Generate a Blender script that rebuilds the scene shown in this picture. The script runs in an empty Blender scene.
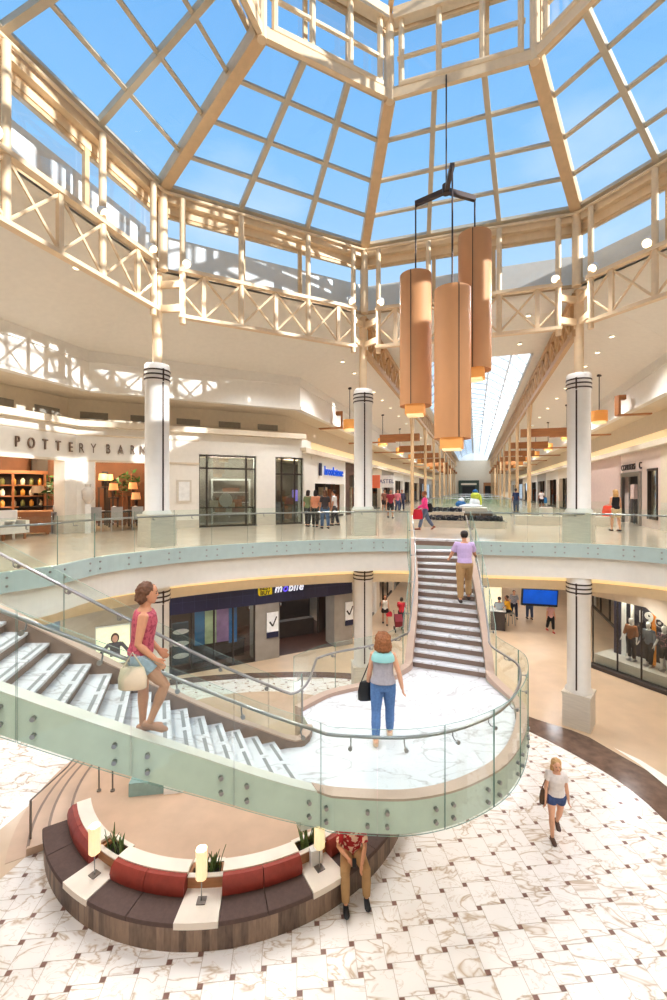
import bpy, bmesh, math, random
from mathutils import Vector, Matrix
RND = random.Random(11)
SC = bpy.context.scene
COL = SC.collection
PI = math.pi
# ---------------------------------------------------------------- frame of the place
# camera stands at the origin of the plan, HC above the lower floor, looking along +Y
HC, FF, Y0, CX = 7.4, 438.0, 490.0, 333.5
UF = 5.77            # upper floor
LZ = 3.42            # stair landing
TH = math.radians(17.9)
CS, SN = math.cos(TH), math.sin(TH)
OX, OY = 1.817, 6.864          # centre of the octagonal atrium

def L(u, v, z=0.0):            # atrium frame (v runs down the mall corridor)
    return Vector((OX + u*CS + v*SN, OY - u*SN + v*CS, z))
def Ld(u, v):
    return Vector((u*CS + v*SN, -u*SN + v*CS, 0))
def at(px, py, z):             # where a sight line meets the level z
    Y = FF*(HC - z)/(py - Y0)
    return Vector(((px - CX)/FF*Y, Y, z))
def ray_seg(px, a, b):         # where a sight line meets a vertical wall a-b (plan)
    k = (px - CX)/FF
    dx, dy = b.x - a.x, b.y - a.y
    t = (k*a.y - a.x)/(dx - k*dy)
    return Vector((a.x + dx*t, a.y + dy*t, 0))

# ---------------------------------------------------------------- materials
def lin(c):
    r = []
    for v in c[:3]:
        v = v/255.0
        r.append(v/12.92 if v <= 0.04045 else ((v + 0.055)/1.055)**2.4)
    return (r[0], r[1], r[2], 1.0)
MATS = {}
def newmat(name):
    m = bpy.data.materials.new(name); m.use_nodes = True
    nt = m.node_tree; nt.nodes.clear()
    out = nt.nodes.new('ShaderNodeOutputMaterial')
    return m, nt, out
def mat(name, col, rough=0.5, metal=0.0, var=0.08, scale=6.0, emit=0.0, ecol=None, bump=0.0, stretch=None, coat=0.0, spec=0.5):
    if name in MATS: return MATS[name]
    m, nt, out = newmat(name)
    N, K = nt.nodes, nt.links
    b = N.new('ShaderNodeBsdfPrincipled')
    tc = N.new('ShaderNodeTexCoord'); mp = N.new('ShaderNodeMapping')
    K.new(tc.outputs['Object'], mp.inputs['Vector'])
    if stretch: mp.inputs['Scale'].default_value = stretch
    nz = N.new('ShaderNodeTexNoise'); nz.inputs['Scale'].default_value = scale; nz.inputs['Detail'].default_value = 3
    K.new(mp.outputs['Vector'], nz.inputs['Vector'])
    cr = N.new('ShaderNodeValToRGB')
    c = lin(col)
    cr.color_ramp.elements[0].position = 0.3; cr.color_ramp.elements[1].position = 0.7
    cr.color_ramp.elements[0].color = tuple(max(0, x*(1 - var)) for x in c[:3]) + (1,)
    cr.color_ramp.elements[1].color = tuple(min(1, x*(1 + var)) for x in c[:3]) + (1,)
    K.new(nz.outputs['Fac'], cr.inputs['Fac']); K.new(cr.outputs['Color'], b.inputs['Base Color'])
    b.inputs['Roughness'].default_value = rough; b.inputs['Metallic'].default_value = metal
    b.inputs['Specular IOR Level'].default_value = spec
    if coat: b.inputs['Coat Weight'].default_value = coat
    if emit:
        b.inputs['Emission Color'].default_value = lin(ecol or col); b.inputs['Emission Strength'].default_value = emit
    if bump:
        bp = N.new('ShaderNodeBump'); bp.inputs['Strength'].default_value = bump; bp.inputs['Distance'].default_value = 0.02
        K.new(nz.outputs['Fac'], bp.inputs['Height']); K.new(bp.outputs['Normal'], b.inputs['Normal'])
    K.new(b.outputs[0], out.inputs[0])
    MATS[name] = m; return m

def marble(name, base, vein, rough=0.25, scale=1.6, sharp=9.0, soft=0.35, attr=False, vein2=None):
    if name in MATS: return MATS[name]
    m, nt, out = newmat(name); N, K = nt.nodes, nt.links
    b = N.new('ShaderNodeBsdfPrincipled'); b.inputs['Roughness'].default_value = rough
    tc = N.new('ShaderNodeTexCoord'); vec = tc.outputs['Object']
    if attr:
        a = N.new('ShaderNodeAttribute'); a.attribute_name = 'tid'
        mu = N.new('ShaderNodeVectorMath'); mu.operation = 'MULTIPLY_ADD'
        K.new(a.outputs['Vector'], mu.inputs[0]); mu.inputs[1].default_value = (40, 40, 40); K.new(vec, mu.inputs[2])
        vec = mu.outputs[0]
    def layer(sc, sh, seed):
        mp = N.new('ShaderNodeMapping'); mp.inputs['Location'].default_value = (seed, seed*1.7, seed*.3)
        mp.inputs['Rotation'].default_value = (0, 0, 0.7); mp.inputs['Scale'].default_value = (1.0, 2.1, 1)
        K.new(vec, mp.inputs['Vector'])
        nz = N.new('ShaderNodeTexNoise'); nz.inputs['Scale'].default_value = sc; nz.inputs['Detail'].default_value = 4
        nz.inputs['Distortion'].default_value = 0.9
        K.new(mp.outputs[0], nz.inputs['Vector'])
        s = N.new('ShaderNodeMath'); s.operation = 'SUBTRACT'; K.new(nz.outputs['Fac'], s.inputs[0]); s.inputs[1].default_value = 0.5
        ab = N.new('ShaderNodeMath'); ab.operation = 'ABSOLUTE'; K.new(s.outputs[0], ab.inputs[0])
        mm = N.new('ShaderNodeMath'); mm.operation = 'MULTIPLY'; K.new(ab.outputs[0], mm.inputs[0]); mm.inputs[1].default_value = sh
        mm.use_clamp = True
        return mm.outputs[0], nz.outputs['Fac']
    l1, f1 = layer(scale, sharp*2.6, 3.1)
    l2, f2 = layer(scale*2.3, sharp*3.2, 9.7)
    mx = N.new('ShaderNodeMath'); mx.operation = 'MINIMUM'; K.new(l1, mx.inputs[0])
    ad = N.new('ShaderNodeMath'); ad.operation = 'ADD'; ad.use_clamp = True; K.new(l2, ad.inputs[0]); ad.inputs[1].default_value = soft
    K.new(ad.outputs[0], mx.inputs[1])
    cr = N.new('ShaderNodeValToRGB'); e = cr.color_ramp.elements
    e[0].position = 0.0; e[0].color = lin(vein); e[1].position = 1.0; e[1].color = lin(base)
    md = e.new(0.45); md.color = tuple(0.35*x + 0.65*y for x, y in zip(lin(vein), lin(base)))
    K.new(mx.outputs[0], cr.inputs['Fac'])
    K.new(cr.outputs['Color'], b.inputs['Base Color']); K.new(b.outputs[0], out.inputs[0])
    MATS[name] = m; return m

def glassmat(name, tint, refl=0.12, rough=0.02, tintmix=0.0, tcol=None):
    if name in MATS: return MATS[name]
    m, nt, out = newmat(name); N, K = nt.nodes, nt.links
    tr = N.new('ShaderNodeBsdfTransparent'); tr.inputs[0].default_value = lin(tint)
    gl = N.new('ShaderNodeBsdfGlossy'); gl.inputs['Roughness'].default_value = rough; gl.inputs[0].default_value = (1, 1, 1, 1)
    lw = N.new('ShaderNodeLayerWeight'); lw.inputs['Blend'].default_value = 0.25
    mu = N.new('ShaderNodeMath'); mu.operation = 'MULTIPLY_ADD'; K.new(lw.outputs['Fresnel'], mu.inputs[0]); mu.inputs[1].default_value = refl*2; mu.inputs[2].default_value = refl*0.3
    mu.use_clamp = True
    mx = N.new('ShaderNodeMixShader'); K.new(mu.outputs[0], mx.inputs[0]); K.new(tr.outputs[0], mx.inputs[1]); K.new(gl.outputs[0], mx.inputs[2])
    last = mx
    if tintmix:
        df = N.new('ShaderNodeBsdfDiffuse'); df.inputs[0].default_value = lin(tcol or tint)
        m2 = N.new('ShaderNodeMixShader'); m2.inputs[0].default_value = tintmix
        K.new(mx.outputs[0], m2.inputs[1]); K.new(df.outputs[0], m2.inputs[2]); last = m2
    K.new(last.outputs[0], out.inputs[0])
    MATS[name] = m; return m

def planks(name, ca, cb, n=1.0, rough=0.5):
    if name in MATS: return MATS[name]
    m, nt, out = newmat(name); N, K = nt.nodes, nt.links
    b = N.new('ShaderNodeBsdfPrincipled'); b.inputs['Roughness'].default_value = rough
    a = N.new('ShaderNodeAttribute'); a.attribute_name = 'tid'
    tc = N.new('ShaderNodeTexCoord'); mp = N.new('ShaderNodeMapping'); mp.inputs['Scale'].default_value = (5, 5, 1.2)
    K.new(tc.outputs['Object'], mp.inputs[0])
    nz = N.new('ShaderNodeTexNoise'); nz.inputs['Scale'].default_value = 4; nz.inputs['Detail'].default_value = 4; K.new(mp.outputs[0], nz.inputs['Vector'])
    s = N.new('ShaderNodeSeparateXYZ'); K.new(a.outputs['Vector'], s.inputs[0])
    ad = N.new('ShaderNodeMath'); ad.operation = 'MULTIPLY_ADD'; K.new(nz.outputs['Fac'], ad.inputs[0]); ad.inputs[1].default_value = 0.7; K.new(s.outputs[0], ad.inputs[2])
    cr = N.new('ShaderNodeValToRGB'); cr.color_ramp.elements[0].color = lin(ca); cr.color_ramp.elements[1].color = lin(cb)
    cr.color_ramp.elements[0].position = 0.25; cr.color_ramp.elements[1].position = 1.3 if False else 1.0
    K.new(ad.outputs[0], cr.inputs['Fac']); K.new(cr.outputs[0], b.inputs['Base Color']); K.new(b.outputs[0], out.inputs[0])
    MATS[name] = m; return m

def spotted(name, base, spot, scale=22, thr=0.56, rough=0.7):
    if name in MATS: return MATS[name]
    m, nt, out = newmat(name); N, K = nt.nodes, nt.links
    b = N.new('ShaderNodeBsdfPrincipled'); b.inputs['Roughness'].default_value = rough
    tc = N.new('ShaderNodeTexCoord')
    nz = N.new('ShaderNodeTexVoronoi'); nz.inputs['Scale'].default_value = scale; K.new(tc.outputs['Object'], nz.inputs['Vector'])
    n2 = N.new('ShaderNodeTexNoise'); n2.inputs['Scale'].default_value = scale*.8; K.new(tc.outputs['Object'], n2.inputs['Vector'])
    cr = N.new('ShaderNodeValToRGB'); cr.color_ramp.interpolation = 'CONSTANT'
    cr.color_ramp.elements[0].color = lin(base); cr.color_ramp.elements[1].position = thr; cr.color_ramp.elements[1].color = lin(spot)
    K.new(n2.outputs['Fac'], cr.inputs['Fac']); K.new(cr.outputs[0], b.inputs['Base Color']); K.new(b.outputs[0], out.inputs[0])
    MATS[name] = m; return m

def stripes(name, a, bcol, scale, rough=0.7):
    if name in MATS: return MATS[name]
    m, nt, out = newmat(name); N, K = nt.nodes, nt.links
    b = N.new('ShaderNodeBsdfPrincipled'); b.inputs['Roughness'].default_value = rough
    tc = N.new('ShaderNodeTexCoord'); w = N.new('ShaderNodeTexWave'); w.bands_direction = 'Z'; w.inputs['Scale'].default_value = scale
    K.new(tc.outputs['Object'], w.inputs['Vector'])
    cr = N.new('ShaderNodeValToRGB'); cr.color_ramp.interpolation = 'CONSTANT'
    cr.color_ramp.elements[0].color = lin(a); cr.color_ramp.elements[1].position = .5; cr.color_ramp.elements[1].color = lin(bcol)
    K.new(w.outputs['Fac'], cr.inputs['Fac']); K.new(cr.outputs[0], b.inputs['Base Color']); K.new(b.outputs[0], out.inputs[0])
    MATS[name] = m; return m

# ---------------------------------------------------------------- mesh builder
class MB:
    def __init__(s): s.v = []; s.f = []; s.m = []; s.t = []
    def add(s, vs, fs, mi=0, tid=None):
        o = len(s.v); s.v += [Vector(p) for p in vs]
        for f in fs:
            s.f.append([i + o for i in f]); s.m.append(mi); s.t.append(tid or (0, 0, 0))
        return s
    def poly(s, pts, mi=0, tid=None): return s.add(pts, [list(range(len(pts)))], mi, tid)
    def obox(s, c, a, b, d, mi=0):        # half vectors
        c, a, b, d = Vector(c), Vector(a), Vector(b), Vector(d)
        vs = [c + sx*a + sy*b + sz*d for sz in (-1, 1) for sy in (-1, 1) for sx in (-1, 1)]
        fs = [[0, 2, 3, 1], [4, 5, 7, 6], [0, 1, 5, 4], [2, 6, 7, 3], [0, 4, 6, 2], [1, 3, 7, 5]]
        if a.cross(b).dot(d) < 0: fs = [f[::-1] for f in fs]
        return s.add(vs, fs, mi)
    def box(s, x, y, z0, sx, sy, h, rot=0.0, mi=0):   # base centre
        c, n = math.cos(rot), math.sin(rot)
        return s.obox((x, y, z0 + h/2), (c*sx/2, n*sx/2, 0), (-n*sy/2, c*sy/2, 0), (0, 0, h/2), mi)
    def bar(s, p, q, w, h, mi=0, up=(0, 0, 1)):
        p, q = Vector(p), Vector(q); d = q - p
        if d.length < 1e-6: return s
        t = d.normalized(); upv = Vector(up)
        if abs(t.dot(upv)) > .98: upv = Vector((0, 1, 0)) if abs(t.y) < .9 else Vector((1, 0, 0))
        sd = t.cross(upv).normalized(); u2 = sd.cross(t).normalized()
        return s.obox((p + q)/2, d/2, sd*w/2, u2*h/2, mi)
    def tube(s, pts, r, n=8, mi=0, closed=False):
        pts = [Vector(p) for p in pts]; N = len(pts)
        rs = r if isinstance(r, (list, tuple)) else [r]*N
        o = len(s.v); prev = None
        for i, p in enumerate(pts):
            if closed: t = pts[(i + 1) % N] - pts[i - 1]
            else: t = pts[min(i + 1, N - 1)] - pts[max(i - 1, 0)]
            t.normalize()
            if prev is None:
                a = Vector((0, 0, 1)) if abs(t.z) < .9 else Vector((1, 0, 0))
                x = t.cross(a).normalized()
            else:
                x = (prev - t*prev.dot(t)).normalized()
            prev = x; y = t.cross(x)
            for k in range(n):
                an = 2*PI*k/n
                s.v.append(p + (x*math.cos(an) + y*math.sin(an))*rs[i])
        for i in range(N if closed else N - 1):
            j = (i + 1) % N
            for k in range(n):
                k2 = (k + 1) % n
                s.f.append([o + i*n + k, o + i*n + k2, o + j*n + k2, o + j*n + k]); s.m.append(mi); s.t.append((0, 0, 0))
        if not closed:
            s.f.append([o + k for k in range(n)][::-1]); s.m.append(mi); s.t.append((0, 0, 0))
            s.f.append([o + (N - 1)*n + k for k in range(n)]); s.m.append(mi); s.t.append((0, 0, 0))
        return s
    def loft(s, secs, n=14, mi=0):        # sections: (centre, axis1, axis2)
        o = len(s.v)
        for c, a, b in secs:
            c, a, b = Vector(c), Vector(a), Vector(b)
            for k in range(n):
                an = 2*PI*k/n
                s.v.append(c + a*math.cos(an) + b*math.sin(an))
        for i in range(len(secs) - 1):
            for k in range(n):
                k2 = (k + 1) % n
                s.f.append([o + i*n + k, o + i*n + k2, o + (i + 1)*n + k2, o + (i + 1)*n + k]); s.m.append(mi); s.t.append((0, 0, 0))
        s.f.append([o + k for k in range(n)][::-1]); s.m.append(mi); s.t.append((0, 0, 0))
        e = o + (len(secs) - 1)*n
        s.f.append([e + k for k in range(n)]); s.m.append(mi); s.t.append((0, 0, 0))
        return s
    def lathe(s, prof, cx=0, cy=0, n=20, mi=0):   # prof: (r, z)
        return s.loft([((cx, cy, z), (r, 0, 0), (0, r, 0)) for r, z in prof], n, mi)
    def prism(s, poly, z0, z1, mi=0, mtop=None, tid=None):  # z may be lists
        n = len(poly)
        a = z0 if isinstance(z0, (list, tuple)) else [z0]*n
        b = z1 if isinstance(z1, (list, tuple)) else [z1]*n
        ar = sum(poly[i][0]*poly[(i + 1) % n][1] - poly[(i + 1) % n][0]*poly[i][1] for i in range(n))
        if ar < 0: poly = list(poly)[::-1]; a = a[::-1]; b = b[::-1]
        vs = [(p[0], p[1], a[i]) for i, p in enumerate(poly)] + [(p[0], p[1], b[i]) for i, p in enumerate(poly)]
        s.add(vs, [[i, (i + 1) % n, n + (i + 1) % n, n + i] for i in range(n)] + [list(range(n))[::-1]], mi, tid)
        o = len(s.v) - 2*n
        s.f.append([o + n + i for i in range(n)]); s.m.append(mi if mtop is None else mtop); s.t.append(tid or (0, 0, 0))
        return s
    def ribbon(s, outer, inner, zb, zt, mi=0, mend=None, medge=None):   # two plan lines with bottom/top heights: a curved wall
        n = len(outer); o = len(s.v)
        for i in range(n):
            for P, z in ((outer[i], zb[i]), (inner[i], zb[i]), (inner[i], zt[i]), (outer[i], zt[i])):
                s.v.append(Vector((P[0], P[1], z)))
        me = mi if medge is None else medge
        for i in range(n - 1):
            a, b = o + 4*i, o + 4*i + 4
            for q, mm in (((0, 1), me), ((1, 2), mi), ((2, 3), me), ((3, 0), mi)):
                s.f.append([a + q[0], a + q[1], b + q[1], b + q[0]]); s.m.append(mm); s.t.append((0, 0, 0))
        s.f.append([o + 3, o + 2, o + 1, o]); s.m.append(me); s.t.append((0, 0, 0))
        e = o + 4*(n - 1); s.f.append([e, e + 1, e + 2, e + 3]); s.m.append(me); s.t.append((0, 0, 0))
        return s
    def build(s, name, mats, parent=None, smooth=False, tid=False):
        me = bpy.data.meshes.new(name)
        if parent is not None and parent.name in WM:
            iv = WM[parent.name].inverted(); vs = [iv @ p for p in s.v]
        else: vs = s.v
        me.from_pydata([tuple(p) for p in vs], [], s.f)
        if not isinstance(mats, (list, tuple)): mats = [mats]
        for m in mats: me.materials.append(m)
        me.polygons.foreach_set('material_index', s.m)
        if tid:
            a = me.attributes.new('tid', 'FLOAT_VECTOR', 'FACE')
            fl = []
            for t in s.t: fl += list(t)
            a.data.foreach_set('vector', fl)
        if smooth:
            me.polygons.foreach_set('use_smooth', [True]*len(me.polygons))
            try: me.set_sharp_from_angle(angle=math.radians(42))
            except Exception: pass
        me.update()
        bm = bmesh.new(); bm.from_mesh(me); bmesh.ops.recalc_face_normals(bm, faces=bm.faces); bm.to_mesh(me); bm.free()
        o = bpy.data.objects.new(name, me); COL.objects.link(o)
        if parent is not None:
            o.parent = parent
            if parent.name in WM: WM[o.name] = WM[parent.name]
        return o
WM = {}       # world matrices of parents (identity when absent)

def tag(o, label, cat, group=None):
    o['label'] = label; o['category'] = cat
    if group: o['group'] = group
    return o
def struct(o):
    o['kind'] = 'structure'; return o
def thing(name, label, cat, loc=(0, 0, 0), rotz=0.0, group=None):
    o = bpy.data.objects.new(name, None); COL.objects.link(o)
    o.empty_display_size = 0.2
    o.location = Vector(loc); o.rotation_euler = (0, 0, rotz)
    WM[o.name] = Matrix.Translation(Vector(loc)) @ Matrix.Rotation(rotz, 4, 'Z')
    return tag(o, label, cat, group)
def children(o): return [c for c in bpy.data.objects if c.parent == o]
def copy_tree(o, loc=None, rotz=None, label=None, group=None, parent=None, kids=None):
    if kids is None:
        kids = {}
        for c in bpy.data.objects:
            if c.parent: kids.setdefault(c.parent.name, []).append(c)
    c = o.copy(); COL.objects.link(c)
    if parent is not None: c.parent = parent
    if loc is not None: c.location = Vector(loc)
    if rotz is not None: c.rotation_euler = (0, 0, rotz)
    if label: c['label'] = label
    if group: c['group'] = group
    for k in kids.get(o.name, []): copy_tree(k, parent=c, kids=kids)
    return c

class Path:
    def __init__(s, pts, sub=10):
        P = [Vector(p) if len(p) == 3 else Vector((p[0], p[1], 0)) for p in pts]
        out = []
        n = len(P)
        for i in range(n - 1):
            p0, p1, p2, p3 = P[max(i - 1, 0)], P[i], P[i + 1], P[min(i + 2, n - 1)]
            for k in range(sub):
                t = k/sub
                out.append(0.5*((2*p1) + (p2 - p0)*t + (2*p0 - 5*p1 + 4*p2 - p3)*t*t + (3*p1 - 3*p2 + p3 - p0)*t**3))
        out.append(P[-1].copy())
        s.p = out; s.c = [0.0]
        for a, b in zip(out, out[1:]): s.c.append(s.c[-1] + math.hypot(b.x - a.x, b.y - a.y))
        s.len = s.c[-1]
    def at(s, d):
        d = max(0, min(s.len, d))
        lo, hi = 0, len(s.c) - 1
        while hi - lo > 1:
            m = (lo + hi)//2
            if s.c[m] <= d: lo = m
            else: hi = m
        e = s.c[hi] - s.c[lo]
        return s.p[lo].lerp(s.p[hi], 0 if e < 1e-9 else (d - s.c[lo])/e)
    def tan(s, d):
        a, b = s.at(d - .08), s.at(d + .08); t = Vector((b.x - a.x, b.y - a.y, 0)); return t.normalized()
    def nor(s, d):
        t = s.tan(d); return Vector((-t.y, t.x, 0))
    def off(s, d, o): return s.at(d) + s.nor(d)*o
    def near(s, x, y):
        best = min(range(len(s.p)), key=lambda i: (s.p[i].x - x)**2 + (s.p[i].y - y)**2)
        return s.c[best]
    def samp(s, a, b, step=.25):
        n = max(1, int(math.ceil(abs(b - a)/step)))
        return [a + (b - a)*i/n for i in range(n + 1)]

def ribbon_path(mb, path, a, b, o1, o2, zb, zt, step=.25, mi=0, medge=None):
    ss = path.samp(a, b, step)
    mb.ribbon([path.off(d, o1) for d in ss], [path.off(d, o2) for d in ss], [path.at(d).z + (zb(d) if callable(zb) else zb) for d in ss], [path.at(d).z + (zt(d) if callable(zt) else zt) for d in ss], mi, medge=medge)
    return mb

def glass_run(parent, path, a, b, n, off, zb, zt, boltz=None, boltoff=None, gap=.012, th=.014):
    for i in range(n):
        s0 = a + (b - a)*i/n + gap/2*(1 if b > a else -1); s1 = a + (b - a)*(i + 1)/n - gap/2*(1 if b > a else -1)
        g = ribbon_path(MB(), path, s0, s1, off, off + th, zb, zt, .2, 0, 1).build('glass_panel', [M['rail_glass'], M['glass_edge']], parent, smooth=False)
        if boltz:
            for fr in (.14, .86):
                for bz in boltz:
                    d = s0 + (s1 - s0)*fr; c = path.off(d, off + (th if boltoff > 0 else 0)); nn = path.nor(d)*(1 if boltoff > 0 else -1)
                    c = Vector((c.x, c.y, path.at(d).z + (bz(d) if callable(bz) else bz)))
                    MB().tube([c - nn*.05, c + nn*.02], .026, 10).build('standoff_bolt', M['steel'], g, smooth=True)

def text_obj(name, body, size, mats, origin, xdir, up=(0, 0, 1), depth=.03, parent=None, align='CENTER', shear=0.0, bold=0.0, spacing=1.0, xs=1.0):
    cu = bpy.data.curves.new(name, 'FONT'); cu.body = body; cu.size = size; cu.extrude = depth/2; cu.align_x = align; cu.align_y = 'CENTER'
    cu.shear = shear; cu.offset = bold; cu.space_character = spacing
    tmp = bpy.data.objects.new(name + '_t', cu); COL.objects.link(tmp)
    bpy.context.view_layer.update()
    me = bpy.data.meshes.new_from_object(tmp.evaluated_get(bpy.context.evaluated_depsgraph_get()))
    bpy.data.objects.remove(tmp); bpy.data.curves.remove(cu)
    x = Vector(xdir).normalized(); u = Vector(up).normalized(); nrm = x.cross(u)
    Mx = Matrix(((x.x, u.x, nrm.x, origin[0]), (x.y, u.y, nrm.y, origin[1]), (x.z, u.z, nrm.z, origin[2]), (0, 0, 0, 1)))
    if parent is not None and parent.name in WM: Mx = WM[parent.name].inverted() @ Mx
    me.transform(Matrix.Diagonal((xs, 1, 1, 1))); me.transform(Mx); me.materials.clear(); me.materials.append(mats)
    o = bpy.data.objects.new(name, me); COL.objects.link(o)
    if parent is not None: o.parent = parent
    return o

M = {}
M['cream_steel'] = mat('cream painted steel', (238, 212, 176), .4, 0, .04)
M['tan_steel'] = mat('tan painted steel', (222, 190, 148), .45, 0, .05)
M['white_wall'] = mat('white painted plaster', (247, 242, 234), .7, 0, .02)
M['warm_wall'] = mat('warm white plaster', (232, 218, 196), .7, 0, .03)
M['ceiling'] = mat('beige ceiling plaster', (245, 238, 226), .8, 0, .02)
M['column'] = mat('white column plaster', (238, 232, 224), .5, 0, .02)
M['limestone'] = mat('limestone plinth', (222, 213, 198), .4, 0, .06, 3, stretch=(1, 1, 6))
M['dark_line'] = mat('dark bronze inlay', (70, 52, 44), .4, .3)
M['steel'] = mat('brushed stainless steel', (168, 166, 164), .3, 1.0, .05)
M['grey_steel'] = mat('grey satin metal', (134, 126, 120), .4, .7, .05)
M['dark_steel'] = mat('dark bronze metal', (74, 62, 58), .4, .6, .05)
M['rail_glass'] = glassmat('balustrade glass', (249, 253, 251), .07)
M['glass_edge'] = mat('green glass edge', (136, 160, 148), .15, 0, .04)
M['pane'] = glassmat('skylight glass', (246, 249, 253), .06)
M['shop_glass'] = glassmat('shop window glass', (226, 230, 226), .22)
M['teal_band'] = mat('pale teal slab edge panel', (190, 206, 203), .3, 0, .03)
M['green_band'] = mat('pale green stringer panel', (214, 217, 203), .3, 0, .03)
M['marble'] = marble('white stair marble', (228, 225, 226), (196, 190, 188), .25, .9, 14, .4)
M['tile'] = marble('veined white floor tile', (247, 240, 234), (206, 184, 160), .2, .8, 15, .35, True)
M['slabmarble'] = marble('veined white floor slab', (244, 238, 230), (190, 164, 138), .2, .9, 12.0, .3)
M['dot'] = mat('brown floor inset', (138, 104, 92), .3, 0, .15, 9)
M['grout'] = mat('floor grout', (192, 174, 156), .7)
M['beige_stone'] = mat('beige polished stone', (208, 182, 152), .3, 0, .06, 1.4)
M['tan_stone'] = mat('tan platform stone', (202, 172, 146), .4, 0, .07, 2.0)
M['brown_stone'] = mat('brown marble band', (108, 86, 74), .2, 0, .3, 3.5)
M['upper_stone'] = mat('polished cream stone floor', (232, 214, 192), .12, 0, .05, 1.2)
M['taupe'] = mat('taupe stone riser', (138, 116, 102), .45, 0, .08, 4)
M['curb'] = mat('rosy beige curb stone', (196, 168, 150), .4, 0, .06, 3)
M['grip'] = mat('grey grip strip', (150, 148, 146), .7)
M['wood'] = mat('honey maple veneer', (206, 150, 100), .6, 0, .04, 3, stretch=(1, 1, .4))
M['wood_dark'] = mat('brown oak beam', (170, 116, 70), .5, 0, .12, 3, stretch=(.4, .4, 3))
M['wood_glow'] = mat('glowing amber veneer', (236, 170, 92), .5, 0, .06, 4, emit=.16, ecol=(255, 176, 92))
M['dark'] = mat('dark bronze frame', (62, 54, 48), .4, .3)
M['black'] = mat('black plastic', (24, 22, 22), .45)
M['white'] = mat('white enamel', (246, 244, 240), .35)
M['lamp_on'] = mat('lit lamp glass', (255, 240, 214), .4, emit=4.0, ecol=(255, 226, 178))
M['shade_on'] = mat('lit paper lamp shade', (255, 242, 216), .6, emit=.6, ecol=(255, 216, 150))
M['soft_on'] = mat('soft lit diffuser', (255, 232, 190), .6, emit=.7, ecol=(255, 214, 150))
M['tan_truss'] = mat('tan corridor truss paint', (198, 160, 116), .5, 0, .05)
M['cove_glow'] = mat('glowing cove plaster', (250, 232, 196), .7, emit=.5, ecol=(255, 222, 160))  # wash of the cove lights put into the plaster as emission
M['navy'] = mat('navy sign panel', (34, 36, 66), .35)
M['yellow'] = mat('yellow sign tag', (244, 222, 20), .4)
M['brown_int'] = mat('brown shop wall', (112, 72, 46), .7, 0, .15, 2)
M['dark_int'] = mat('dark shop wall', (66, 56, 50), .7, 0, .15, 2)
M['grey_int'] = mat('grey shop wall', (150, 142, 132), .7, 0, .1, 2)
M['shelfwood'] = mat('shelf timber', (150, 96, 58), .5, 0, .12, 4)
M['leaf'] = mat('green leaf', (56, 92, 40), .5, 0, .3, 12)
M['leaf_pale'] = mat('snake plant leaf', (96, 116, 60), .45, 0, .4, 14, stretch=(1, 1, 3))
M['hedge'] = mat('blue black flower foliage', (52, 58, 76), .8, 0, .35, 14)
# ================================================================ camera, sky, sun
cam = bpy.data.cameras.new('camera'); camo = bpy.data.objects.new('camera', cam); COL.objects.link(camo)
camo.location = (0, 0, HC); camo.rotation_euler = (PI/2, 0, 0)
cam.sensor_fit = 'HORIZONTAL'; cam.sensor_width = 36; cam.lens = 36*FF/667
cam.shift_y = -(500 - Y0)/667.0
cam.clip_end = 500
SC.camera = camo

# ================================================================ octagon geometry
A8 = PI/8
R1, Z1 = 8.84, 16.04        # main roof ring
R2, Z2 = 4.58, 17.73        # lantern ring
RP = 9.15                   # columns
def oct_v(R, k, z):          # vertex k at angle (k-.5)*45 deg clockwise from the corridor axis
    a = (k - .5)*PI/4
    return L(R*math.sin(a), R*math.cos(a), z)
def apo_v(ap, k, z): return oct_v(ap/math.cos(A8), k, z)
VIS = {0: 'corridor', 7: 'left_diagonal', 6: 'left', 1: 'right_diagonal'}   # side k runs from vertex k to k+1

# ---- roof: one glazed facet per side
def lerp(a, b, t): return Vector(a).lerp(Vector(b), t)
for k in range(8):
    a0, a1 = oct_v(R1, k, Z1 + .08), oct_v(R1, k + 1, Z1 + .08)
    b0, b1 = oct_v(R2, k, Z2), oct_v(R2, k + 1, Z2)
    fr = MB(); pn = MB()
    nrm = (a1 - a0).cross(b0 - a0).normalized()
    if nrm.z < 0: nrm = -nrm
    for t in (1/3, 2/3):
        fr.bar(lerp(a0, a1, t), lerp(b0, b1, t), .14, .16, up=nrm)
    for t in (.25, .5, .75):
        fr.bar(lerp(a0, b0, t), lerp(a1, b1, t), .09, .1, up=nrm)
    fr.bar(lerp(a0, a1, 0), a1, .2, .14, up=nrm); fr.bar(b0, b1, .2, .14, up=nrm)
    win = struct(fr.build('window_%d' % (k + 1), mat('grey beige mullion', (206, 192, 168), .45, 0, .03)))
    pn.poly([a0 + nrm*.05, a1 + nrm*.05, b1 + nrm*.05, b0 + nrm*.05]).build('pane', M['pane'], win)
# ridge beams
for k in range(8):
    p, q = oct_v(R1 + .3, k, Z1 - .0), oct_v(R2 - .0, k, Z2 - .10)
    MBb = MB().bar(p, q, .3, .36)
    o = MBb.build('roof_ridge_beam', M['tan_steel'])
    if k in (7, 0, 1): tag(o, ['cream ridge beam of the glass roof rising from the left column', 'cream ridge beam of the glass roof rising from the middle column', 'cream ridge beam of the glass roof rising from the right column'][{7: 0, 0: 1, 1: 2}[k]], 'roof beam')
    else: o.name = 'trim_%d' % (20 + k); struct(o)
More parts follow.
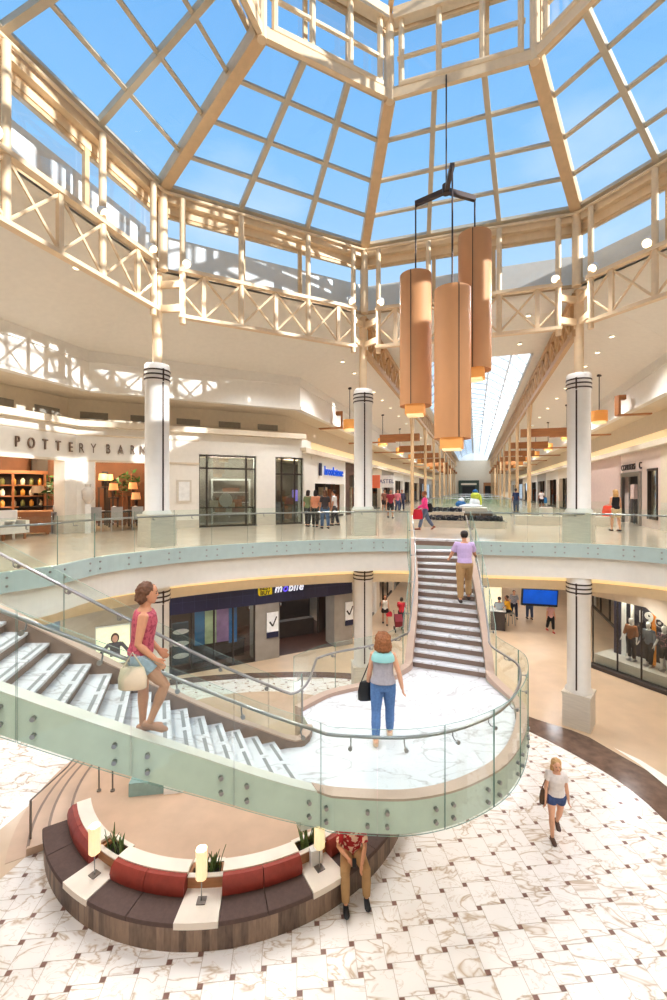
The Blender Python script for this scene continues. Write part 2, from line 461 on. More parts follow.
# ring beam
rb = MB()
for k in range(8):
    a, b = oct_v(R1 - .02, k, 0), oct_v(R1 - .02, k + 1, 0)
    a2, b2 = oct_v(R1 + .35, k, 0), oct_v(R1 + .35, k + 1, 0)
    rb.prism([(a.x, a.y), (b.x, b.y), (b2.x, b2.y), (a2.x, a2.y)], Z1 - .32, Z1)
    i1, i2, i3, i4 = oct_v(R1 + .18, k, 0), oct_v(R1 + .18, k + 1, 0), oct_v(R1 + .5, k + 1, 0), oct_v(R1 + .5, k, 0)
    rb.prism([(p.x, p.y) for p in (i1, i2, i3, i4)], Z1 - .56, Z1 - .3)
    rb.tube([oct_v(R1 - .12, k, Z1 - .12), oct_v(R1 - .12, k + 1, Z1 - .12)], .045, 8)
struct(rb.build('trim_1', M['cream_steel'])); bpy.data.objects['trim_1'].name = 'trim_ring_beam'
# clerestory windows round the main ring
ZT, ZB = 13.76, 12.43        # truss chord levels
AP1 = R1*math.cos(A8)
side = 2*R1*math.sin(A8)
for k in range(8):
    a, b = apo_v(AP1 + .22, k, 0), apo_v(AP1 + .22, k + 1, 0)
    d = (b - a).normalized(); ln = (b - a).length
    f = MB()
    for s_ in (.05, ln*.36, ln*.64, ln - .05):
        c = a + d*s_; f.bar(c + Vector((0, 0, ZT)), c + Vector((0, 0, Z1 - .5)), .1, .12, up=d)
    f.bar(a + Vector((0, 0, ZT + .05)), b + Vector((0, 0, ZT + .05)), .12, .1)
    f.bar(a + Vector((0, 0, Z1 - .6)), b + Vector((0, 0, Z1 - .6)), .05, .12)
    w = struct(f.build('window_%d' % (k + 11), M['tan_steel']))
    MB().poly([a + Vector((0, 0, ZT)), b + Vector((0, 0, ZT)), b + Vector((0, 0, Z1 - .5)), a + Vector((0, 0, Z1 - .5))]).build('pane', M['pane'], w)
# roof kerb wall outside the clerestory
pw = MB()
for k in range(8):
    a, b, c, d = apo_v(AP1 + .9, k, 0), apo_v(AP1 + .9, k + 1, 0), apo_v(AP1 + 1.1, k + 1, 0), apo_v(AP1 + 1.1, k, 0)
    pw.prism([(p.x, p.y) for p in (a, b, c, d)], ZT - .05, {6: 15.35, 7: 15.2, 0: 15.1, 1: 15.0}.get(k, 14.6))
struct(pw.build('wall_roof_parapet', M['white_wall']))
rf = MB()
for k in range(8):
    rf.poly([apo_v(AP1 + .25, k, ZT - .06), apo_v(AP1 + .25, k + 1, ZT - .06), apo_v(AP1 + 1.9, k + 1, ZT - .06), apo_v(AP1 + 1.9, k, ZT - .06)])
struct(rf.build('trim_roof_gutter', M['white_wall']))

# ---- lattice trusses, one per side
def truss(k):
    a, b = apo_v(AP1 - .13, k, 0), apo_v(AP1 - .13, k + 1, 0)
    d = (b - a).normalized(); ln = (b - a).length
    s0, s1 = .48, ln - .48
    w = (s1 - s0 - 1.2)/4
    nodes = [s0, s0 + .6, s0 + .6 + w, s0 + .6 + 2*w, s0 + .6 + 3*w, s1 - .6, s1]
    P = lambda s, z: a + d*s + Vector((0, 0, z))
    parts = []
    parts.append(('top_chord', MB().bar(P(s0 - .1, ZT), P(s1 + .1, ZT), .2, .11)))
    parts.append(('bottom_chord', MB().bar(P(s0 - .1, ZB), P(s1 + .1, ZB), .2, .10)))
    for i, s in enumerate(nodes):
        if i in (0, 2, 4, 6):
            parts.append(('post', MB().tube([P(s, ZB - .22 if i in (0, 6) else ZB), P(s, Z1 - .2)], .085, 10)))
        else:
            parts.append(('vertical', MB().bar(P(s, ZB), P(s, ZT), .1, .12, up=d)))
    for i in range(1, 5):
        parts.append(('brace', MB().tube([P(nodes[i], ZB + .05), P(nodes[i + 1], ZT - .05)], .036, 6)))
        parts.append(('brace', MB().tube([P(nodes[i], ZT - .05), P(nodes[i + 1], ZB + .05)], .036, 6)))
    zm = (ZT + ZB)/2
    for i, j in ((0, 1), (6, 5)):
        parts.append(('brace', MB().tube([P(nodes[i], zm), P(nodes[j], ZT - .05)], .036, 6)))
        parts.append(('brace', MB().tube([P(nodes[i], zm), P(nodes[j], ZB + .05)], .036, 6)))
    return parts, (a + b)/2
TL = {0: 'cream lattice truss over the mall corridor, spanning middle and right columns', 7: 'cream lattice truss between the left and middle columns under the clerestory windows',
      6: 'sunlit cream lattice truss running off the left edge from the left column', 1: 'cream lattice truss running off the right edge from the right column'}
for k in range(8):
    parts, mid = truss(k)
    if k in TL:
        t = thing('lattice_truss', TL[k], 'truss', (mid.x, mid.y, ZB))
        for n, mb in parts: mb.build(n, M['cream_steel'], t, smooth=n in ('post', 'brace'))
    else:
        mb = MB()
        for n, q in parts: mb.add(q.v, q.f)
        struct(mb.build('trim_rear_truss_%d' % k, M['cream_steel']))
# lantern ring
ZL = Z2 + 1.85
for k in range(8):
    a, b = oct_v(R2 - .1, k, 0), oct_v(R2 - .1, k + 1, 0); d = (b - a).normalized(); ln = (b - a).length
    P = lambda s, z, o=0: a + d*s + Vector((0, 0, z))
    mb = MB()
    mb.tube([P(.25, Z2 + .05), P(ln - .25, Z2 + .05)], .1, 10)
    mb.tube([P(.2, Z2 + .75), P(ln - .2, Z2 + .75)], .055, 8)
    for s in (.3, ln*.36, ln*.66, ln - .3): mb.tube([P(s, Z2 - .02), P(s, ZL)], .075, 8)
    mb.tube([P(0, Z2 - .3), P(0, ZL + .05)], .11, 10)
    mb.bar(P(.1, ZL), P(ln - .1, ZL), .26, .3); mb.bar(P(0, Z2 - .14), P(ln, Z2 - .14), .12, .24)
    nm = mb.build('trim_lantern_%d' % k, M['cream_steel'], smooth=False); struct(nm)
    a, b = oct_v(R2 + .28, k, 0), oct_v(R2 + .28, k + 1, 0)
    f = MB(); d = (b - a).normalized(); ln = (b - a).length
    for s_ in (.03, ln*.36, ln*.68, ln - .03): f.bar(a + d*s_ + Vector((0, 0, Z2 + .05)), a + d*s_ + Vector((0, 0, ZL + .1)), .09, .1, up=d)
    f.bar(a + Vector((0, 0, Z2 + .1)), b + Vector((0, 0, Z2 + .1)), .1, .1); f.bar(a + Vector((0, 0, ZL)), b + Vector((0, 0, ZL)), .1, .14)
    w = struct(f.build('window_%d' % (k + 21), M['tan_steel']))
    MB().poly([a + Vector((0, 0, Z2 + .05)), b + Vector((0, 0, Z2 + .05)), b + Vector((0, 0, ZL)), a + Vector((0, 0, ZL))]).build('pane', M['pane'], w)
cap = MB(); pan = MB(); apex = L(0, 0, ZL + 1.5)
for k in range(8):
    a, b = oct_v(R2 + .3, k, ZL + .12), oct_v(R2 + .3, k + 1, ZL + .12)
    cap.bar(a, apex, .12, .16); cap.bar(lerp(a, b, .5), apex, .07, .1); cap.bar(a, b, .2, .16); cap.bar(lerp(a, apex, .5), lerp(b, apex, .5), .07, .1)
    pan.poly([a, b, apex])
w = struct(cap.build('window_30', M['tan_steel'])); pan.build('pane', M['pane'], w)

# ================================================================ ceilings, fascias, upper shell
CU, APF, ZF1, ZF0 = 7.15, 13.05, 12.5, 11.02       # corridor half width, fascia apothem, fascia heights
VF = APF*math.sqrt(2) - CU                          # where the diagonal meets the corridor
AI = AP1 + .12
uo = APF*math.tan(A8); ui = AI*math.tan(A8); VEND = 92
outer = [(-CU, VEND), (-CU, VF), (-APF, uo), (-APF, -uo), (-uo, -APF), (uo, -APF), (APF, -uo), (APF, uo), (CU, VF), (CU, VEND)]
inner = [(-ui, VEND), (-ui, AI), (-AI, ui), (-AI, -ui), (-ui, -AI), (ui, -AI), (AI, -ui), (AI, ui), (ui, AI), (ui, VEND)]
cl = MB()
for i in range(9):
    cl.poly([L(*inner[i], ZT - .06), L(*inner[i + 1], ZT - .06), L(*outer[i + 1], ZF1), L(*outer[i], ZF1)])
cl.poly([L(-ui, AI, ZT - .05), L(ui, AI, ZT - .05), L(ui, 15, ZT - .05), L(-ui, 15, ZT - .05)])
struct(cl.build('ceiling', M['ceiling']))
fa = MB()
def offs(pl, d):
    return pl
for i in range(9):
    (u0, v0), (u1, v1) = outer[i], outer[i + 1]
    p0, p1 = L(u0, v0), L(u1, v1); dd = (p1 - p0).normalized(); nn = Vector((dd.y, -dd.x, 0))
    if (p0 + nn - L(0, (v0 + v1)/2)).length < (p0 - nn - L(0, (v0 + v1)/2)).length: nn = -nn
    fa.prism([(p.x, p.y) for p in (p0, p1, p1 + nn*.25, p0 + nn*.25)], ZF0, ZF1 + .02)
    fa.prism([(p.x, p.y) for p in (p0 - nn*.05, p1 - nn*.05, p1, p0)], ZF1 - .42, ZF1 - .38)
    fa.prism([(p.x, p.y) for p in (p0 - nn*.05, p1 - nn*.05, p1, p0)], ZF0, ZF0 + .14)
struct(fa.build('wall_fascia', M['white_wall']))
# recessed soffit, vent band, cornice above the shops
APV, APS, US, UV = 15.0, 14.2, 7.55, 8.5
ZS, ZC = 9.95, 10.06         # underside / top of shop cornice
def ring_poly(ap, uc):
    vf = ap*math.sqrt(2) - uc; uu = ap*math.tan(A8)
    return [(-uc, VEND), (-uc, vf), (-ap, uu), (-ap, -uu), (-uu, -ap), (uu, -ap), (ap, -uu), (ap, uu), (uc, vf), (uc, VEND)]
PF, PV, PS = ring_poly(APF + .2, CU + .2), ring_poly(APV, UV), ring_poly(APS, US)
PCn = ring_poly(APS - .35, US - .3)
so = MB()
for i in range(9): so.poly([L(*PF[i], ZF0 + .03), L(*PF[i + 1], ZF0 + .03), L(*PV[i + 1], ZF0 + .03), L(*PV[i], ZF0 + .03)])
struct(so.build('ceiling_soffit', M['warm_wall']))
vb = MB()
for i in range(9):
    p0, p1 = L(*PV[i]), L(*PV[i + 1]); vb.poly([p0 + Vector((0, 0, 9.0)), p1 + Vector((0, 0, 9.0)), p1 + Vector((0, 0, ZF0 + .05)), p0 + Vector((0, 0, ZF0 + .05))])
struct(vb.build('wall_vent_band', M['warm_wall']))
vg = MB()
for i in (1, 2):
    p0, p1 = L(*PV[i]), L(*PV[i + 1]); d_ = (p1 - p0).normalized(); ln_ = (p1 - p0).length; nn_ = max(1, int(ln_/1.7)); inn_ = (L(0, 0) - (p0 + p1)/2).normalized()
    for j in range(nn_):
        c_ = p0 + d_*(ln_*(j + .5)/nn_) + inn_*.02 + Vector((0, 0, 10.42)); vg.bar(c_ - d_*.5, c_ + d_*.5, .03, .26)
struct(vg.build('trim_vent_grille', mat('grey vent grille', (150, 142, 130), .6)))
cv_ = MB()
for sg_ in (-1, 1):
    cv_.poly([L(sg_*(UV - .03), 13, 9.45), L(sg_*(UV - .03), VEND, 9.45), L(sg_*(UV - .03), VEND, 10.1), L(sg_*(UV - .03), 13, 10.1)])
struct(cv_.build('trim_corridor_cove', M['cove_glow']))
co = MB()
for i in range(9):
    zz = (ZS, ZC) if 1 <= i <= 7 else (9.3, 9.42)
    co.prism([(p.x, p.y) for p in (L(*PCn[i]), L(*PCn[i + 1]), L(*PV[i + 1]), L(*PV[i]))], zz[0], zz[1])
    co.prism([(p.x, p.y) for p in (L(*PCn[i]), L(*PCn[i + 1]), L(*PS[i + 1]), L(*PS[i]))], zz[0] - .12, zz[0])
struct(co.build('trim_cornice', M['warm_wall']))
# closing walls behind the camera and to the right, at both levels
cw = MB()
for i in range(2, 8):
    if i == 2: continue
    p0, p1 = L(*PS[i]), L(*PS[i + 1])
    cw.poly([p0, p1, p1 + Vector((0, 0, ZC)), p0 + Vector((0, 0, ZC))])
struct(cw.build('wall_back', M['warm_wall']))
# outer roof over the ring so no daylight leaks in
ro = MB()
for i in range(9):
    ro.poly([L(*inner[i], ZT + .0), L(*inner[i + 1], ZT + .0), L(*[c*1.35 for c in outer[i + 1]], ZT), L(*[c*1.35 for c in outer[i]], ZT)]) if 1 <= i <= 7 else None
for sgn in (-1, 1):
    ro.poly([L(sgn*(ui + .05), AI, ZT + .1), L(sgn*16, 12, ZT + .1), L(sgn*16, VEND, ZT + .1), L(sgn*(ui + .05), VEND, ZT + .1)])
struct(ro.build('trim_outer_roof', M['ceiling']))

# corridor skylight: glazed gable vault with ribs
sk = MB(); pane = MB(); SK0 = 15.0; ZSK = ZT - .05
prof = [(-2.9, 0), (-2.2, .75), (-1.2, 1.35), (0, 1.6), (1.2, 1.35), (2.2, .75), (2.9, 0)]
nv = 40
for j in range(nv + 1):
    v = SK0 + (VEND - SK0)*j/nv
    pts = [L(u, v, ZSK + z) for u, z in prof]
    for a, b in zip(pts, pts[1:]): sk.bar(a, b, .07, .12)
for i, (u, z) in enumerate(prof):
    sk.bar(L(u, SK0, ZSK + z), L(u, VEND, ZSK + z), .1 if i != 3 else .28, .12)
for a, b in zip(prof, prof[1:]):
    pane.poly([L(a[0], SK0, ZSK + a[1] + .05), L(b[0], SK0, ZSK + b[1] + .05), L(b[0], VEND, ZSK + b[1] + .05), L(a[0], VEND, ZSK + a[1] + .05)])
gab = MB().poly([L(u, VEND - .6, ZSK + z) for u, z in prof]); gabf = MB(); gabf.bar(L(0, VEND - .65, ZSK), L(0, VEND - .65, ZSK + 1.6), .1, .1); gabf.bar(L(-2.9, VEND - .65, ZSK + .05), L(2.9, VEND - .65, ZSK + .05), .1, .14)
w = struct(sk.build('window_31', mat('white skylight rib', (222, 224, 224), .5)))
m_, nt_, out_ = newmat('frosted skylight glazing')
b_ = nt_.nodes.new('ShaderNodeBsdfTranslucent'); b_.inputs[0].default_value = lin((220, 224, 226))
e_ = nt_.nodes.new('ShaderNodeEmission'); e_.inputs[0].default_value = lin((236, 242, 246)); e_.inputs[1].default_value = .5  # daylight glow added to the glazing as emission
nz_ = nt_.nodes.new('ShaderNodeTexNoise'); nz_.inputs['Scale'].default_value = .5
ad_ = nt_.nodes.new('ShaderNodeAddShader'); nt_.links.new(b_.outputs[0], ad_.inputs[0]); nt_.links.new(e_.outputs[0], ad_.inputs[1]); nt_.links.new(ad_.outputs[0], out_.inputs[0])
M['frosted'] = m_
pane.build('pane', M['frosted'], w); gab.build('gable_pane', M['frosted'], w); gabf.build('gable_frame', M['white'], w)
# flat strips between skylight and corridor trusses
st = MB()
for sg in (-1, 1):
    st.poly([L(sg*2.9, SK0, ZSK), L(sg*ui, SK0, ZSK), L(sg*ui, VEND, ZSK), L(sg*2.9, VEND, ZSK)])
struct(st.build('ceiling_corridor', M['ceiling']))
# corridor end wall
ew = MB()
p0, p1 = L(-9, VEND), L(9, VEND)
ew.poly([p0 + Vector((0, 0, 0)), p1, p1 + Vector((0, 0, ZT + 2)), p0 + Vector((0, 0, ZT + 2))])
struct(ew.build('wall_corridor_end', M['warm_wall']))

# ================================================================ floors
EDGE = Path([(-5.05, 6.3, UF), (-6.1, 6.75, UF), (-6.95, 7.6, UF)] +
            [tuple(at(x, y, UF)) for x, y in ((0, 572), (54, 565), (100, 556), (155, 549.8), (200, 546), (272, 541.8), (351, 539), (400, 538.6), (440, 539.5), (480, 541), (520, 542), (580, 543.3), (620, 545.2), (667, 548.6), (720, 554), (790, 565))], 8)
ep = EDGE.p
far = [L(17, -4), L(24, 14), L(24, VEND), L(-24, VEND), L(-24, 14), L(-22, -6)]
mb = MB()
poly = [Vector((p.x, p.y, 0)) for p in ep]
mb.prism([(p.x, p.y) for p in poly] + [(f.x, f.y) for f in far] + [(-9, 3.0), (-5.4, 3.6), (-4.75, 5.0)], UF - .40, UF)
struct(mb.build('floor_upper', M['upper_stone']))
dl = EDGE.near(*at(413, 539.0, UF).xy); dr = EDGE.near(*at(465, 540.6, UF).xy)
eband = MB(); ribbon_path(eband, EDGE, 0, dl, .02, -.1, -.42, -.004, .15); ribbon_path(eband, EDGE, dr, EDGE.len, .02, -.1, -.42, -.004, .15); ribbon_path(eband, EDGE, dl, dr, .02, -.02, -.42, -.06, .15)
struct(eband.build('trim_slab_edge', M['teal_band']))
nose = MB(); ribbon_path(nose, EDGE, dl, dr, .3, -.03, -.06, .003, .15); struct(nose.build('trim_stair_head', M['marble']))
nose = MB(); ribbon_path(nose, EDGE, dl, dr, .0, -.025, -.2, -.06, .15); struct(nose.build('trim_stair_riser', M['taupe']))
fb = MB(); ribbon_path(fb, EDGE, 0, EDGE.len, .12, .35, -1.10, -.42, .15)
struct(fb.build('wall_balcony_fascia', M['white_wall']))
# ---- cove lip and ceiling of the lower level
lip = MB(); d0 = EDGE.near(-6.9, 7.6)
ss = EDGE.samp(d0, EDGE.len, .3)
lip.ribbon([EDGE.off(d, 1.5) for d in ss], [EDGE.off(d, 1.6) for d in ss], [4.30]*len(ss), [4.72]*len(ss), 0)
lip.ribbon([EDGE.off(d, 1.42) for d in ss], [EDGE.off(d, 1.6) for d in ss], [4.02]*len(ss), [4.32]*len(ss), 1)
struct(lip.build('trim_lower_cove', [M['cove_glow'], M['warm_wall']]))
vents = MB()
for i in range(30):
    d = d0 + (EDGE.len - d0)*(i + .5)/30
    vents.add(*[(lambda q: (q.v, q.f))(MB().bar(EDGE.off(d - .42, 1.49) + Vector((0, 0, 4.54 - EDGE.at(d).z)), EDGE.off(d + .42, 1.49) + Vector((0, 0, 4.54 - EDGE.at(d).z)), .04, .16))][0])
struct(vents.build('trim_cove_vent', mat('tan vent grille', (206, 180, 136), .6)))
lc = MB()
ofl = [EDGE.off(d, 1.5) for d in ss]
lc.poly([(p.x, p.y, 4.03) for p in ofl] + [(f.x, f.y, 4.03) for f in far] + [(-9, 3.0, 4.03)])
struct(lc.build('ceiling_lower', M['ceiling']))
lcap = MB(); lcap.ribbon([EDGE.off(d, .3) for d in ss], [EDGE.off(d, 1.65) for d in ss], [4.7]*len(ss), [4.74]*len(ss), 0)
struct(lcap.build('ceiling_cove', M['cove_glow']))

# ---- lower floor
BI = Path([(6.9, 6.0), (7.3, 7.6), (7.42, 9.75), (7.31, 10.88), (6.92, 11.87), (6.02, 13.36), (4.6, 14.9), (2.8, 16.3), (.73, 17.1), (-1.67, 17.3), (-5, 16.9), (-9, 15.5), (-13, 13.0)])
BO = Path([(7.7, 5.5), (8.25, 7.4), (8.5, 9.6), (8.42, 11.06), (7.92, 12.37), (7.53, 13.28), (6.58, 14.09), (5.2, 15.5), (3.2, 16.9), (.8, 17.65), (-1.8, 17.8), (-5.2, 17.4), (-9.3, 16.0), (-13.3, 13.5)])
fl = MB()
fl.poly([(-30, -2, -.012), (30, -2, -.012), (40, 100, -.012), (-10, 110, -.012)])
struct(fl.build('floor', M['grout']))
tiles = MB(); aT, bT = .466, .084; ph = math.radians(15) - math.atan2(bT, aT)
e1 = Vector((math.cos(ph), math.sin(ph), 0)); e2 = Vector((-math.sin(ph), math.cos(ph), 0))
v1 = e1*aT + e2*bT; v2 = -e1*bT + e2*aT; org = Vector((2.08, 7.67, 0)); g = .004
for i in range(-30, 24):
    for j in range(-12, 26):
        P = org + v1*i + v2*j
        if not (-8.2 < P.x < 8.2 and 3.5 < P.y < 17): continue
        T = (RND.random(), RND.random(), RND.random())
        q = P + e1*bT*0
        tiles.poly([q + e1*g + e2*g, q + e1*(aT - g) + e2*g, q + e1*(aT - g) + e2*(aT - g), q + e1*g + e2*(aT - g)], 0, T)
        s_ = P + e1*aT
        tiles.poly([s_ + e1*g + e2*g, s_ + e1*(bT - g) + e2*g, s_ + e1*(bT - g) + e2*(bT - g), s_ + e1*g + e2*(bT - g)], 1, T)
struct(tiles.build('floor_tiles', [M['tile'], M['dot']], tid=True))
zz = .006
bd = MB(); n = 60
bi = [BI.at(BI.len*i/n) for i in range(n + 1)]; bo = [BO.at(BO.len*i/n) for i in range(n + 1)]
for i in range(n):
    bd.poly([(bi[i].x, bi[i].y, zz), (bo[i].x, bo[i].y, zz), (bo[i + 1].x, bo[i + 1].y, zz), (bi[i + 1].x, bi[i + 1].y, zz)])
struct(bd.build('floor_band', M['brown_stone']))
bg = MB()
fr_ = [(30, 5.5), (40, 60), (40, 100), (-12, 105), (-30, 13.5)]
for i in range(n):      # fan the beige field outwards from the band
    a, b = bo[i], bo[i + 1]
    da = (a - Vector((0, 9, 0))); db = (b - Vector((0, 9, 0)))
    A2_, B2_ = a + da*12, b + db*12
    bg.poly([(a.x, a.y, .003), (A2_.x, A2_.y, .003), (B2_.x, B2_.y, .003), (b.x, b.y, .003)])
struct(bg.build('floor_beige', M['beige_stone']))
# white wedge at the far right of the floor
ow = MB(); wl = [at(x, y, 0) for x, y in ((612, 747), (640, 760), (667, 777), (720, 815))]; wr = [at(x, y, 0) for x, y in ((614, 748), (640, 765), (667, 787), (720, 845))]
for i in range(3): ow.poly([(wl[i].x, wl[i].y, .009), (wl[i + 1].x, wl[i + 1].y, .009), (wr[i + 1].x, wr[i + 1].y, .009), (wr[i].x, wr[i].y, .009)])
struct(ow.build('floor_wedge', mat('white floor wedge', (250, 244, 236), .3)))
# left side: beige stone band, then plain marble slabs
lb = MB()
lo = [at(x, y, 0) for x, y in ((-60, 925), (0, 880), (36, 848), (50, 838), (70, 815), (90, 800), (110, 782))]
up_ = [at(x, y, 0) for x, y in ((-60, 868), (0, 830), (22, 811), (45, 794), (77, 766), (96, 755), (120, 745))]
for i in range(6): lb.poly([(lo[i].x, lo[i].y, .007), (lo[i + 1].x, lo[i + 1].y, .007), (up_[i + 1].x, up_[i + 1].y, .007), (up_[i].x, up_[i].y, .007)])
struct(lb.build('floor_stone_band', M['beige_stone']))
mw = MB()
mp = up_ + [Vector((-4.2, 16.0, 0)), Vector((-9, 15.3, 0)), Vector((-13, 12.9, 0)), Vector((-13, 9, 0))]
mw.poly([(p.x, p.y, .005) for p in mp])
struct(mw.build('floor_marble_left', M['slabmarble']))

# ================================================================ columns
def column(k, zb, zp, zt, label, upper):
    c = oct_v(RP, k, zb); a = (k - .5)*PI/4
    rz = -(a + TH) 
    t = thing('atrium_column', label, 'column', (c.x, c.y, zb), rz)
    inward = Vector((OX - c.x, OY - c.y, 0)).normalized(); sd = Vector((-inward.y, inward.x, 0))
    w = .39
    mb = MB(); mb.obox((c.x, c.y, (zb + zp)/2 - .02), inward*w, sd*w, (0, 0, (zp - zb)/2 - .02)); mb.obox((c.x, c.y, zp - .03), inward*(w + .02), sd*(w + .02), (0, 0, .03))
    mb.build('plinth', M['limestone'], t)
    r = .335
    pr = [(r + .06, zp), (r + .06, zp + .05), (r, zp + .12), (r, zt - .56), (r + .015, zt - .54), (r + .015, zt - .04), (r - .01, zt)]
    MB().lathe(pr, c.x, c.y, 32).build('shaft', M['column'], t, smooth=True)
    for dz in (.2, .33, .46):
        MB().lathe([(r + .012, zt - dz - .02), (r + .032, zt - dz - .02), (r + .032, zt - dz + .02), (r + .012, zt - dz + .02)], c.x, c.y, 32).build('capital_band', M['dark_line'], t, smooth=False)
    mb = MB(); mb.obox(c + inward*(r + .004) + Vector((0, 0, (zp + zt)/2 - zb)), inward*.008, sd*.022, (0, 0, (zt - zp)/2 - .1))
    mb.obox(c + inward*(r + .02) + Vector((0, 0, zt - .34 - zb)), inward*.012, sd*.022, (0, 0, .18))
    mb.build('inlay_strip', M['dark_line'], t)
    if upper:
        MB().tube([(c.x, c.y, zt - .02), (c.x, c.y, ZT + .3)], .14, 16).build('slim_post', M['cream_steel'], t, smooth=True)
        q = oct_v(R1 - .02, k, 0)
        MB().tube([(q.x, q.y, ZT - .05), (q.x, q.y, Z1 - .05)], .13, 14).build('upper_tube', M['cream_steel'], t, smooth=True)
        mb = MB()
        for sg in (k - 1, k):
            a0, b0 = apo_v(AP1 - .13, sg, 0), apo_v(AP1 - .13, sg + 1, 0); dd = (b0 - a0).normalized()
            p = a0 + dd*.48 if sg == k else b0 - dd*.48
            for z in (ZB + .25, ZB + .95): mb.bar((c.x, c.y, z), (p.x, p.y, z), .1, .2)
        mb.build('bracket', M['cream_steel'], t)
    return t
CL = {7: ('tall white column with slim post in front of the homeware shop', 'lower white column behind the woman on the left stairs'),
      0: ('tall white column in the middle, beside the head of the stairs', 'lower white column left of the central stairs, near the blue phone shop'),
      1: ('tall white column on the right, in front of the pink shopfront', 'lower white column standing on the right of the lower floor')}
for k in (7, 0, 1):
    column(k, UF, 6.7, 11.05, CL[k][0], True)
    column(k, 0, 1.08, 4.66, CL[k][1], False)

# ---- flood lights along the truss tops
SPOT = []
def flood(p, aim, label):
    t = thing('flood_light', label, 'light', p)
    a = Vector(aim).normalized(); p = Vector(p)
    MB().loft([(p + a*s, Vector((0, 0, 1)).cross(a).normalized()*r, a.cross(Vector((0, 0, 1)).cross(a).normalized())*r) for s, r in ((-.12, .05), (-.1, .1), (.04, .13), (.1, .13))], 14).build('housing', M['white'], t, smooth=True)
    MB().loft([(p + a*s, Vector((0, 0, 1)).cross(a).normalized()*r, a.cross(Vector((0, 0, 1)).cross(a).normalized())*r) for s, r in ((.1, .115), (.115, .1))], 14).build('lens', M['lamp_on'], t)
    MB().tube([p - Vector((0, 0, .2)), p], .02, 6).build('stem', M['white'], t)
fl_n = {(7, 1): 'white flood light on the truss just right of the left column', (6, 6): 'white flood light on the truss just left of the left column', (6, 4): 'white flood light on the left truss, second from the left column', (6, 2): 'white flood light on the left truss at the left picture edge',
        (7, 6): 'white flood light on the truss just left of the middle column', (0, 1): 'white flood light on the truss just right of the middle column', (0, 6): 'white flood light on the truss just left of the right column',
        (1, 1): 'white flood light on the truss just right of the right column', (1, 3): 'white flood light on the right truss nearer the right edge'}
for (k, i), lab in fl_n.items():
    a, b = apo_v(AP1 - .02, k, 0), apo_v(AP1 - .02, k + 1, 0); d = (b - a).normalized(); ln = (b - a).length
    s = {1: .62, 2: 2.0, 3: 2.1, 4: 4.5, 6: ln - .62}[i]
    inn = (Vector((OX, OY, 0)) - (a + b)/2).normalized()
    p = a + d*s + Vector((0, 0, ZT + .25)) + inn*.12
    flood(p, inn + Vector((0, 0, -.9)), lab)

# ================================================================ upper balustrades
def balustrade(d0, d1, n, label, side):
    m = EDGE.at((d0 + d1)/2)
    t = thing('glass_balustrade', label, 'balustrade', m)
    glass_run(t, EDGE, d0, d1, n, -.09, -.40, 1.07, (-.12, -.29), -1)
    ss = EDGE.samp(d0, d1, .2)
    MB().tube([EDGE.off(d, .03) + Vector((0, 0, .9)) for d in ss], .024, 8).build('handrail', M['steel'], t, smooth=True)
    for i in range(n):
        d = d0 + (d1 - d0)*(i + .5)/n
        MB().tube([EDGE.off(d, -.085) + Vector((0, 0, .82)), EDGE.off(d, .03) + Vector((0, 0, .82)), EDGE.off(d, .03) + Vector((0, 0, .9))], .012, 6).build('bracket', M['steel'], t)
balustrade(EDGE.near(-6.95, 7.6), dl, 12, 'curved glass balustrade of the upper floor from the left edge to the stairs', 0)
balustrade(dr, EDGE.len, 9, 'glass balustrade of the upper floor from the stairs to the right edge', 1)

# ================================================================ corridor: posts, trusses, beams, pendants
RS = [20.7 + 7.6*i for i in range(9)]
def corr_truss(sg, label):
    o = L(sg*3.38, 9)
    t = thing('corridor_truss', label, 'truss', (o.x, o.y, ZB))
    P = lambda v, z: L(sg*3.38, v, z)
    v0, v1 = AP1 + .2, 88
    MB().bar(P(v0, 13.5), P(v1, 13.5), .16, .2).build('top_chord', M['tan_truss'], t)
    MB().bar(P(v0, 12.35), P(v1, 12.35), .16, .22).build('bottom_chord', M['tan_truss'], t)
    v = v0 + .6; i = 0
    web = MB()
    while v < v1:
        web.bar(P(v, 12.4), P(v, 13.45), .1, .12, up=(1, 0, 0))
        if v + 1.25 < v1:
            web.bar(P(v, 12.4), P(v + 1.25, 13.45), .09, .09); web.bar(P(v, 13.45), P(v + 1.25, 12.4), .09, .09)
        v += 1.25; i += 1
    web.build('web_lattice', M['tan_truss'], t)
corr_truss(-1, 'tan lattice truss running down the left side of the corridor'); corr_truss(1, 'tan lattice truss running down the right side of the corridor')
ORD = ['nearest', 'second', 'third', 'fourth', 'fifth', 'sixth', 'seventh', 'eighth', 'ninth']
beam0 = {}; post0 = {}; lamp0 = {}
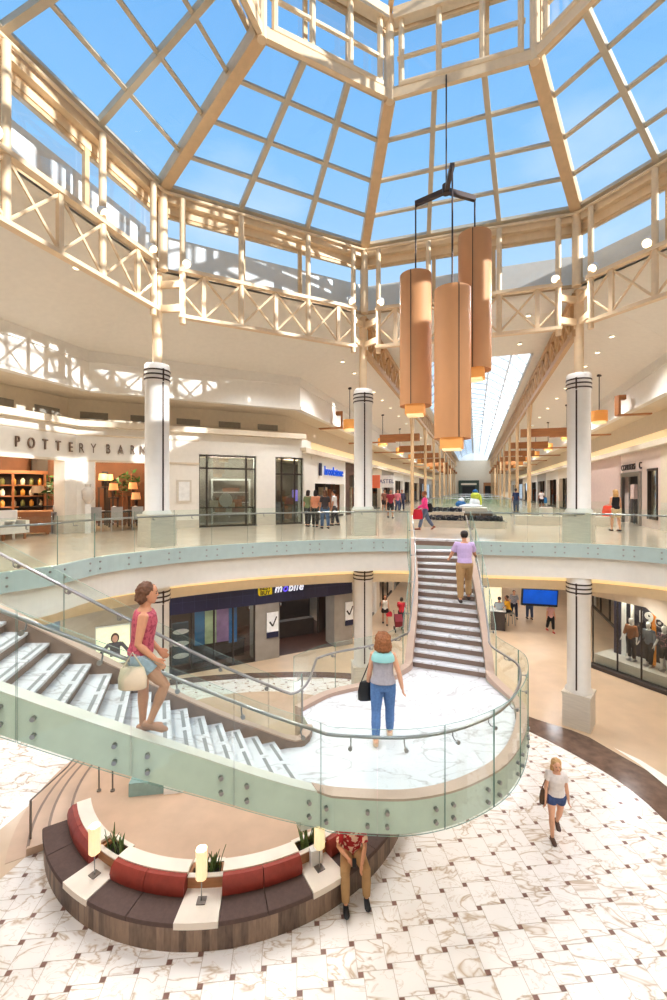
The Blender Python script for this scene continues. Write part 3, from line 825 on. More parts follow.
for sg, nm in ((-1, 'left'), (1, 'right')):
    for i, v in enumerate(RS):
        b = L(sg*3.38, v, UF); rz = -TH
        lab = '%s tan post under the %s corridor truss' % (ORD[i] + ' from the camera,' if i else 'nearest', nm)
        lab = 'tan post of the %s corridor row, %s from the camera' % (nm, ORD[i])
        g = 'tan corridor posts'
        if sg not in post0:
            t = thing('corridor_post', lab, 'post', b, rz, g)
            MB().tube([b, L(sg*3.38, v, 12.22)], .11, 10).build('shaft', M['tan_steel'], t, smooth=True)
            mb = MB()
            for dv in (-1.1, 1.1): mb.tube([L(sg*3.38, v, 10.9), L(sg*3.38, v + dv*.5, 11.4), L(sg*3.38, v + dv, 12.2)], .06, 8)
            mb.build('bracket', M['tan_steel'], t, smooth=True)
            post0[sg] = t
        else: copy_tree(post0[sg], b, rz, lab)
        # timber beam with thin plate to the fascia
        o = L(sg*4.2, v, 10.5); lab = 'brown timber box beam on the %s side of the corridor, %s from the camera' % (nm, ORD[i])
        if sg not in beam0:
            t = thing('timber_beam', lab, 'beam', o, rz, 'timber beams across the corridor sides')
            MB().bar(L(sg*2.95, v + .3, 10.75), L(sg*5.5, v + .3, 10.75), .3, .46).build('box_beam', M['wood_dark'], t)
            MB().bar(L(sg*4.5, v + .3, 10.5), L(sg*7.6, v + .3, 10.5), .3, .07).build('plate', M['wood_dark'], t)
            beam0[sg] = t
        else: copy_tree(beam0[sg], o, rz, lab)
    for i, v in enumerate([16.6 if sg > 0 else 15.5] + [x + 3.6 for x in RS[:6]]):
        o = L(sg*6.0, v, 10.5); lab = 'amber drum pendant on the %s side of the corridor, %s from the camera' % (nm, ORD[i])
        if sg not in lamp0:
            t = thing('drum_pendant', lab, 'lamp', o, -TH, 'amber drum pendants along the corridor')
            MB().tube([L(sg*6.0, v, 11.2), L(sg*6.0, v, 12.86)], .02, 6).build('rod', M['dark_steel'], t)
            MB().tube([L(sg*6.0, v, 12.8), L(sg*6.0, v, 12.88)], .1, 10).build('canopy', M['dark_steel'], t)
            c = L(sg*6.0, v)
            MB().lathe([(.32, 10.66), (.35, 10.66), (.35, 11.15), (.32, 11.15)], c.x, c.y, 24).build('shade', M['wood_glow'], t, smooth=True)
            MB().lathe([(.27, 10.56), (.29, 10.56), (.29, 10.66), (.27, 10.66)], c.x, c.y, 24).build('diffuser', M['soft_on'], t, smooth=True)
            lamp0[sg] = t
        else: copy_tree(lamp0[sg], o, -TH, lab)
    # angled bracket on the fascia near the atrium
    v = 16.0
    o = L(sg*6.9, v, 10.8); t = thing('timber_bracket', 'brown L shaped timber bracket on the fascia, %s side' % nm, 'bracket', o, -TH)
    MB().bar(L(sg*6.6, v, 11.62), L(sg*6.9, v, 11.62), .3, .2).build('top_block', M['wood_dark'], t)
    MB().bar(L(sg*6.6, v, 10.8), L(sg*6.6, v, 11.72), .3, .1, up=(1, 0, 0)).build('upright', M['wood_dark'], t)
    MB().bar(L(sg*6.55, v, 10.82), L(sg*7.9, v, 10.82), .3, .07).build('arm', M['wood_dark'], t)

# ---- recessed downlights
dl0 = None
def ceil_z(u):    # slope from truss to fascia (corridor side strips)
    t = (abs(u) - ui)/(CU - ui); return (ZT - .06)*(1 - t) + ZF1*t
pts = []
for sg in (-1, 1):
    for v in (11.5, 13.5, 15.6, 17.8, 20.2, 23, 26.5, 30.5, 35, 41, 48): pts.append((L(sg*5.2, v, ceil_z(5.2) - .01), '%s side of the corridor ceiling' % ('left' if sg < 0 else 'right')))
    for v in (12.6, 16.6, 21.5, 28): pts.append((L(sg*4.1, v, ceil_z(4.1) - .01), '%s inner strip of the corridor ceiling' % ('left' if sg < 0 else 'right')))
for u in (-2, 0, 2.2):
    for v in (10, 13.2): pts.append((L(u, v, ZT - .07), 'flat ceiling before the corridor skylight'))
for a in (-62, -80): pts.append((L(9.6*math.sin(math.radians(a)), 9.6*math.cos(math.radians(a)), 13.2), 'sloping ceiling behind the left truss'))
for i, (p, w) in enumerate(pts):
    lab = 'small round recessed downlight in the ' + w
    if dl0 is None:
        dl0 = thing('downlight', lab, 'light', p, 0, 'recessed ceiling downlights')
        MB().tube([p - Vector((0, 0, .05)), p + Vector((0, 0, .03))], .1, 12).build('trim_collar', M['white'], dl0)
        MB().tube([p - Vector((0, 0, .06)), p - Vector((0, 0, .049))], .075, 12).build('lens', M['lamp_on'], dl0)
    else: copy_tree(dl0, p, 0, lab)

# ================================================================ hanging cluster of three tall wooden shades
hub = Vector((2.78, 10.8, 14.8))
t = thing('pendant_cluster', 'cluster of three tall cylindrical wooden shades hung from a dark three armed bracket', 'chandelier', hub)
ends = [(Vector((2.70, 9.95, 14.72)), 11.93, 8.56), (Vector((2.12, 11.3, 14.72)), 12.92, 9.56), (Vector((3.58, 11.1, 14.72)), 13.84, 10.42)]
for e, a, b in ends:
    MB().bar((hub.x, hub.y, 14.78), (e.x, e.y, 14.78), .1, .12).build('arm', M['dark_steel'], t)
MB().tube([hub - Vector((0, 0, .1)), hub + Vector((0, 0, .12))], .1, 12).build('hub', M['dark_steel'], t)
top = L(-.3, 4.0, Z2)
MB().tube([hub, (hub.x, hub.y, Z2 - .1)], .018, 6).build('cable', M['dark_steel'], t)
for e, a, b in ends:
    MB().tube([(e.x, e.y, 14.76), (e.x, e.y, a - .1)], .02, 6).build('cable', M['dark_steel'], t)
    n = 40; mb = MB()
    mb.lathe([(.36, b + .02), (.405, b), (.405, a), (.36, a - .0), (.34, a - .12)], e.x, e.y, n)
    sh = mb.build('shade', M['wood'], t, smooth=True)
    vdir = Vector((-e.x, -e.y, 0)).normalized(); sd = Vector((-vdir.y, vdir.x, 0))
    th = math.atan2(vdir.y, vdir.x) + {0: .35, 1: -.3, 2: -.12}[ends.index((e, a, b))]
    c = Vector((e.x + .405*math.cos(th), e.y + .405*math.sin(th), (a + b)/2))
    MB().obox(c, Vector((math.cos(th), math.sin(th), 0))*.006, Vector((-math.sin(th), math.cos(th), 0))*.009, (0, 0, (a - b)/2)).build('seam', M['dark'], sh)
    th2 = math.atan2(vdir.y, vdir.x) - .1; cx, cy = math.cos(th2), math.sin(th2)
    q = Vector((e.x + .1*cx, e.y + .1*cy, b - .06))
    MB().obox(q, Vector((cx, cy, 0))*.22, Vector((-cy, cx, 0))*.24, (0, 0, .17)).build('lower_box', M['wood_glow'], sh)
    MB().obox(q - Vector((0, 0, .19)), Vector((cx, cy, 0))*.19, Vector((-cy, cx, 0))*.2, (0, 0, .02)).build('diffuser', M['soft_on'], sh)
# ================================================================ staircase
NR = 16; RISE = (UF - LZ)/NR
zk = lambda k: LZ + k*RISE
farpx = {0: (291, 747), 1: (274, 741), 2: (257, 735), 3: (239, 729), 4: (221, 723), 5: (203, 715), 6: (187, 708), 7: (171, 699.5), 8: (152, 691.5), 9: (133, 683), 10: (112, 673.3), 11: (92, 663.3), 12: (71, 653), 13: (50, 642.5), 14: (29, 632), 15: (7, 621), 16: (-15, 610)}
nearpx = {0: (326, 790), 1: (305, 785.5), 2: (281, 779), 3: (258, 772), 4: (236, 765), 5: (215, 758), 6: (195, 751.5), 7: (173, 744.5), 8: (150, 737), 9: (124, 727.5), 10: (94, 717), 11: (62, 706), 12: (30, 695), 13: (-2, 684), 14: (-34, 673), 15: (-66, 662), 16: (-98, 651)}
F = [at(*farpx[k], zk(k)) for k in range(17)]; Nn = [at(*nearpx[k], zk(k)) for k in range(17)]
def smooth(P, it=3):
    for _ in range(it):
        Q = [p.copy() for p in P]
        for i in range(1, len(P) - 1):
            Q[i].x = (P[i - 1].x + 2*P[i].x + P[i + 1].x)/4; Q[i].y = (P[i - 1].y + 2*P[i].y + P[i + 1].y)/4
        P = Q
    return P
F, Nn = smooth(F), smooth(Nn)
yk = [676, 667, 656, 646, 636, 627, 618, 610, 601, 593, 585, 578, 571, 564, 557, 551, 544.5]
LU, RU = [], []
for k in range(17):
    t = k/16; dy = 6*(1 - t)
    xl = 411 + 6*math.sin(min(1, t*1.0)*PI)*.9 + 3*t; xr = 487*(1 - t) + 463.5*t + 1.0*math.sin(t*PI)
    kk = max(k, 0)
    LU.append(at(xl, yk[k] - dy, zk(k))); RU.append(at(xr, yk[k] + dy, zk(k)))
LU, RU = smooth(LU, 4), smooth(RU, 4)
stair = thing('staircase', 'curving marble staircase with glass sides, landing in the middle and two flights', 'staircase', (1.6, 7.6, LZ))
front = [at(x, y, LZ) for x, y in ((355, 792.5), (401, 794), (440, 788), (470, 777), (495, 762), (510, 742), (516, 722), (514, 706), (505, 697.5))]
back = [at(x, y, LZ) for x, y in ((301, 712), (330, 697), (365, 688.5), (390, 682), (403, 675))]
fend = [at(x, y, LZ) for x, y in ((302, 747), (310, 740), (312, 731))]
land = [Nn[1] + (Nn[2] - Nn[1])*.15, Nn[0]] + front + [RU[0], RU[1] + (RU[2] - RU[1])*.2, LU[1] + (LU[2] - LU[1])*.2, LU[0]] + back[::-1] + fend[::-1] + [F[0], F[1] + (F[2] - F[1])*.15]
MB().prism([(p.x, p.y) for p in land], LZ - .45, LZ, 1, 0).build('landing', [M['marble'], M['green_band']], stair)
def step(Lp, Rp, k, grip):
    a, b, c, d = Lp[k], Rp[k], Rp[min(k + 1, 16)], Lp[min(k + 1, 16)]
    a, b, c, d = [Vector((p.x, p.y, 0)) for p in (a, b, c, d)]
    if k == 16: return
    run = ((d - a) + (c - b))/2; rn = run.normalized()
    z = zk(k)
    body = MB()
    o = .03
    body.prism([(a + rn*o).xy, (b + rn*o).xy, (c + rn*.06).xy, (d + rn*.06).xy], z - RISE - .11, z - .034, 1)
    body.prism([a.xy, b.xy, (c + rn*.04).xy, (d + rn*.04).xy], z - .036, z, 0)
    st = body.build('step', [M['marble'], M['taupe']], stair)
    if grip:
        for t0, t1 in ((.06, .46), (.54, .94)):
            p, q = a.lerp(b, t0), a.lerp(b, t1); s0 = .055
            MB().prism([(p + rn*s0).xy, (q + rn*s0).xy, (q + rn*(s0 + .045)).xy, (p + rn*(s0 + .045)).xy], z, z + .003).build('grip_strip', M['grip'], st)
for k in range(1, 16): step(F, Nn, k, True); step(LU, RU, k, False)
NEAR = Path(Nn[::-1] + front + RU, 6)
FAR = Path(F[::-1] + fend, 6)
BACK = Path(back + LU, 6)
dF = NEAR.near(Nn[0].x, Nn[0].y)
ZBN = lambda d: -.42 + .02*min(1, max(0, (d - .3*dF)/(.75*dF)))
ribbon_path(MB(), NEAR, 0, NEAR.len, -.02, -.175, lambda d: ZBN(d) + .01, .03, .15).build('stringer', M['green_band'], stair, smooth=False)
ribbon_path(MB(), NEAR, 0, dF - .2, .0, -.178, .03, .045, .15).build('curb', mat('pale stringer cap', (222, 216, 204), .4, 0, .03), stair); ribbon_path(MB(), NEAR, dF - .2, NEAR.len, .0, -.178, .03, .06, .15).build('curb', M['curb'], stair)
ribbon_path(MB(), FAR, 0, FAR.len, -.01, .13, -.55, .09, .15).build('stringer', M['taupe'], stair)
ribbon_path(MB(), FAR, 0, FAR.len, .0, .14, .09, .11, .15).build('curb', M['curb'], stair)
ribbon_path(MB(), BACK, 0, BACK.len, -.01, .15, -.55, lambda d: .07 + .11*min(1, max(0, (d - 2.0)/1.5)), .12).build('curb', M['curb'], stair)
# the right flank of the upper flight has a higher solid curb
dR = NEAR.near(RU[0].x, RU[0].y)
ribbon_path(MB(), NEAR, dR - 1.2, NEAR.len, -.0, -.165, .055, lambda d: .065 + .14*min(1, max(0, (d - dR + 1.1)/1.6)), .12).build('curb', M['curb'], stair)
# guards
dF = NEAR.near(Nn[0].x, Nn[0].y)
GT = .95
BZ = (lambda d: ZBN(d)*.27, lambda d: ZBN(d)*.70)
glass_run(stair, NEAR, 0, dF - .15, 4, -.20, ZBN, GT, BZ, -1)
glass_run(stair, NEAR, dF - .15, dR, 7, -.20, ZBN, GT, BZ, -1)
glass_run(stair, NEAR, dR, NEAR.len, 4, -.20, -.5, GT + .05)
glass_run(stair, FAR, 0, FAR.len, 5, .16, -.3, GT, (-.12,), 1)
glass_run(stair, BACK, 0, BACK.near(LU[0].x, LU[0].y), 3, .18, -.3, GT)
glass_run(stair, BACK, BACK.near(LU[0].x, LU[0].y), BACK.len, 4, .18, -.4, GT + .05)
def rail(path, d0, d1, off, h0, h1, ext0=None, ext1=None, n=9):
    side_ = 'N' if path is NEAR else 'F' if path is FAR else 'B'
    ss = path.samp(d0, d1, .15)
    pts = [path.off(d, off) + Vector((0, 0, h0 + (h1 - h0)*i/(len(ss) - 1))) for i, d in enumerate(ss)]
    pts = (ext0 or []) + pts + (ext1 or [])
    r = MB().tube(pts, .022, 10).build('handrail', M['steel'], stair, smooth=True)
    go = {'N': -.19, 'F': .165, 'B': .185}[side_]
    for i in range(n):
        d = d0 + (d1 - d0)*(i + .5)/n; f = (i + .5)/n; h = h0 + (h1 - h0)*f
        p = path.off(d, off) + Vector((0, 0, h)); g = path.off(d, go) + Vector((0, 0, h - .1)); q = path.off(d, off) + Vector((0, 0, h - .1))
        MB().tube([p, q + Vector((0, 0, .03)), q.lerp(g, .3), g], .009, 6).build('bracket', M['steel'], r, smooth=True)
        nrm = (g - q).normalized()
        MB().tube([g - nrm*.025, g + nrm*.005], .028, 10).build('rosette', M['steel'], r)
    return r
rail(NEAR, 0, dF, -.07, .84, .78, n=6); rail(NEAR, dF, dR - .2, -.07, .78, .76, n=8)
rail(NEAR, dR - .2, NEAR.len, -.07, .76, .86, n=4)
# far rail turns back into the landing rail
dB = .25
dE = FAR.near(F[0].x, F[0].y); dB = .5; pe = FAR.off(dE, .05) + Vector((0, 0, .8)); pb = BACK.off(dB, .06) + Vector((0, 0, .8))
ta, tb = FAR.tan(dE - .1), -BACK.tan(dB + .1)
c1, c2 = pe + ta*.38, pb + tb*.38 + Vector((.18, 0, 0))
bez = [pe*(1 - t)**3 + c1*3*t*(1 - t)**2 + c2*3*t*t*(1 - t) + pb*t**3 for t in [i/10 for i in range(1, 11)]]
rail(FAR, 0, dE, .05, .84, .8, ext1=bez, n=6)
rail(BACK, dB, BACK.len, .06, .8, .86, n=7)
# slim post under the landing rail turn
MB().tube([FAR.off(FAR.len - .02, .16), FAR.off(FAR.len - .02, .16) + Vector((0, 0, .95))], .014, 8).build('glass_post', M['steel'], stair)

# ================================================================ round platform, steps, curved bench
BX, BY, BR = -2.38, 11.22, 4.21
def BP(a, r, z=0): a = math.radians(a); return Vector((BX + r*math.cos(a), BY + r*math.sin(a), z))
def seg(mb, r0, r1, z0, z1, a0, a1, n=8, mi=0, ztop_in=None, tid=None):
    out = [BP(a0 + (a1 - a0)*i/n, r1) for i in range(n + 1)]; inn = [BP(a0 + (a1 - a0)*i/n, r0) for i in range(n + 1)]
    mb.ribbon(out, inn, [z0]*(n + 1), [z1]*(n + 1), mi)
    return mb
def seg_prof(mb, prof, a0, a1, n=8, mi=0):    # closed profile (r, z) swept round the arc
    m = len(prof); o = len(mb.v)
    for i in range(n + 1):
        for r, z in prof: mb.v.append(BP(a0 + (a1 - a0)*i/n, r, z))
    for i in range(n):
        for j in range(m):
            j2 = (j + 1) % m
            mb.f.append([o + i*m + j, o + i*m + j2, o + (i + 1)*m + j2, o + (i + 1)*m + j]); mb.m.append(mi); mb.t.append((0, 0, 0))
    mb.f.append([o + j for j in range(m)]); mb.m.append(mi); mb.t.append((0, 0, 0))
    mb.f.append([o + n*m + j for j in range(m)][::-1]); mb.m.append(mi); mb.t.append((0, 0, 0))
    return mb
PZ = .45
pl = MB(); pl.prism([BP(a, 3.75).xy for a in range(0, 360, 6)], 0, PZ)
struct(pl.build('floor_platform', M['tan_stone']))
sp = MB()
for i, (r, z) in enumerate(((4.15, .3), (4.5, .15), (4.85, .012))):
    seg(sp, 3.6, r, 0, z, 130, 212, 20)
    seg(sp, 3.6, r, 0, z, 0, 130, 30)
struct(sp.build('floor_platform_steps', M['tan_stone']))
ed = MB()
for r, z in ((3.75, .45), (4.15, .3), (4.5, .15)): seg(ed, r - .05, r + .004, z - .03, z + .003, 130, 211, 20)
struct(ed.build('trim_step_edge', M['taupe']))
bench = thing('curved_bench', 'long curved bench with brown seat pads, red back cushions and white side tables', 'bench', (BX, BY, 0))
A0, A1 = 212, 352
bmb = MB(); na = 84
for i in range(na):
    a, b = A0 + (A1 - A0)*i/na, A0 + (A1 - A0)*(i + 1)/na
    seg(bmb, 3.3, BR, 0, .38, a, b, 1, 0, tid=None)
    T = RND.random()
    for q in range(6): bmb.t[-1 - q] = (T*.65, 0, 0)
bmb.build('base', planks('weathered brown planks', (84, 66, 56), (150, 126, 106)), bench, tid=True)
slabs = [(235.6, 245), (267.6, 277.2), (298.8, 308), (330, 339)]
seats = [(212, 235.6), (245, 267.6), (277.2, 298.8), (308, 330), (339, 352)]
M['seat'] = mat('dark brown upholstery', (92, 72, 66), .75, 0, .1, 18)
M['redback'] = mat('brick red leather', (150, 62, 50), .45, 0, .12, 9)
M['ledge'] = mat('white quartz ledge', (240, 228, 214), .35, 0, .04, 3)
M['planterwood'] = mat('planter timber', (176, 126, 86), .5, 0, .12, 4, stretch=(1, 1, 4))
def cushion_prof(r0, r1, z0, z1, q=.03):
    return [(r0 + q, z0), (r1 - q, z0), (r1, z0 + q), (r1, z1 - q), (r1 - q*.4, z1 - q*.3), (r1 - q*1.6, z1), (r0 + q*1.6, z1), (r0 + q*.4, z1 - q*.3), (r0, z1 - q), (r0, z0 + q)]
for a, b in slabs:
    mb = MB(); seg(mb, 3.62, BR + .03, .38, .49, a, b, 6); mb.build('side_table', M['ledge'], bench)
for i, (a, b) in enumerate(seats):
    m = (a + b)/2
    for p, q in ((a + .12, m - .1), (m + .1, b - .12)):
        mb = MB(); seg_prof(mb, cushion_prof(3.60, BR + .02, .37, .475), p, q, 8); mb.build('seat_cushion', M['seat'], bench, smooth=True)
        if i < 4:
            mb = MB(); seg_prof(mb, [(3.70, .46), (3.78, .47), (3.80, .58), (3.77, .68), (3.70, .75), (3.6, .75), (3.58, .46)], p, q, 8)
            mb.build('back_cushion', M['redback'], bench, smooth=True)
    mb = MB(); seg(mb, 3.38, 3.6, .38, .72, a, b, 8, 0); mb.build('back_panel', M['planterwood'], bench)
    mb = MB(); seg(mb, 3.36, 3.62, .72, .77, a, b, 8, 0); mb.build('ledge', M['ledge'], bench)
for a, b in slabs[:4]:
    mb = MB()
    seg(mb, 3.56, 3.62, .38, .68, a, b, 5); seg(mb, 3.26, 3.32, .38, .68, a, b, 5)
    seg(mb, 3.26, 3.62, .38, .68, a, a + .8, 1); seg(mb, 3.26, 3.62, .38, .68, b - .8, b, 1)
    pb_ = mb.build('planter_box', M['planterwood'], bench)
    mb = MB(); seg(mb, 3.55, 3.635, .68, .70, a, b, 5); seg(mb, 3.25, 3.33, .68, .70, a, b, 5); mb.build('rim', M['ledge'], pb_)
    mb = MB(); seg(mb, 3.32, 3.56, .38, .62, a + .8, b - .8, 4); mb.build('soil', mat('dark soil', (50, 38, 30), .9), pb_)
# snake plants in the planters, lamps on the side tables
pw_ = ['behind the leftmost lit table lamp', 'behind the middle lit table lamp', 'behind the right lamp by the seated man']
lw_ = ['leftmost lit table lamp with square paper shade on the curved bench', 'middle lit table lamp with square paper shade on the curved bench', 'right lit table lamp with square paper shade beside the seated man']
for i in range(3):
    a, b = slabs[i]; m = (a + b)/2
    c = BP(m, 3.44, .62)
    pt = thing('snake_plant', 'snake plant in the bench planter ' + pw_[i], 'plant', c)
    for j in range(15):
        aa = a + 1.4 + (b - a - 2.8)*RND.random(); p = BP(aa, 3.44 + RND.uniform(-.08, .08), .62); h = RND.uniform(.22, .46); lean = Vector((RND.uniform(-.12, .12), RND.uniform(-.12, .12), 0)); w = RND.uniform(.02, .032); an = RND.random()*PI
        x = Vector((math.cos(an), math.sin(an), 0)); y = Vector((-x.y, x.x, 0))
        mb = MB(); mb.loft([(p + lean*(t**1.5) + Vector((0, 0, h*t)), x*w*(1 - t**3)*1.0 + x*.002, y*.006) for t in (0, .3, .6, .85, 1)], 6)
        mb.build('leaf', M['leaf_pale'], pt, smooth=True)
    c = BP(m, 3.86, .49); rz = math.radians(m)
    lt = thing('table_lamp', lw_[i], 'lamp', c, rz)
    ca, sa = math.cos(rz), math.sin(rz); ux, uy = Vector((ca, sa, 0)), Vector((-sa, ca, 0))
    MB().obox(c + Vector((0, 0, .008)), ux*.075, uy*.075, (0, 0, .008)).build('base', M['grey_steel'], lt)
    MB().tube([c, c + Vector((0, 0, .45))], .01, 8).build('pole', M['steel'], lt)
    mb = MB(); w = .085
    pr = [(w, .42), (w, .92)]
    mb.prism([(c + ux*x_ + uy*y_).xy for x_, y_ in ((-w, -w*.55), (-w*.55, -w), (w*.55, -w), (w, -w*.55), (w, w*.55), (w*.55, w), (-w*.55, w), (-w, w*.55))], .49 + .4, .49 + .88)
    mb.build('shade', M['shade_on'], lt)
    ld = bpy.data.lights.new('lamp_bulb', 'POINT'); ld.energy = 6; ld.color = (1, .82, .55); ld.shadow_soft_size = .08
    lo_ = bpy.data.objects.new('lamp_bulb', ld); COL.objects.link(lo_); lo_.location = (c.x, c.y, 1.5)
# handrails of the platform steps
def step_rail(pts, feet, label):
    t = thing('step_handrail', label, 'handrail', feet[0])
    MB().tube(pts, .016, 8).build('rail', M['grey_steel'], t, smooth=True)
    for f, top in zip(feet, [pts[0], pts[-1]]):
        mb = MB(); mb.tube([f, (f[0], f[1], top[2])], .022, 8); mb.tube([f, Vector(f) + Vector((0, 0, .03))], .05, 10); mb.build('post', M['grey_steel'], t)
p0 = at(30.6, 846, 0); q0 = at(99, 792, PZ)
pA = Vector((p0.x, p0.y, .95)); d1 = at(85, 790, .45)
q1 = Vector((-5.3, 10.9, PZ))
step_rail([pA, pA + Vector((.1, 1.1, .0)), Vector((-6.0, 11.6, 1.4)), Vector((-5.72, 12.6, 1.4))], [p0, Vector((-5.72, 12.6, 0.45))], 'bent metal handrail at the left steps of the round platform')
for px, lab in ((99, 'short metal post of the platform rail, left of two under the glass stairs'), (112.6, 'short metal post of the platform rail, right of two under the glass stairs')):
    p = at(px, 791, PZ)
    t = thing('rail_post', lab, 'post', p)
    MB().tube([p, p + Vector((0, 0, .95))], .018, 8).build('shaft', M['grey_steel'], t); MB().tube([p, p + Vector((0, 0, .03))], .05, 10).build('foot', M['grey_steel'], t)
# low glazed plinth under the stairs
p = at(150, 797, PZ)
t = thing('display_plinth', 'low teal glass and white plinth standing on the round platform under the stairs', 'plinth', p)
MB().box(p.x - .15, p.y + .3, PZ, .75, .5, .3, .15).build('glass_block', mat('teal glazed block', (150, 176, 172), .2), t)
MB().box(p.x + .45, p.y + .35, PZ, .42, .5, .26, .15).build('white_block', M['white'], t)

# ================================================================ light
w = bpy.data.worlds.new('sky'); SC.world = w; w.use_nodes = True; nt = w.node_tree; nt.nodes.clear()
o = nt.nodes.new('ShaderNodeOutputWorld'); bgd = nt.nodes.new('ShaderNodeBackground')
tc = nt.nodes.new('ShaderNodeTexCoord'); sx = nt.nodes.new('ShaderNodeSeparateXYZ'); nt.links.new(tc.outputs['Generated'], sx.inputs[0])
cr = nt.nodes.new('ShaderNodeValToRGB'); e = cr.color_ramp.elements
e[0].position = 0; e[0].color = lin((226, 240, 250)); e[1].position = .85; e[1].color = lin((120, 178, 232))
m_ = e.new(.35); m_.color = lin((208, 230, 246)); m2 = e.new(.6); m2.color = lin((156, 204, 242))
nt.links.new(sx.outputs[2], cr.inputs['Fac'])
nz = nt.nodes.new('ShaderNodeTexNoise'); nz.inputs['Scale'].default_value = 2.2; nz.inputs['Detail'].default_value = 7
mp_ = nt.nodes.new('ShaderNodeMapping'); mp_.inputs['Scale'].default_value = (1, 1.6, 2.4); nt.links.new(tc.outputs['Generated'], mp_.inputs[0]); nt.links.new(mp_.outputs[0], nz.inputs['Vector'])
c2 = nt.nodes.new('ShaderNodeValToRGB'); c2.color_ramp.elements[0].position = .52; c2.color_ramp.elements[0].color = (0, 0, 0, 1); c2.color_ramp.elements[1].position = .8; c2.color_ramp.elements[1].color = (.55, .55, .55, 1)
nt.links.new(nz.outputs['Fac'], c2.inputs['Fac'])
mx = nt.nodes.new('ShaderNodeMix'); mx.data_type = 'RGBA'; nt.links.new(c2.outputs[0], mx.inputs[0]); nt.links.new(cr.outputs[0], mx.inputs[6]); mx.inputs[7].default_value = (1, 1, 1, 1)
nt.links.new(mx.outputs[2], bgd.inputs[0]); bgd.inputs[1].default_value = 1.05; nt.links.new(bgd.outputs[0], o.inputs[0])
sd = bpy.data.lights.new('sun', 'SUN'); sd.energy = 6.5; sd.angle = math.radians(.6); sd.color = (1, .95, .87)
so_ = bpy.data.objects.new('sun', sd); COL.objects.link(so_)
el = math.radians(16.5); hd = (Ld(-1, 0)*.985 + Ld(0, 1)*.17).normalized()
dirv = Vector((hd.x*math.cos(el), hd.y*math.cos(el), -math.sin(el)))
so_.rotation_euler = dirv.to_track_quat('-Z', 'Y').to_euler(); so_.location = (20, 0, 40)
def spot(p, target, energy, size=2.4, soft=.25, col=(1, .97, .93), blend=.8):
    l = bpy.data.lights.new('spot_lamp', 'SPOT'); l.energy = energy; l.spot_size = size; l.spot_blend = blend; l.shadow_soft_size = soft; l.color = col
    ob = bpy.data.objects.new('spot_lamp', l); COL.objects.link(ob); ob.location = p
    ob.rotation_euler = (Vector(target) - Vector(p)).to_track_quat('-Z', 'Y').to_euler()
def area(p, target, sx_, sy_, energy, col=(1, .9, .76)):
    l = bpy.data.lights.new('ceiling_lamp', 'AREA'); l.shape = 'RECTANGLE'; l.size = sx_; l.size_y = sy_; l.energy = energy; l.color = col
    ob = bpy.data.objects.new('ceiling_lamp', l); COL.objects.link(ob); ob.location = p
    ob.rotation_euler = (Vector(target) - Vector(p)).to_track_quat('-Z', 'Y').to_euler()
# downlight beams in the corridor ceiling and round the atrium
for sg in (-1, 1):
    for v in (12, 17, 23, 30, 39, 50, 64):
        spot(L(sg*5.2, v, 12.8), L(sg*5.2, v, 0), 680 if v < 20 else 900)
for a in (-75, -110, -150, 180, 150, 110, 75, 40, -40):
    r = 10.6; spot(L(r*math.sin(math.radians(a)), r*math.cos(math.radians(a)), 12.7), L(r*math.sin(math.radians(a)), r*math.cos(math.radians(a)), 0), 620)
for v in (18, 30, 45, 62): spot(L(0, v, 13.4), L(0, v, 0), 700, 2.6, .4, (1, .98, .95))  # added fill spots below the skylight, no fixture there
# spot added to brighten the corridor end, then truss flood lights aimed into the atrium
spot(L(0, 80, 13.0), L(0, 92, 8), 900, 2.2, .4)
for k in range(8):
    p = oct_v(R1 - .4, k, 13.9); spot(p, L(0, 0, 0), 1150, 1.9, .2, (1, .95, .88))
# fill spots added under the lower level ceiling, no fixtures hung there
for d in [d0 + (EDGE.len - d0)*(i + .5)/9 for i in range(9)]:
    p = EDGE.off(d, 3.2); spot((p.x, p.y, 3.85), (p.x, p.y, 0), 220, 2.7, .2)
    p = EDGE.off(d, 6.2); spot((p.x, p.y, 3.85), (p.x, p.y, 0), 220, 2.7, .2)
for v in (16, 22, 30, 40, 52):
    for u in (-4, 0, 4): spot(L(u, v, 3.85), L(u, v, 0), 240, 2.7, .2)
SC.cycles.use_denoising = True
SC.cycles.max_bounces = 8; SC.cycles.transparent_max_bounces = 24; SC.cycles.diffuse_bounces = 4; SC.cycles.glossy_bounces = 3
SC.cycles.caustics_reflective = False; SC.cycles.caustics_refractive = False; SC.cycles.sample_clamp_indirect = 4
SC.view_settings.view_transform = 'Standard'; SC.view_settings.look = 'None'; SC.view_settings.exposure = 0

SC.view_settings.gamma = 0.92; SC.view_settings.exposure = 0.06
SC.view_settings.use_white_balance = True; SC.view_settings.white_balance_temperature = 5950; SC.view_settings.white_balance_tint = 8
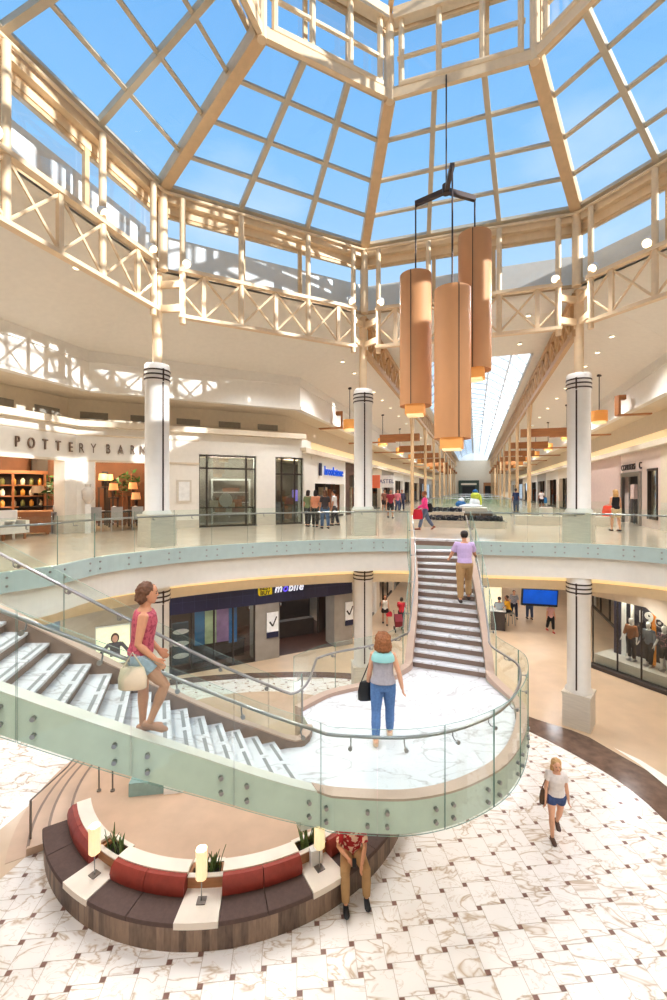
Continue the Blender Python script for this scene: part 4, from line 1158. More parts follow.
# ================================================================ shopfronts
def poly_at(ap, uc, sg):
    vf = ap*math.sqrt(2) - uc; uu = ap*math.tan(A8)
    return [L(sg*ap, -uu), L(sg*ap, uu), L(sg*uc, vf), L(sg*uc, VEND)]
def hit(px, ap, uc, sg):
    P = poly_at(ap, uc, sg)
    for i in range(3):
        a, b = P[i], P[i + 1]
        q = ray_seg(px, a, b)
        t = (q - a).dot(b - a)/(b - a).length_squared
        if -.001 <= t <= 1.001 and q.y > 0.5: return q, (b - a).normalized(), i
    return None
def SFl(px, dep=0): return hit(px, APS + dep, US + dep, -1)
def outn(p, d):     # outward (away from the atrium axis) normal of a wall direction
    n = Vector((-d.y, d.x, 0)); c = L(0, max(0, min(60, (p - L(0, 0)).dot(Ld(0, 1)))))
    return n if (p + n - c).length > (p - n - c).length else -n
def wallpx(mb, a, b, z0, z1, d0=0.0, d1=.25, mi=0, sg=-1, ap=None, uc=None):
    ap = ap or APS; uc = uc or US
    P = poly_at(ap, uc, sg)
    pa, da, ia = hit(a, ap, uc, sg); pb, db, ib = hit(b, ap, uc, sg)
    chain = [pa] + [P[i + 1] for i in (range(ia, ib) if ib >= ia else range(ia - 1, ib - 1, -1))] + [pb]
    for p, q in zip(chain, chain[1:]):
        if (q - p).length < 1e-4: continue
        n = outn(p, (q - p).normalized())
        mb.prism([(p + n*d0).xy, (q + n*d0).xy, (q + n*d1).xy, (p + n*d1).xy], z0, z1, mi)
    return mb
HZ = 8.55
M['shopwhite'] = mat('white shop plaster', (246, 240, 230), .6, 0, .02)
M['pinkwall'] = mat('pale pink polished panel', (222, 196, 186), .25, 0, .03)
wl_ = MB()
wallpx(wl_, -330, 199, HZ, 9.86); wallpx(wl_, -330, -60, UF, HZ)
wallpx(wl_, 64, 95, UF, HZ, -.05, .5)
wallpx(wl_, 150, 199, UF, HZ)
wallpx(wl_, 199, 311, 8.95, 9.86); wallpx(wl_, 256, 275, UF, 8.95, -.06, .4); wallpx(wl_, 303.5, 311, UF, 8.95, -.04, .3)
struct(wl_.build('wall_left', M['shopwhite']))
bb = MB(); wallpx(bb, 62, 95.5, UF, UF + .5, -.08, .5); wallpx(bb, 150, 199, UF, UF + .35, -.03, .2); wallpx(bb, 256, 275, UF, UF + .5, -.09, .4)
struct(bb.build('baseboard_left', M['limestone']))
tr = MB(); wallpx(tr, -330, 199, HZ - .06, HZ + .02, -.06, .1); wallpx(tr, -330, 199, 9.5, 9.56, -.05, 0)
struct(tr.build('trim_shop_header', M['warm_wall']))
# letters of the homeware shop
pxs = [16, 30, 44, 57, 69.5, 81.5, 93.5, 108, 120.5, 132.5, 143]
sg_t = None
for ch, px in zip('POTTERYBARN', pxs):
    p, d, i = SFl(px); n = outn(p, d)
    if sg_t is None: sg_t = thing('shop_sign', 'bronze capital letters of the homeware shop name above its entrance', 'sign', (p.x, p.y, 9.0))
    q = p - n*.06
    text_obj('letter', ch, .52, mat('bronze letter', (134, 112, 96), .5), (q.x, q.y, 9.0), d if d.dot(Vector((1, 0, 0))) > 0 else -d, depth=.06, parent=sg_t, xs=.62)
# shop interiors on the left
def room(name, a, b, dep, z1, m, zf=UF):
    mb = MB(); wallpx(mb, a, b, zf + .01, z1, 0, .1, ap=APS + dep, uc=US + dep)
    o = struct(mb.build(name, m)); return o
room('wall_homeware_back', -250, 150, 4.6, 9.4, M['brown_int'])
room('wall_window_shop_back', 196, 302, 2.6, 9.4, M['grey_int'])
def partition(px, dep, z1, m, nm, zf=UF, sg=-1):
    a = hit(px, APS + .2, US + .2, sg)[0]; b = hit(px, APS + dep, US + dep, sg)[0]
    d = (b - a).normalized(); n = Vector((-d.y, d.x, 0))*.06
    struct(MB().prism([(a - n).xy, (b - n).xy, (b + n).xy, (a + n).xy], zf, z1).build(nm, m))
partition(153, 5, 9.4, M['brown_int'], 'wall_partition_1'); partition(195.5, 3, 9.4, M['grey_int'], 'wall_partition_2'); partition(304.5, 3.2, 9.4, M['grey_int'], 'wall_partition_3')
cm = MB(); P0, P1 = poly_at(APS + .2, US + .2, -1), poly_at(APS + 6, US + 6, -1)
for i in range(3): cm.poly([p + Vector((0, 0, 8.98)) for p in (P0[i], P0[i + 1], P1[i + 1], P1[i])])
P0, P1 = poly_at(APS + .2, US + .2, 1), poly_at(APS + 6, US + 6, 1)
for i in range(3): cm.poly([p + Vector((0, 0, 8.98)) for p in (P0[i], P0[i + 1], P1[i + 1], P1[i])])
struct(cm.build('ceiling_shops', M['warm_wall']))
def bulb(p, e, col=(1, .78, .5), r=.12):
    l = bpy.data.lights.new('shop_bulb', 'POINT'); l.energy = e; l.color = col; l.shadow_soft_size = r
    o = bpy.data.objects.new('shop_bulb', l); COL.objects.link(o); o.location = p
def inside(px, dep, z=UF):
    p = SFl(px, dep)[0]; return Vector((p.x, p.y, z))
for px, dep in ((-20, 2.5), (20, 2.6), (50, 3), (105, 2.6), (135, 2.8)): bulb(inside(px, dep, 8.6), 130)
for px in (215, 245): bulb(inside(px, 1.2, 8.7), 110, (1, .92, .8))
bulb(inside(290, 1.2, 8.7), 80, (1, .85, .65))
def facing(px): return math.atan2(-(px - CX)/FF, 1.0)     # rotation so local -Y looks along the sight line back into the mall

def box_thing(name, label, cat, p, rz, parts, group=None):
    """parts: (part name, material, [(x,y,z0,sx,sy,h), ...])"""
    t = thing(name, label, cat, p, rz, group); Mx = WM[t.name]
    for pn_, m, bs in parts:
        mb = MB()
        for b in bs: mb.box(*b)
        mb.v = [Mx @ v for v in mb.v]
        mb.build(pn_, m, t)
    return t
def lamp_obj(p, label, h=.75, col=(236, 196, 150), glow=.7, group=None, r=.2):
    t = thing('table_lamp', label, 'lamp', p, 0, group)
    x, y, z = p
    MB().lathe([(.09, z), (.09, z + .02), (.03, z + .05), (.07, z + .2), (.06, z + .3), (.015, z + .36), (.012, z + h - .2)], x, y, 12).build('base', M['dark_steel'], t, smooth=True)
    MB().lathe([(r, z + h - .3), (r*.8, z + h)], x, y, 16).build('shade', mat('warm linen shade %d_%d' % (col[0], int(glow*10)), col, .7, 0, .04, emit=glow, ecol=(255, 190, 120)), t, smooth=True)
    return t
def plant_obj(p, label, h=1.6, r=.5, n=46, name='potted_tree'):
    t = thing(name, label, 'plant', p)
    x, y, z = p
    MB().lathe([(.16, z), (.22, z + .32), (.2, z + .34), (.17, z + .3)], x, y, 14).build('pot', mat('clay pot', (120, 84, 62), .7), t, smooth=True)
    MB().tube([(x, y, z + .28), (x + .04, y, z + h*.5), (x, y, z + h*.8)], .025, 6).build('trunk', M['shelfwood'], t)
    mb = MB(); rr = random.Random(int(x*100))
    for i in range(n):
        d = Vector((rr.gauss(0, 1), rr.gauss(0, 1), rr.gauss(0, .9))).normalized()*r*rr.uniform(.3, 1)
        c = Vector((x, y, z + h*.72)) + d; a = Vector((rr.gauss(0, 1), rr.gauss(0, 1), rr.gauss(0, .5))).normalized(); b = a.cross(Vector((rr.random(), rr.random(), 1))).normalized()
        s_ = rr.uniform(.1, .17)
        mb.poly([c - a*s_, c + b*s_*.45, c + a*s_, c - b*s_*.45])
    mb.build('foliage', M['leaf'], t)
    return t
def chair_obj(p, rz, label, m, group=None):
    return box_thing('dining_chair', label, 'chair', p, rz, [
        ('seat', m, [(0, 0, .43, .44, .44, .05)]), ('backrest', m, [(0, .2, .5, .42, .04, .46)]),
        ('leg', m, [(-.19, -.19, 0, .04, .04, .43)]), ('leg', m, [(.19, -.19, 0, .04, .04, .43)]), ('leg', m, [(-.19, .19, 0, .04, .04, .43)]), ('leg', m, [(.19, .19, 0, .04, .04, .43)])], group)
def table_obj(p, rz, label, w, d, h, m, name='table', cat='table'):
    return box_thing(name, label, cat, p, rz, [('top', m, [(0, 0, h - .05, w, d, .05)])] + [('leg', m, [(sx*(w/2 - .06), sy*(d/2 - .06), 0, .07, .07, h - .05)]) for sx in (-1, 1) for sy in (-1, 1)])
# --- homeware shop, first opening
q = inside(13, 3.6); rz = facing(13)
box_thing('shelf_unit', 'tall timber shelf unit full of jars at the back of the homeware shop', 'shelf', q, rz, [('side_panel', M['shelfwood'], [(-1.1, 0, 0, .09, .4, 2.3)]), ('side_panel', M['shelfwood'], [(1.1, 0, 0, .09, .4, 2.3)]), ('side_panel', M['shelfwood'], [(0, 0, 0, .09, .4, 2.3)]),
    ('back_panel', M['dark_int'], [(0, .2, 0, 2.2, .03, 2.3)])] + [('shelf', M['shelfwood'], [(0, 0, z, 2.2, .4, .05)]) for z in (.45, .9, 1.35, 1.8)] + [('cornice', M['shelfwood'], [(0, 0, 2.3, 2.4, .5, .14)])])
jar = None; Mx = Matrix.Translation(q) @ Matrix.Rotation(rz, 4, 'Z')
jc = [mat('amber jar', (200, 140, 60), .25), mat('ivory jar', (230, 215, 190), .4), mat('olive jar', (110, 110, 60), .4)]
jl = ['lowest shelf', 'second shelf', 'third shelf', 'top shelf']
for zi, z in enumerate((.5, .95, 1.4, 1.85)):
    for xi in range(7):
        p = Mx @ Vector((-.95 + xi*.3 + (.08 if xi > 2 else 0), -.06, z))
        c = jc[(xi + zi) % 3]; nm = ['amber', 'ivory', 'olive'][(xi + zi) % 3]
        o = MB().lathe([(.06, 0), (.085, .06), (.08, .2), (.04, .24), (.045, .28)], 0, 0, 10).build('jar', c, smooth=True); o.location = p
        tag(o, '%s jar on the %s of the timber shelf unit in the homeware shop' % (nm, jl[zi]), 'jar', 'jars on the homeware shelves')
q = inside(38, 3.0)
table_obj(q, facing(38), 'dark console table with a lamp in the homeware shop', 1.3, .45, .95, M['black'], 'console_table')
lamp_obj(inside(38, 3.0, UF + .95), 'grey shaded table lamp on the dark console in the homeware shop', .85, (130, 112, 98), .05, None, .27)
MB_ = MB(); wallpx(MB_, 31, 48, UF, 8.9, -.1, 0, ap=APS + 4.4, uc=US + 4.4); struct(MB_.build('wall_chimney_panel', M['dark_int']))
plant_obj(inside(56.5, 2.2), 'leafy potted tree at the right of the first homeware shop opening', 2.3, .55, 60)
plant_obj(inside(52, 3.4), 'second potted tree deeper in the first homeware shop opening', 2.6, .5, 50)
q = inside(26, .9)
box_thing('sideboard', 'round fronted timber sideboard near the first homeware shop opening', 'sideboard', q, facing(26), [('cabinet', M['shelfwood'], [(0, 0, .08, 1.5, .5, .75)]), ('top', M['wood'], [(0, 0, .83, 1.6, .56, .05)]), ('leg', M['shelfwood'], [(-.65, 0, 0, .1, .4, .08)]), ('leg', M['shelfwood'], [(.65, 0, 0, .1, .4, .08)])])
q = inside(9, .1); M['linen'] = mat('white linen slipcover', (240, 234, 226), .8, 0, .04)
box_thing('armchair', 'white slipcovered armchair at the left edge in front of the homeware shop', 'armchair', q, facing(9) + .5, [('seat', M['linen'], [(0, 0, .2, .75, .7, .26)]), ('backrest', M['linen'], [(0, .32, .2, .8, .14, .75)]), ('armrest', M['linen'], [(-.38, 0, .2, .12, .7, .42)]), ('armrest', M['linen'], [(.38, 0, .2, .12, .7, .42)])] + [('leg', M['shelfwood'], [(x, y, 0, .06, .06, .2)]) for x in (-.33, .33) for y in (-.28, .28)])
q = inside(-1, .4)
table_obj(q, facing(0), 'round edged white table beside the slipcovered armchair at the left edge', .9, .7, .62, M['linen'], 'side_table')
q = inside(57.5, .5)
table_obj(q, facing(57), 'small grey metal table by the right jamb of the first homeware opening', .5, .4, .8, mat('grey metal', (150, 150, 152), .4, .4), 'side_table')
for i, (dx, h, c, nm) in enumerate(((-.1, .5, (214, 214, 216), 'pale grey'), (.12, .38, (90, 90, 100), 'dark grey'))):
    o = MB().lathe([(.06, 0), (.12, .12), (.1, .26), (.04, .32), (.06, h)], 0, 0, 12).build('vase', mat('glazed vase ' + nm, c, .25), smooth=True); o.location = inside(57.5 + dx*12, .5, UF + .8)
    tag(o, '%s tall vase on the small metal table by the homeware entrance' % nm, 'vase')
o = box_thing('door_figure_stand', 'tall carved urn on a post at the white pillar between the homeware openings', 'urn', SFl(88, -.45)[0] + Vector((0, 0, UF)), facing(88), [('post', M['white'], [(0, 0, 0, .2, .2, 1.1)])])
MB().lathe([(.07, UF + 1.1), (.2, UF + 1.3), (.22, UF + 1.6), (.1, UF + 1.75), (.12, UF + 1.85)], SFl(88, -.45)[0].x, SFl(88, -.45)[0].y, 14).build('bowl', mat('pale carved stone', (222, 214, 204), .6), o, smooth=True)
# --- second opening
for px, dep, h0, lab, col in ((103, 3.2, 1.75, 'small shaded lamp at the left of the second homeware opening', (255, 190, 130)), (113.5, 2.2, 1.3, 'orange square lamp glowing in the middle of the second homeware opening', (255, 150, 70)), (109, 3.6, 1.75, 'pale shaded lamp behind the orange one in the second homeware opening', (255, 210, 160)), (133, 2.4, 1.35, 'wide cream shaded lamp at the right of the second homeware opening', (255, 214, 180)), (136, 1.6, .9, 'low cream lamp near the right jamb of the second homeware opening', (255, 220, 190))):
    p = inside(px, dep); 
    table_obj(p, facing(px), 'narrow dark pedestal table carrying the ' + lab.split(' in the')[0].split(' at the')[0].split(' behind')[0].split(' near')[0], .45, .45, h0, M['dark_int'], 'pedestal_table')
    lamp_obj(p + Vector((0, 0, h0)), lab, .62, col, .45, None, .2)
plant_obj(inside(122, 3.0), 'tall leafy tree in the middle of the second homeware opening', 2.5, .55, 60)
plant_obj(inside(131, 3.8), 'round topped tree at the back right of the second homeware opening', 3.0, .5, 50)
q = inside(117, .9)
table_obj(q, facing(117), 'dark dining table laid with white plates in the second homeware opening', 1.9, .9, .76, M['black'], 'dining_table')
for i, (dx, dy) in enumerate(((-.6, -.2), (-.1, .1), (.45, -.15), (.7, .2))):
    Mx = Matrix.Translation(q) @ Matrix.Rotation(facing(117), 4, 'Z')
    p = Mx @ Vector((dx, dy, .76))
    o = MB().lathe([(.03, 0), (.07, .02), (.1, .16), (.02, .2)] if i % 2 else [(.06, 0), (.16, .02), (.17, .035), (.1, .03)], 0, 0, 14).build('bowl' if i % 2 else 'plate', M['white'], smooth=True); o.location = p
    tag(o, ['white plate at the left end of the dark dining table', 'white bowl left of centre on the dark dining table', 'white plate right of centre on the dark dining table', 'white bowl at the right end of the dark dining table'][i], 'tableware', 'tableware on the dining table')
for i, dx in enumerate((-.75, 0, .75)):
    Mx = Matrix.Translation(q) @ Matrix.Rotation(facing(117), 4, 'Z')
    chair_obj(Mx @ Vector((dx, -.75, 0)), facing(117) + PI, ['left', 'middle', 'right'][i] + ' of three grey chairs along the dark dining table', mat('grey painted chair', (160, 158, 154), .5), 'grey chairs at the dining table')
o = MB(); wallpx(o, 102, 108, 7.6, 8.3, -.08, -.02, ap=APS + 4.6, uc=US + 4.6); tag(o.build('picture', M['black']), 'dark framed picture on the back wall of the second homeware opening', 'picture')
# framed lit wall panel
p, d, i = SFl(184); n = outn(p, d)
t = thing('wall_panel', 'small framed display panel on the white wall right of the left column', 'wall panel', (p.x, p.y, 7.0))
MB().bar(p - n*.03 - d*.3 + Vector((0, 0, 7.35)), p - n*.03 + d*.3 + Vector((0, 0, 7.35)), .06, .95).build('frame', M['limestone'], t)
MB().bar(p - n*.065 - d*.22 + Vector((0, 0, 7.35)), p - n*.065 + d*.22 + Vector((0, 0, 7.35)), .02, .8).build('panel', M['white'], t)
# --- shop windows
def shopwin(nm, a, b, mull, trans, z0, z1, sg=-1):
    mb = MB(); d_ = []
    for px in [a] + mull + [b]:
        p, d, i = hit(px, APS, US, sg); n = outn(p, d)
        mb.bar(p + n*.08 + Vector((0, 0, z0)), p + n*.08 + Vector((0, 0, z1)), .06, .07, up=d)
    for z in [z0 + .05] + trans + [z1 - .05]:
        wallpx(mb, a, b, z - .035, z + .035, .04, .12, sg=sg)
    w = struct(mb.build(nm, M['dark']))
    wallpx(MB(), a, b, z0, z1, .07, .085, sg=sg).build('pane', M['shop_glass'], w)
shopwin('window_40', 199, 255.5, [207, 246.5], [8.35], UF, 8.95)
shopwin('window_41', 275.5, 303.5, [282, 295], [8.15], UF, 8.95)
q = inside(226, .9)
table_obj(q, facing(226), 'long dark display table in the tall window right of the left column', 2.6, .7, .85, M['dark_int'], 'display_table')
for i, (px, z, s_) in enumerate(((214, .85, .3), (220, .85, .24), (232, .85, .2), (237, .85, .34))):
    p = inside(px, .9, UF + z); c = [(236, 226, 210), (200, 150, 110), (226, 208, 176), (190, 120, 80)][i]
    o = box_thing('handbag', ['ivory', 'tan', 'cream', 'brown'][i] + ' handbag on the long display table in the tall window', 'handbag', p, facing(px), [('body', mat('bag leather %d' % i, c, .5), [(0, 0, 0, s_*1.3, .14, s_)])], 'handbags in the tall window')
    MB().tube([Vector((p.x - s_*.35, p.y, p.z + s_)), Vector((p.x - s_*.2, p.y, p.z + s_*1.6)), Vector((p.x + s_*.2, p.y, p.z + s_*1.6)), Vector((p.x + s_*.35, p.y, p.z + s_))], .012, 6).build('handle', M['dark'], o)
p = inside(225.5, .6, UF + .85)
o = MB().tube([p + Vector((0, 0, .32)), p + Vector((.01, .05, .32))], .32, 24).build('round_plate', M['white']); tag(o, 'round white disc standing on the long display table in the tall window', 'display disc')
q = inside(231, 2.1)
box_thing('shelf_unit', 'pale shelf unit with folded stock behind the tall window', 'shelf', q, facing(231), [('frame', M['white'], [(-.9, 0, 0, .08, .35, 2.1), (.9, 0, 0, .08, .35, 2.1), (0, 0, 2.1, 1.9, .35, .08)])] + [('shelf', M['white'], [(0, 0, z, 1.8, .35, .04)]) for z in (.5, 1.0, 1.5)] + [('stock', M['brown_int'], [(-.5, 0, .54, .5, .25, .25), (.35, 0, .54, .6, .25, .3), (-.4, 0, 1.04, .6, .25, .22), (.5, 0, 1.04, .4, .25, .3), (0, 0, 1.54, .8, .25, .2)])])
q = inside(290, 1.0)
table_obj(q, facing(290), 'small dark table inside the second shop window', .9, .6, .9, M['dark_int'], 'display_table')
o = box_thing('handbag', 'dark red handbag on the small table inside the second shop window', 'handbag', inside(290, 1.0, UF + .9), facing(290), [('body', mat('red leather', (130, 50, 44), .5), [(0, 0, 0, .45, .16, .34)]), ('handle', M['dark'], [(0, 0, .34, .24, .03, .14)])])

# --- corridor shopfronts, both sides
def front_v(sg, v0, v1, label, wallm, intm, head=8.4, sign=None, pill=.9, zf=UF, top=9.3, us=US, depth=3.0, open_=True, sill=0):
    o = L(sg*us, v0, zf); t = thing('shopfront', label, 'shopfront', o, -TH)
    P = lambda v, z, d=0: L(sg*(us + d), v, z)
    def bx(mb, va, vb, z0, z1, d0, d1): return mb.prism([P(va, 0, d0).xy, P(vb, 0, d0).xy, P(vb, 0, d1).xy, P(va, 0, d1).xy], z0, z1)
    bx(MB(), v0, v1, head, top, 0, .25).build('header', wallm, t)
    bx(MB(), v0, v0 + pill, zf, head, 0, .3).build('pillar', wallm, t); bx(MB(), v1 - pill*.6, v1, zf, head, 0, .3).build('pillar', wallm, t)
    bx(MB(), v0, v1, zf, top, depth, depth + .1).build('back_wall', intm, t)
    mb = MB(); n = 3
    for i in range(1, n): mb.bar(P(v0 + pill + (v1 - v0 - pill*1.6)*i/n, zf, .1), P(v0 + pill + (v1 - v0 - pill*1.6)*i/n, head, .1), .08, .08)
    bx(mb, v0 + pill, v1 - pill*.6, zf, zf + .12, .05, .15)
    mb.build('frame', M['dark'], t)
    rr = random.Random(int(v0*10 + sg))
    sm_ = [mat('shop stock rust', (170, 110, 80), .7, 0, .4, 5), mat('shop stock grey', (150, 150, 154), .7, 0, .4, 5), mat('shop stock cream', (220, 206, 180), .7, 0, .3, 5)]
    for i in range(5):
        v = v0 + pill + (v1 - v0 - 1.6*pill)*(i + .5)/5; h = rr.uniform(.9, 2.0)
        bx(MB(), v - .25, v + .25, zf, zf + h, depth - .9, depth - .4).build('display_rack', sm_[rr.randrange(3)], t)
    return t, P
side_w = {-1: 'left', 1: 'right'}
wm = [M['warm_wall'], mat('dark timber shopfront', (86, 62, 50), .5), M['shopwhite'], mat('grey stone shopfront', (170, 164, 156), .5), M['limestone']]
im = [M['dark_int'], M['brown_int'], M['grey_int']]
# the shop with the blue sign
v_a = (hit(311.5, APS, US, -1)[0] - L(0, 0)).dot(Ld(0, 1)); v_b = (hit(345.5, APS, US, -1)[0] - L(0, 0)).dot(Ld(0, 1))
t, P = front_v(-1, v_a, v_b, 'white shopfront with a blue name sign left of the middle column', M['shopwhite'], M['dark_int'], 7.75, pill=.5)
sp_ = thing('shop_sign', 'blue lower case letters with a dark square emblem above the white shopfront', 'sign', L(-US + .1, (v_a + v_b)/2, 8.4))
cc = L(-US + .08, (v_a + v_b)/2 + .5, 8.45)
text_obj('lettering', 'brookstone', .72, mat('blue sign letters', (20, 84, 200), .4, emit=.3), cc, Ld(0, 1), depth=.06, parent=sp_, spacing=1.05)
e_ = L(-US + .08, v_a + 1.15, 8.5); MB().bar(e_ + Ld(0, -.16), e_ + Ld(0, .16), .06, .66).build('emblem', M['navy'], sp_)
bulb(L(-US - 1.2, (v_a + v_b)/2, 8.3), 40, (1, .85, .7))
sc_ = L(-US - 1.4, v_a + 1.2, 7.1); o = thing('wall_screen', 'purple lit screen inside the shop with the blue sign', 'screen', sc_)
MB().bar(sc_ + Ld(0, -.5), sc_ + Ld(0, .5), .06, .7).build('casing', M['black'], o)
MB().bar(sc_ + Ld(.04, -.46), sc_ + Ld(.04, .46), .02, .62).build('display', mat('violet screen', (150, 130, 235), .3, emit=1.0), o)
vs = [v_b + .05, 26, 31.5, 37.5, 44, 51, 59, 68, 78, 90]
for i in range(9):
    front_v(-1, vs[i], vs[i + 1], ['brown timber shopfront just right of the middle column', 'pale shopfront with a white sign board, left corridor side', 'third left shopfront counted from the middle column', 'fourth left shopfront counted from the middle column', 'fifth left shopfront counted from the middle column', 'sixth left shopfront counted from the middle column', 'seventh left shopfront counted from the middle column', 'eighth left shopfront counted from the middle column', 'last left shopfront at the far corridor end'][i], wm[(1, 0, 3, 2, 4, 0, 1, 2, 0)[i]], im[i % 3])
vr = [21.5, 25.5, 31, 37, 44, 51, 59, 68, 78, 90]
for i in range(1, 9):
    front_v(1, vr[i], vr[i + 1], ['', 'white right corridor shopfront just left of the right column', 'second right shopfront left of the right column', 'third right shopfront left of the right column', 'fourth right shopfront left of the right column', 'fifth right shopfront left of the right column', 'sixth right shopfront left of the right column', 'seventh right shopfront left of the right column', 'last right shopfront at the far corridor end'][i], wm[(0, 2, 0, 4, 3, 2, 0, 1, 2)[i]], im[(i + 1) % 3])
# left sign boards
def board(u, v, z, w, h, m, label, txt=None, tm=None, sg=-1, shape='box'):
    c = L(u, v, z); t = thing('sign_board', label, 'sign', c)
    if shape == 'oval':
        MB().loft([(c + Ld(0, -.05), Vector((0, 0, h/2)), Ld(w/2, 0)), (c + Ld(0, .05), Vector((0, 0, h/2)), Ld(w/2, 0))], 20).build('panel', m, t)
    else: MB().bar(c + Ld(-w/2, 0), c + Ld(w/2, 0), .1, h).build('panel', m, t)
    MB().bar(c + Ld(-w/2 - .25, 0), c + Ld(w/2, 0), .05, .05).build('bracket', M['dark'], t) if shape == 'oval' else None
    if txt: text_obj('lettering', txt, h*.45, tm, c + Ld(0, -.06), Ld(1, 0), depth=.02, parent=t)
board(-7.0, 22.6, 8.1, .6, 1.5, M['linen'], 'cream oval sign hung at the brown timber shopfront', shape='oval')
board(-6.95, 26.2, 8.05, .7, 1.0, mat('coral sign', (232, 122, 84), .5, emit=.3), 'square coral sign right of the oval sign')
board(-6.7, 28.6, 8.1, 1.5, 1.0, M['white'], 'white projecting sign board with blue lettering on the left side', 'CASTEL', mat('blue letters', (30, 60, 130), .4))
# right: pink wall and doorway
def R_(px): return hit(px, APS, US, 1)
pk = MB(); wallpx(pk, 621, 588.5, UF, 9.3, 0, .25, sg=1); struct(pk.build('wall_pink', M['pinkwall']))
pw2 = MB()
wallpx(pw2, 662, 621, 8.75, 9.3, 0, .25, sg=1); wallpx(pw2, 641.5, 621, 8.2, 8.8, .02, .25, sg=1); wallpx(pw2, 662, 658, UF, 8.8, 0, .25, sg=1); wallpx(pw2, 648, 641.5, UF, 8.8, 0, .25, sg=1); wallpx(pw2, 623, 620, UF, 8.8, 0, .25, sg=1); wallpx(pw2, 658, 648, UF, 6.2, 0, .25, sg=1)
wallpx(pw2, 658, 648, 8.3, 8.8, 0, .25, sg=1)
struct(pw2.build('wall_right', mat('rosy plaster', (232, 212, 200), .5, 0, .03)))
bw = MB(); wallpx(bw, 900, 662, 6.9, 9.3, -.05, .25, sg=1); struct(bw.build('wall_right_beige', M['warm_wall']))
bw = MB(); wallpx(bw, 900, 662, UF, 6.9, -.05, .25, sg=1); struct(bw.build('wall_right_plinth', M['limestone']))
df = MB()
for px in (641, 623.5):
    p, d, i = R_(px); n = outn(p, d); df.bar(p - n*.04 + Vector((0, 0, UF)), p - n*.04 + Vector((0, 0, 8.25)), .14, .16, up=d)
wallpx(df, 641.5, 623, 8.05, 8.25, -.1, .1, sg=1)
dd_ = struct(df.build('door_1', M['steel']))
wallpx(MB(), 641, 623.5, UF, 8.1, .3, .36, sg=1).build('dark_interior', M['black'], dd_)  # black sheet stands in for the unlit depth behind the door
sw = MB()
for px in (657.5, 648.5):
    p, d, i = R_(px); n = outn(p, d); sw.bar(p + n*.02 + Vector((0, 0, 6.2)), p + n*.02 + Vector((0, 0, 8.3)), .12, .1, up=d)
wallpx(sw, 658, 648, 8.22, 8.32, -.05, .1, sg=1); wallpx(sw, 658, 648, 6.15, 6.25, -.05, .1, sg=1)
w_ = struct(sw.build('window_42', M['dark_steel'])); wallpx(MB(), 657.5, 648.5, 6.2, 8.3, .05, .065, sg=1).build('pane', M['shop_glass'], w_)
wallpx(MB(), 657.5, 648.5, 6.2, 8.3, .9, 1.0, sg=1).build('backing', M['dark_int'], w_)
for i, z in enumerate((6.6, 7.3)):
    p = hit(653, APS + .4, US + .4, 1)[0]
    o = box_thing('display_box', ['lower', 'upper'][i] + ' pale display box in the tall window beside the dark doorway', 'box', Vector((p.x, p.y, z)), -TH, [('box', M['linen'], [(0, 0, 0, .3, .6, .35)])])
p, d, i = R_(631); n = outn(p, d); xd = -d
t = thing('shop_sign', 'dark letters above the dark doorway on the pink shopfront', 'sign', (p.x, p.y, 8.5))
text_obj('lettering', 'COMMERS', .40, M['dark_steel'], (p - n*.03) - xd*.35 + Vector((0, 0, 8.5)), xd, depth=.04, parent=t, spacing=1.1); text_obj('emblem', 'C', .46, M['dark_steel'], (p - n*.03) + xd*1.35 + Vector((0, 0, 8.5)), xd, depth=.04, parent=t)
o = box_thing('display_stand', 'small magazine stand just inside the dark doorway', 'stand', hit(634.5, APS + .12, US + .12, 1)[0] + Vector((0, 0, UF)), -TH, [('post', M['steel'], [(0, 0, 0, .06, .06, 1.2)]), ('rack', M['pinkwall'], [(0, 0, 1.2, .2, .5, .7)])])

# --- corridor floor furniture
def planter(u, v, w, d, h, label, rows, hedge_h=.2):
    c = L(u, v, UF); t = thing('stone_planter', label, 'planter', c, -TH); Mx = WM[t.name]
    mb = MB(); mb.box(0, 0, 0, w, d, h); mb.box(0, 0, h - .06, w + .1, d + .1, .06); mb.v = [Mx @ x for x in mb.v]; mb.build('basin', M['limestone'], t)
    mb = MB(); rr = random.Random(int(v*7)); nn = int(w*d*520)
    for i in range(nn):
        p = Mx @ Vector((rr.uniform(-w/2 + .1, w/2 - .1), rr.uniform(-d/2 + .08, d/2 - .08), h + rr.uniform(0, hedge_h)))
        a = Vector((rr.gauss(0, 1), rr.gauss(0, 1), rr.gauss(0, 1))).normalized(); b = a.cross(Vector((.3, .2, 1))).normalized()
        s_ = .05; mb.poly([p - a*s_, p + b*s_*.6, p + a*s_, p - b*s_*.6])
    mb.build('planting', M['hedge'], t)
planter(-.1, 13.0, 3.4, .8, .3, 'low stone planter of blue black flowers nearest the stair head', 1)
planter(-1.0, 15.6, 1.7, .8, .55, 'shorter stone planter behind the nearest blue black flower bed', 1)
t = thing('tiered_fountain', 'stepped brown stone fountain base behind the flower planters', 'fountain', L(.1, 19, UF), -TH); Mx = WM[t.name]
for i, (w_, z0, h_) in enumerate(((2.9, 0, .2), (2.4, .2, .2), (1.9, .4, .2))):
    mb = MB(); mb.box(0, i*.5, z0, w_, 3.4 - i*.9, h_); mb.v = [Mx @ x for x in mb.v]; mb.build('tier', M['brown_stone'] if i < 2 else M['limestone'], t)
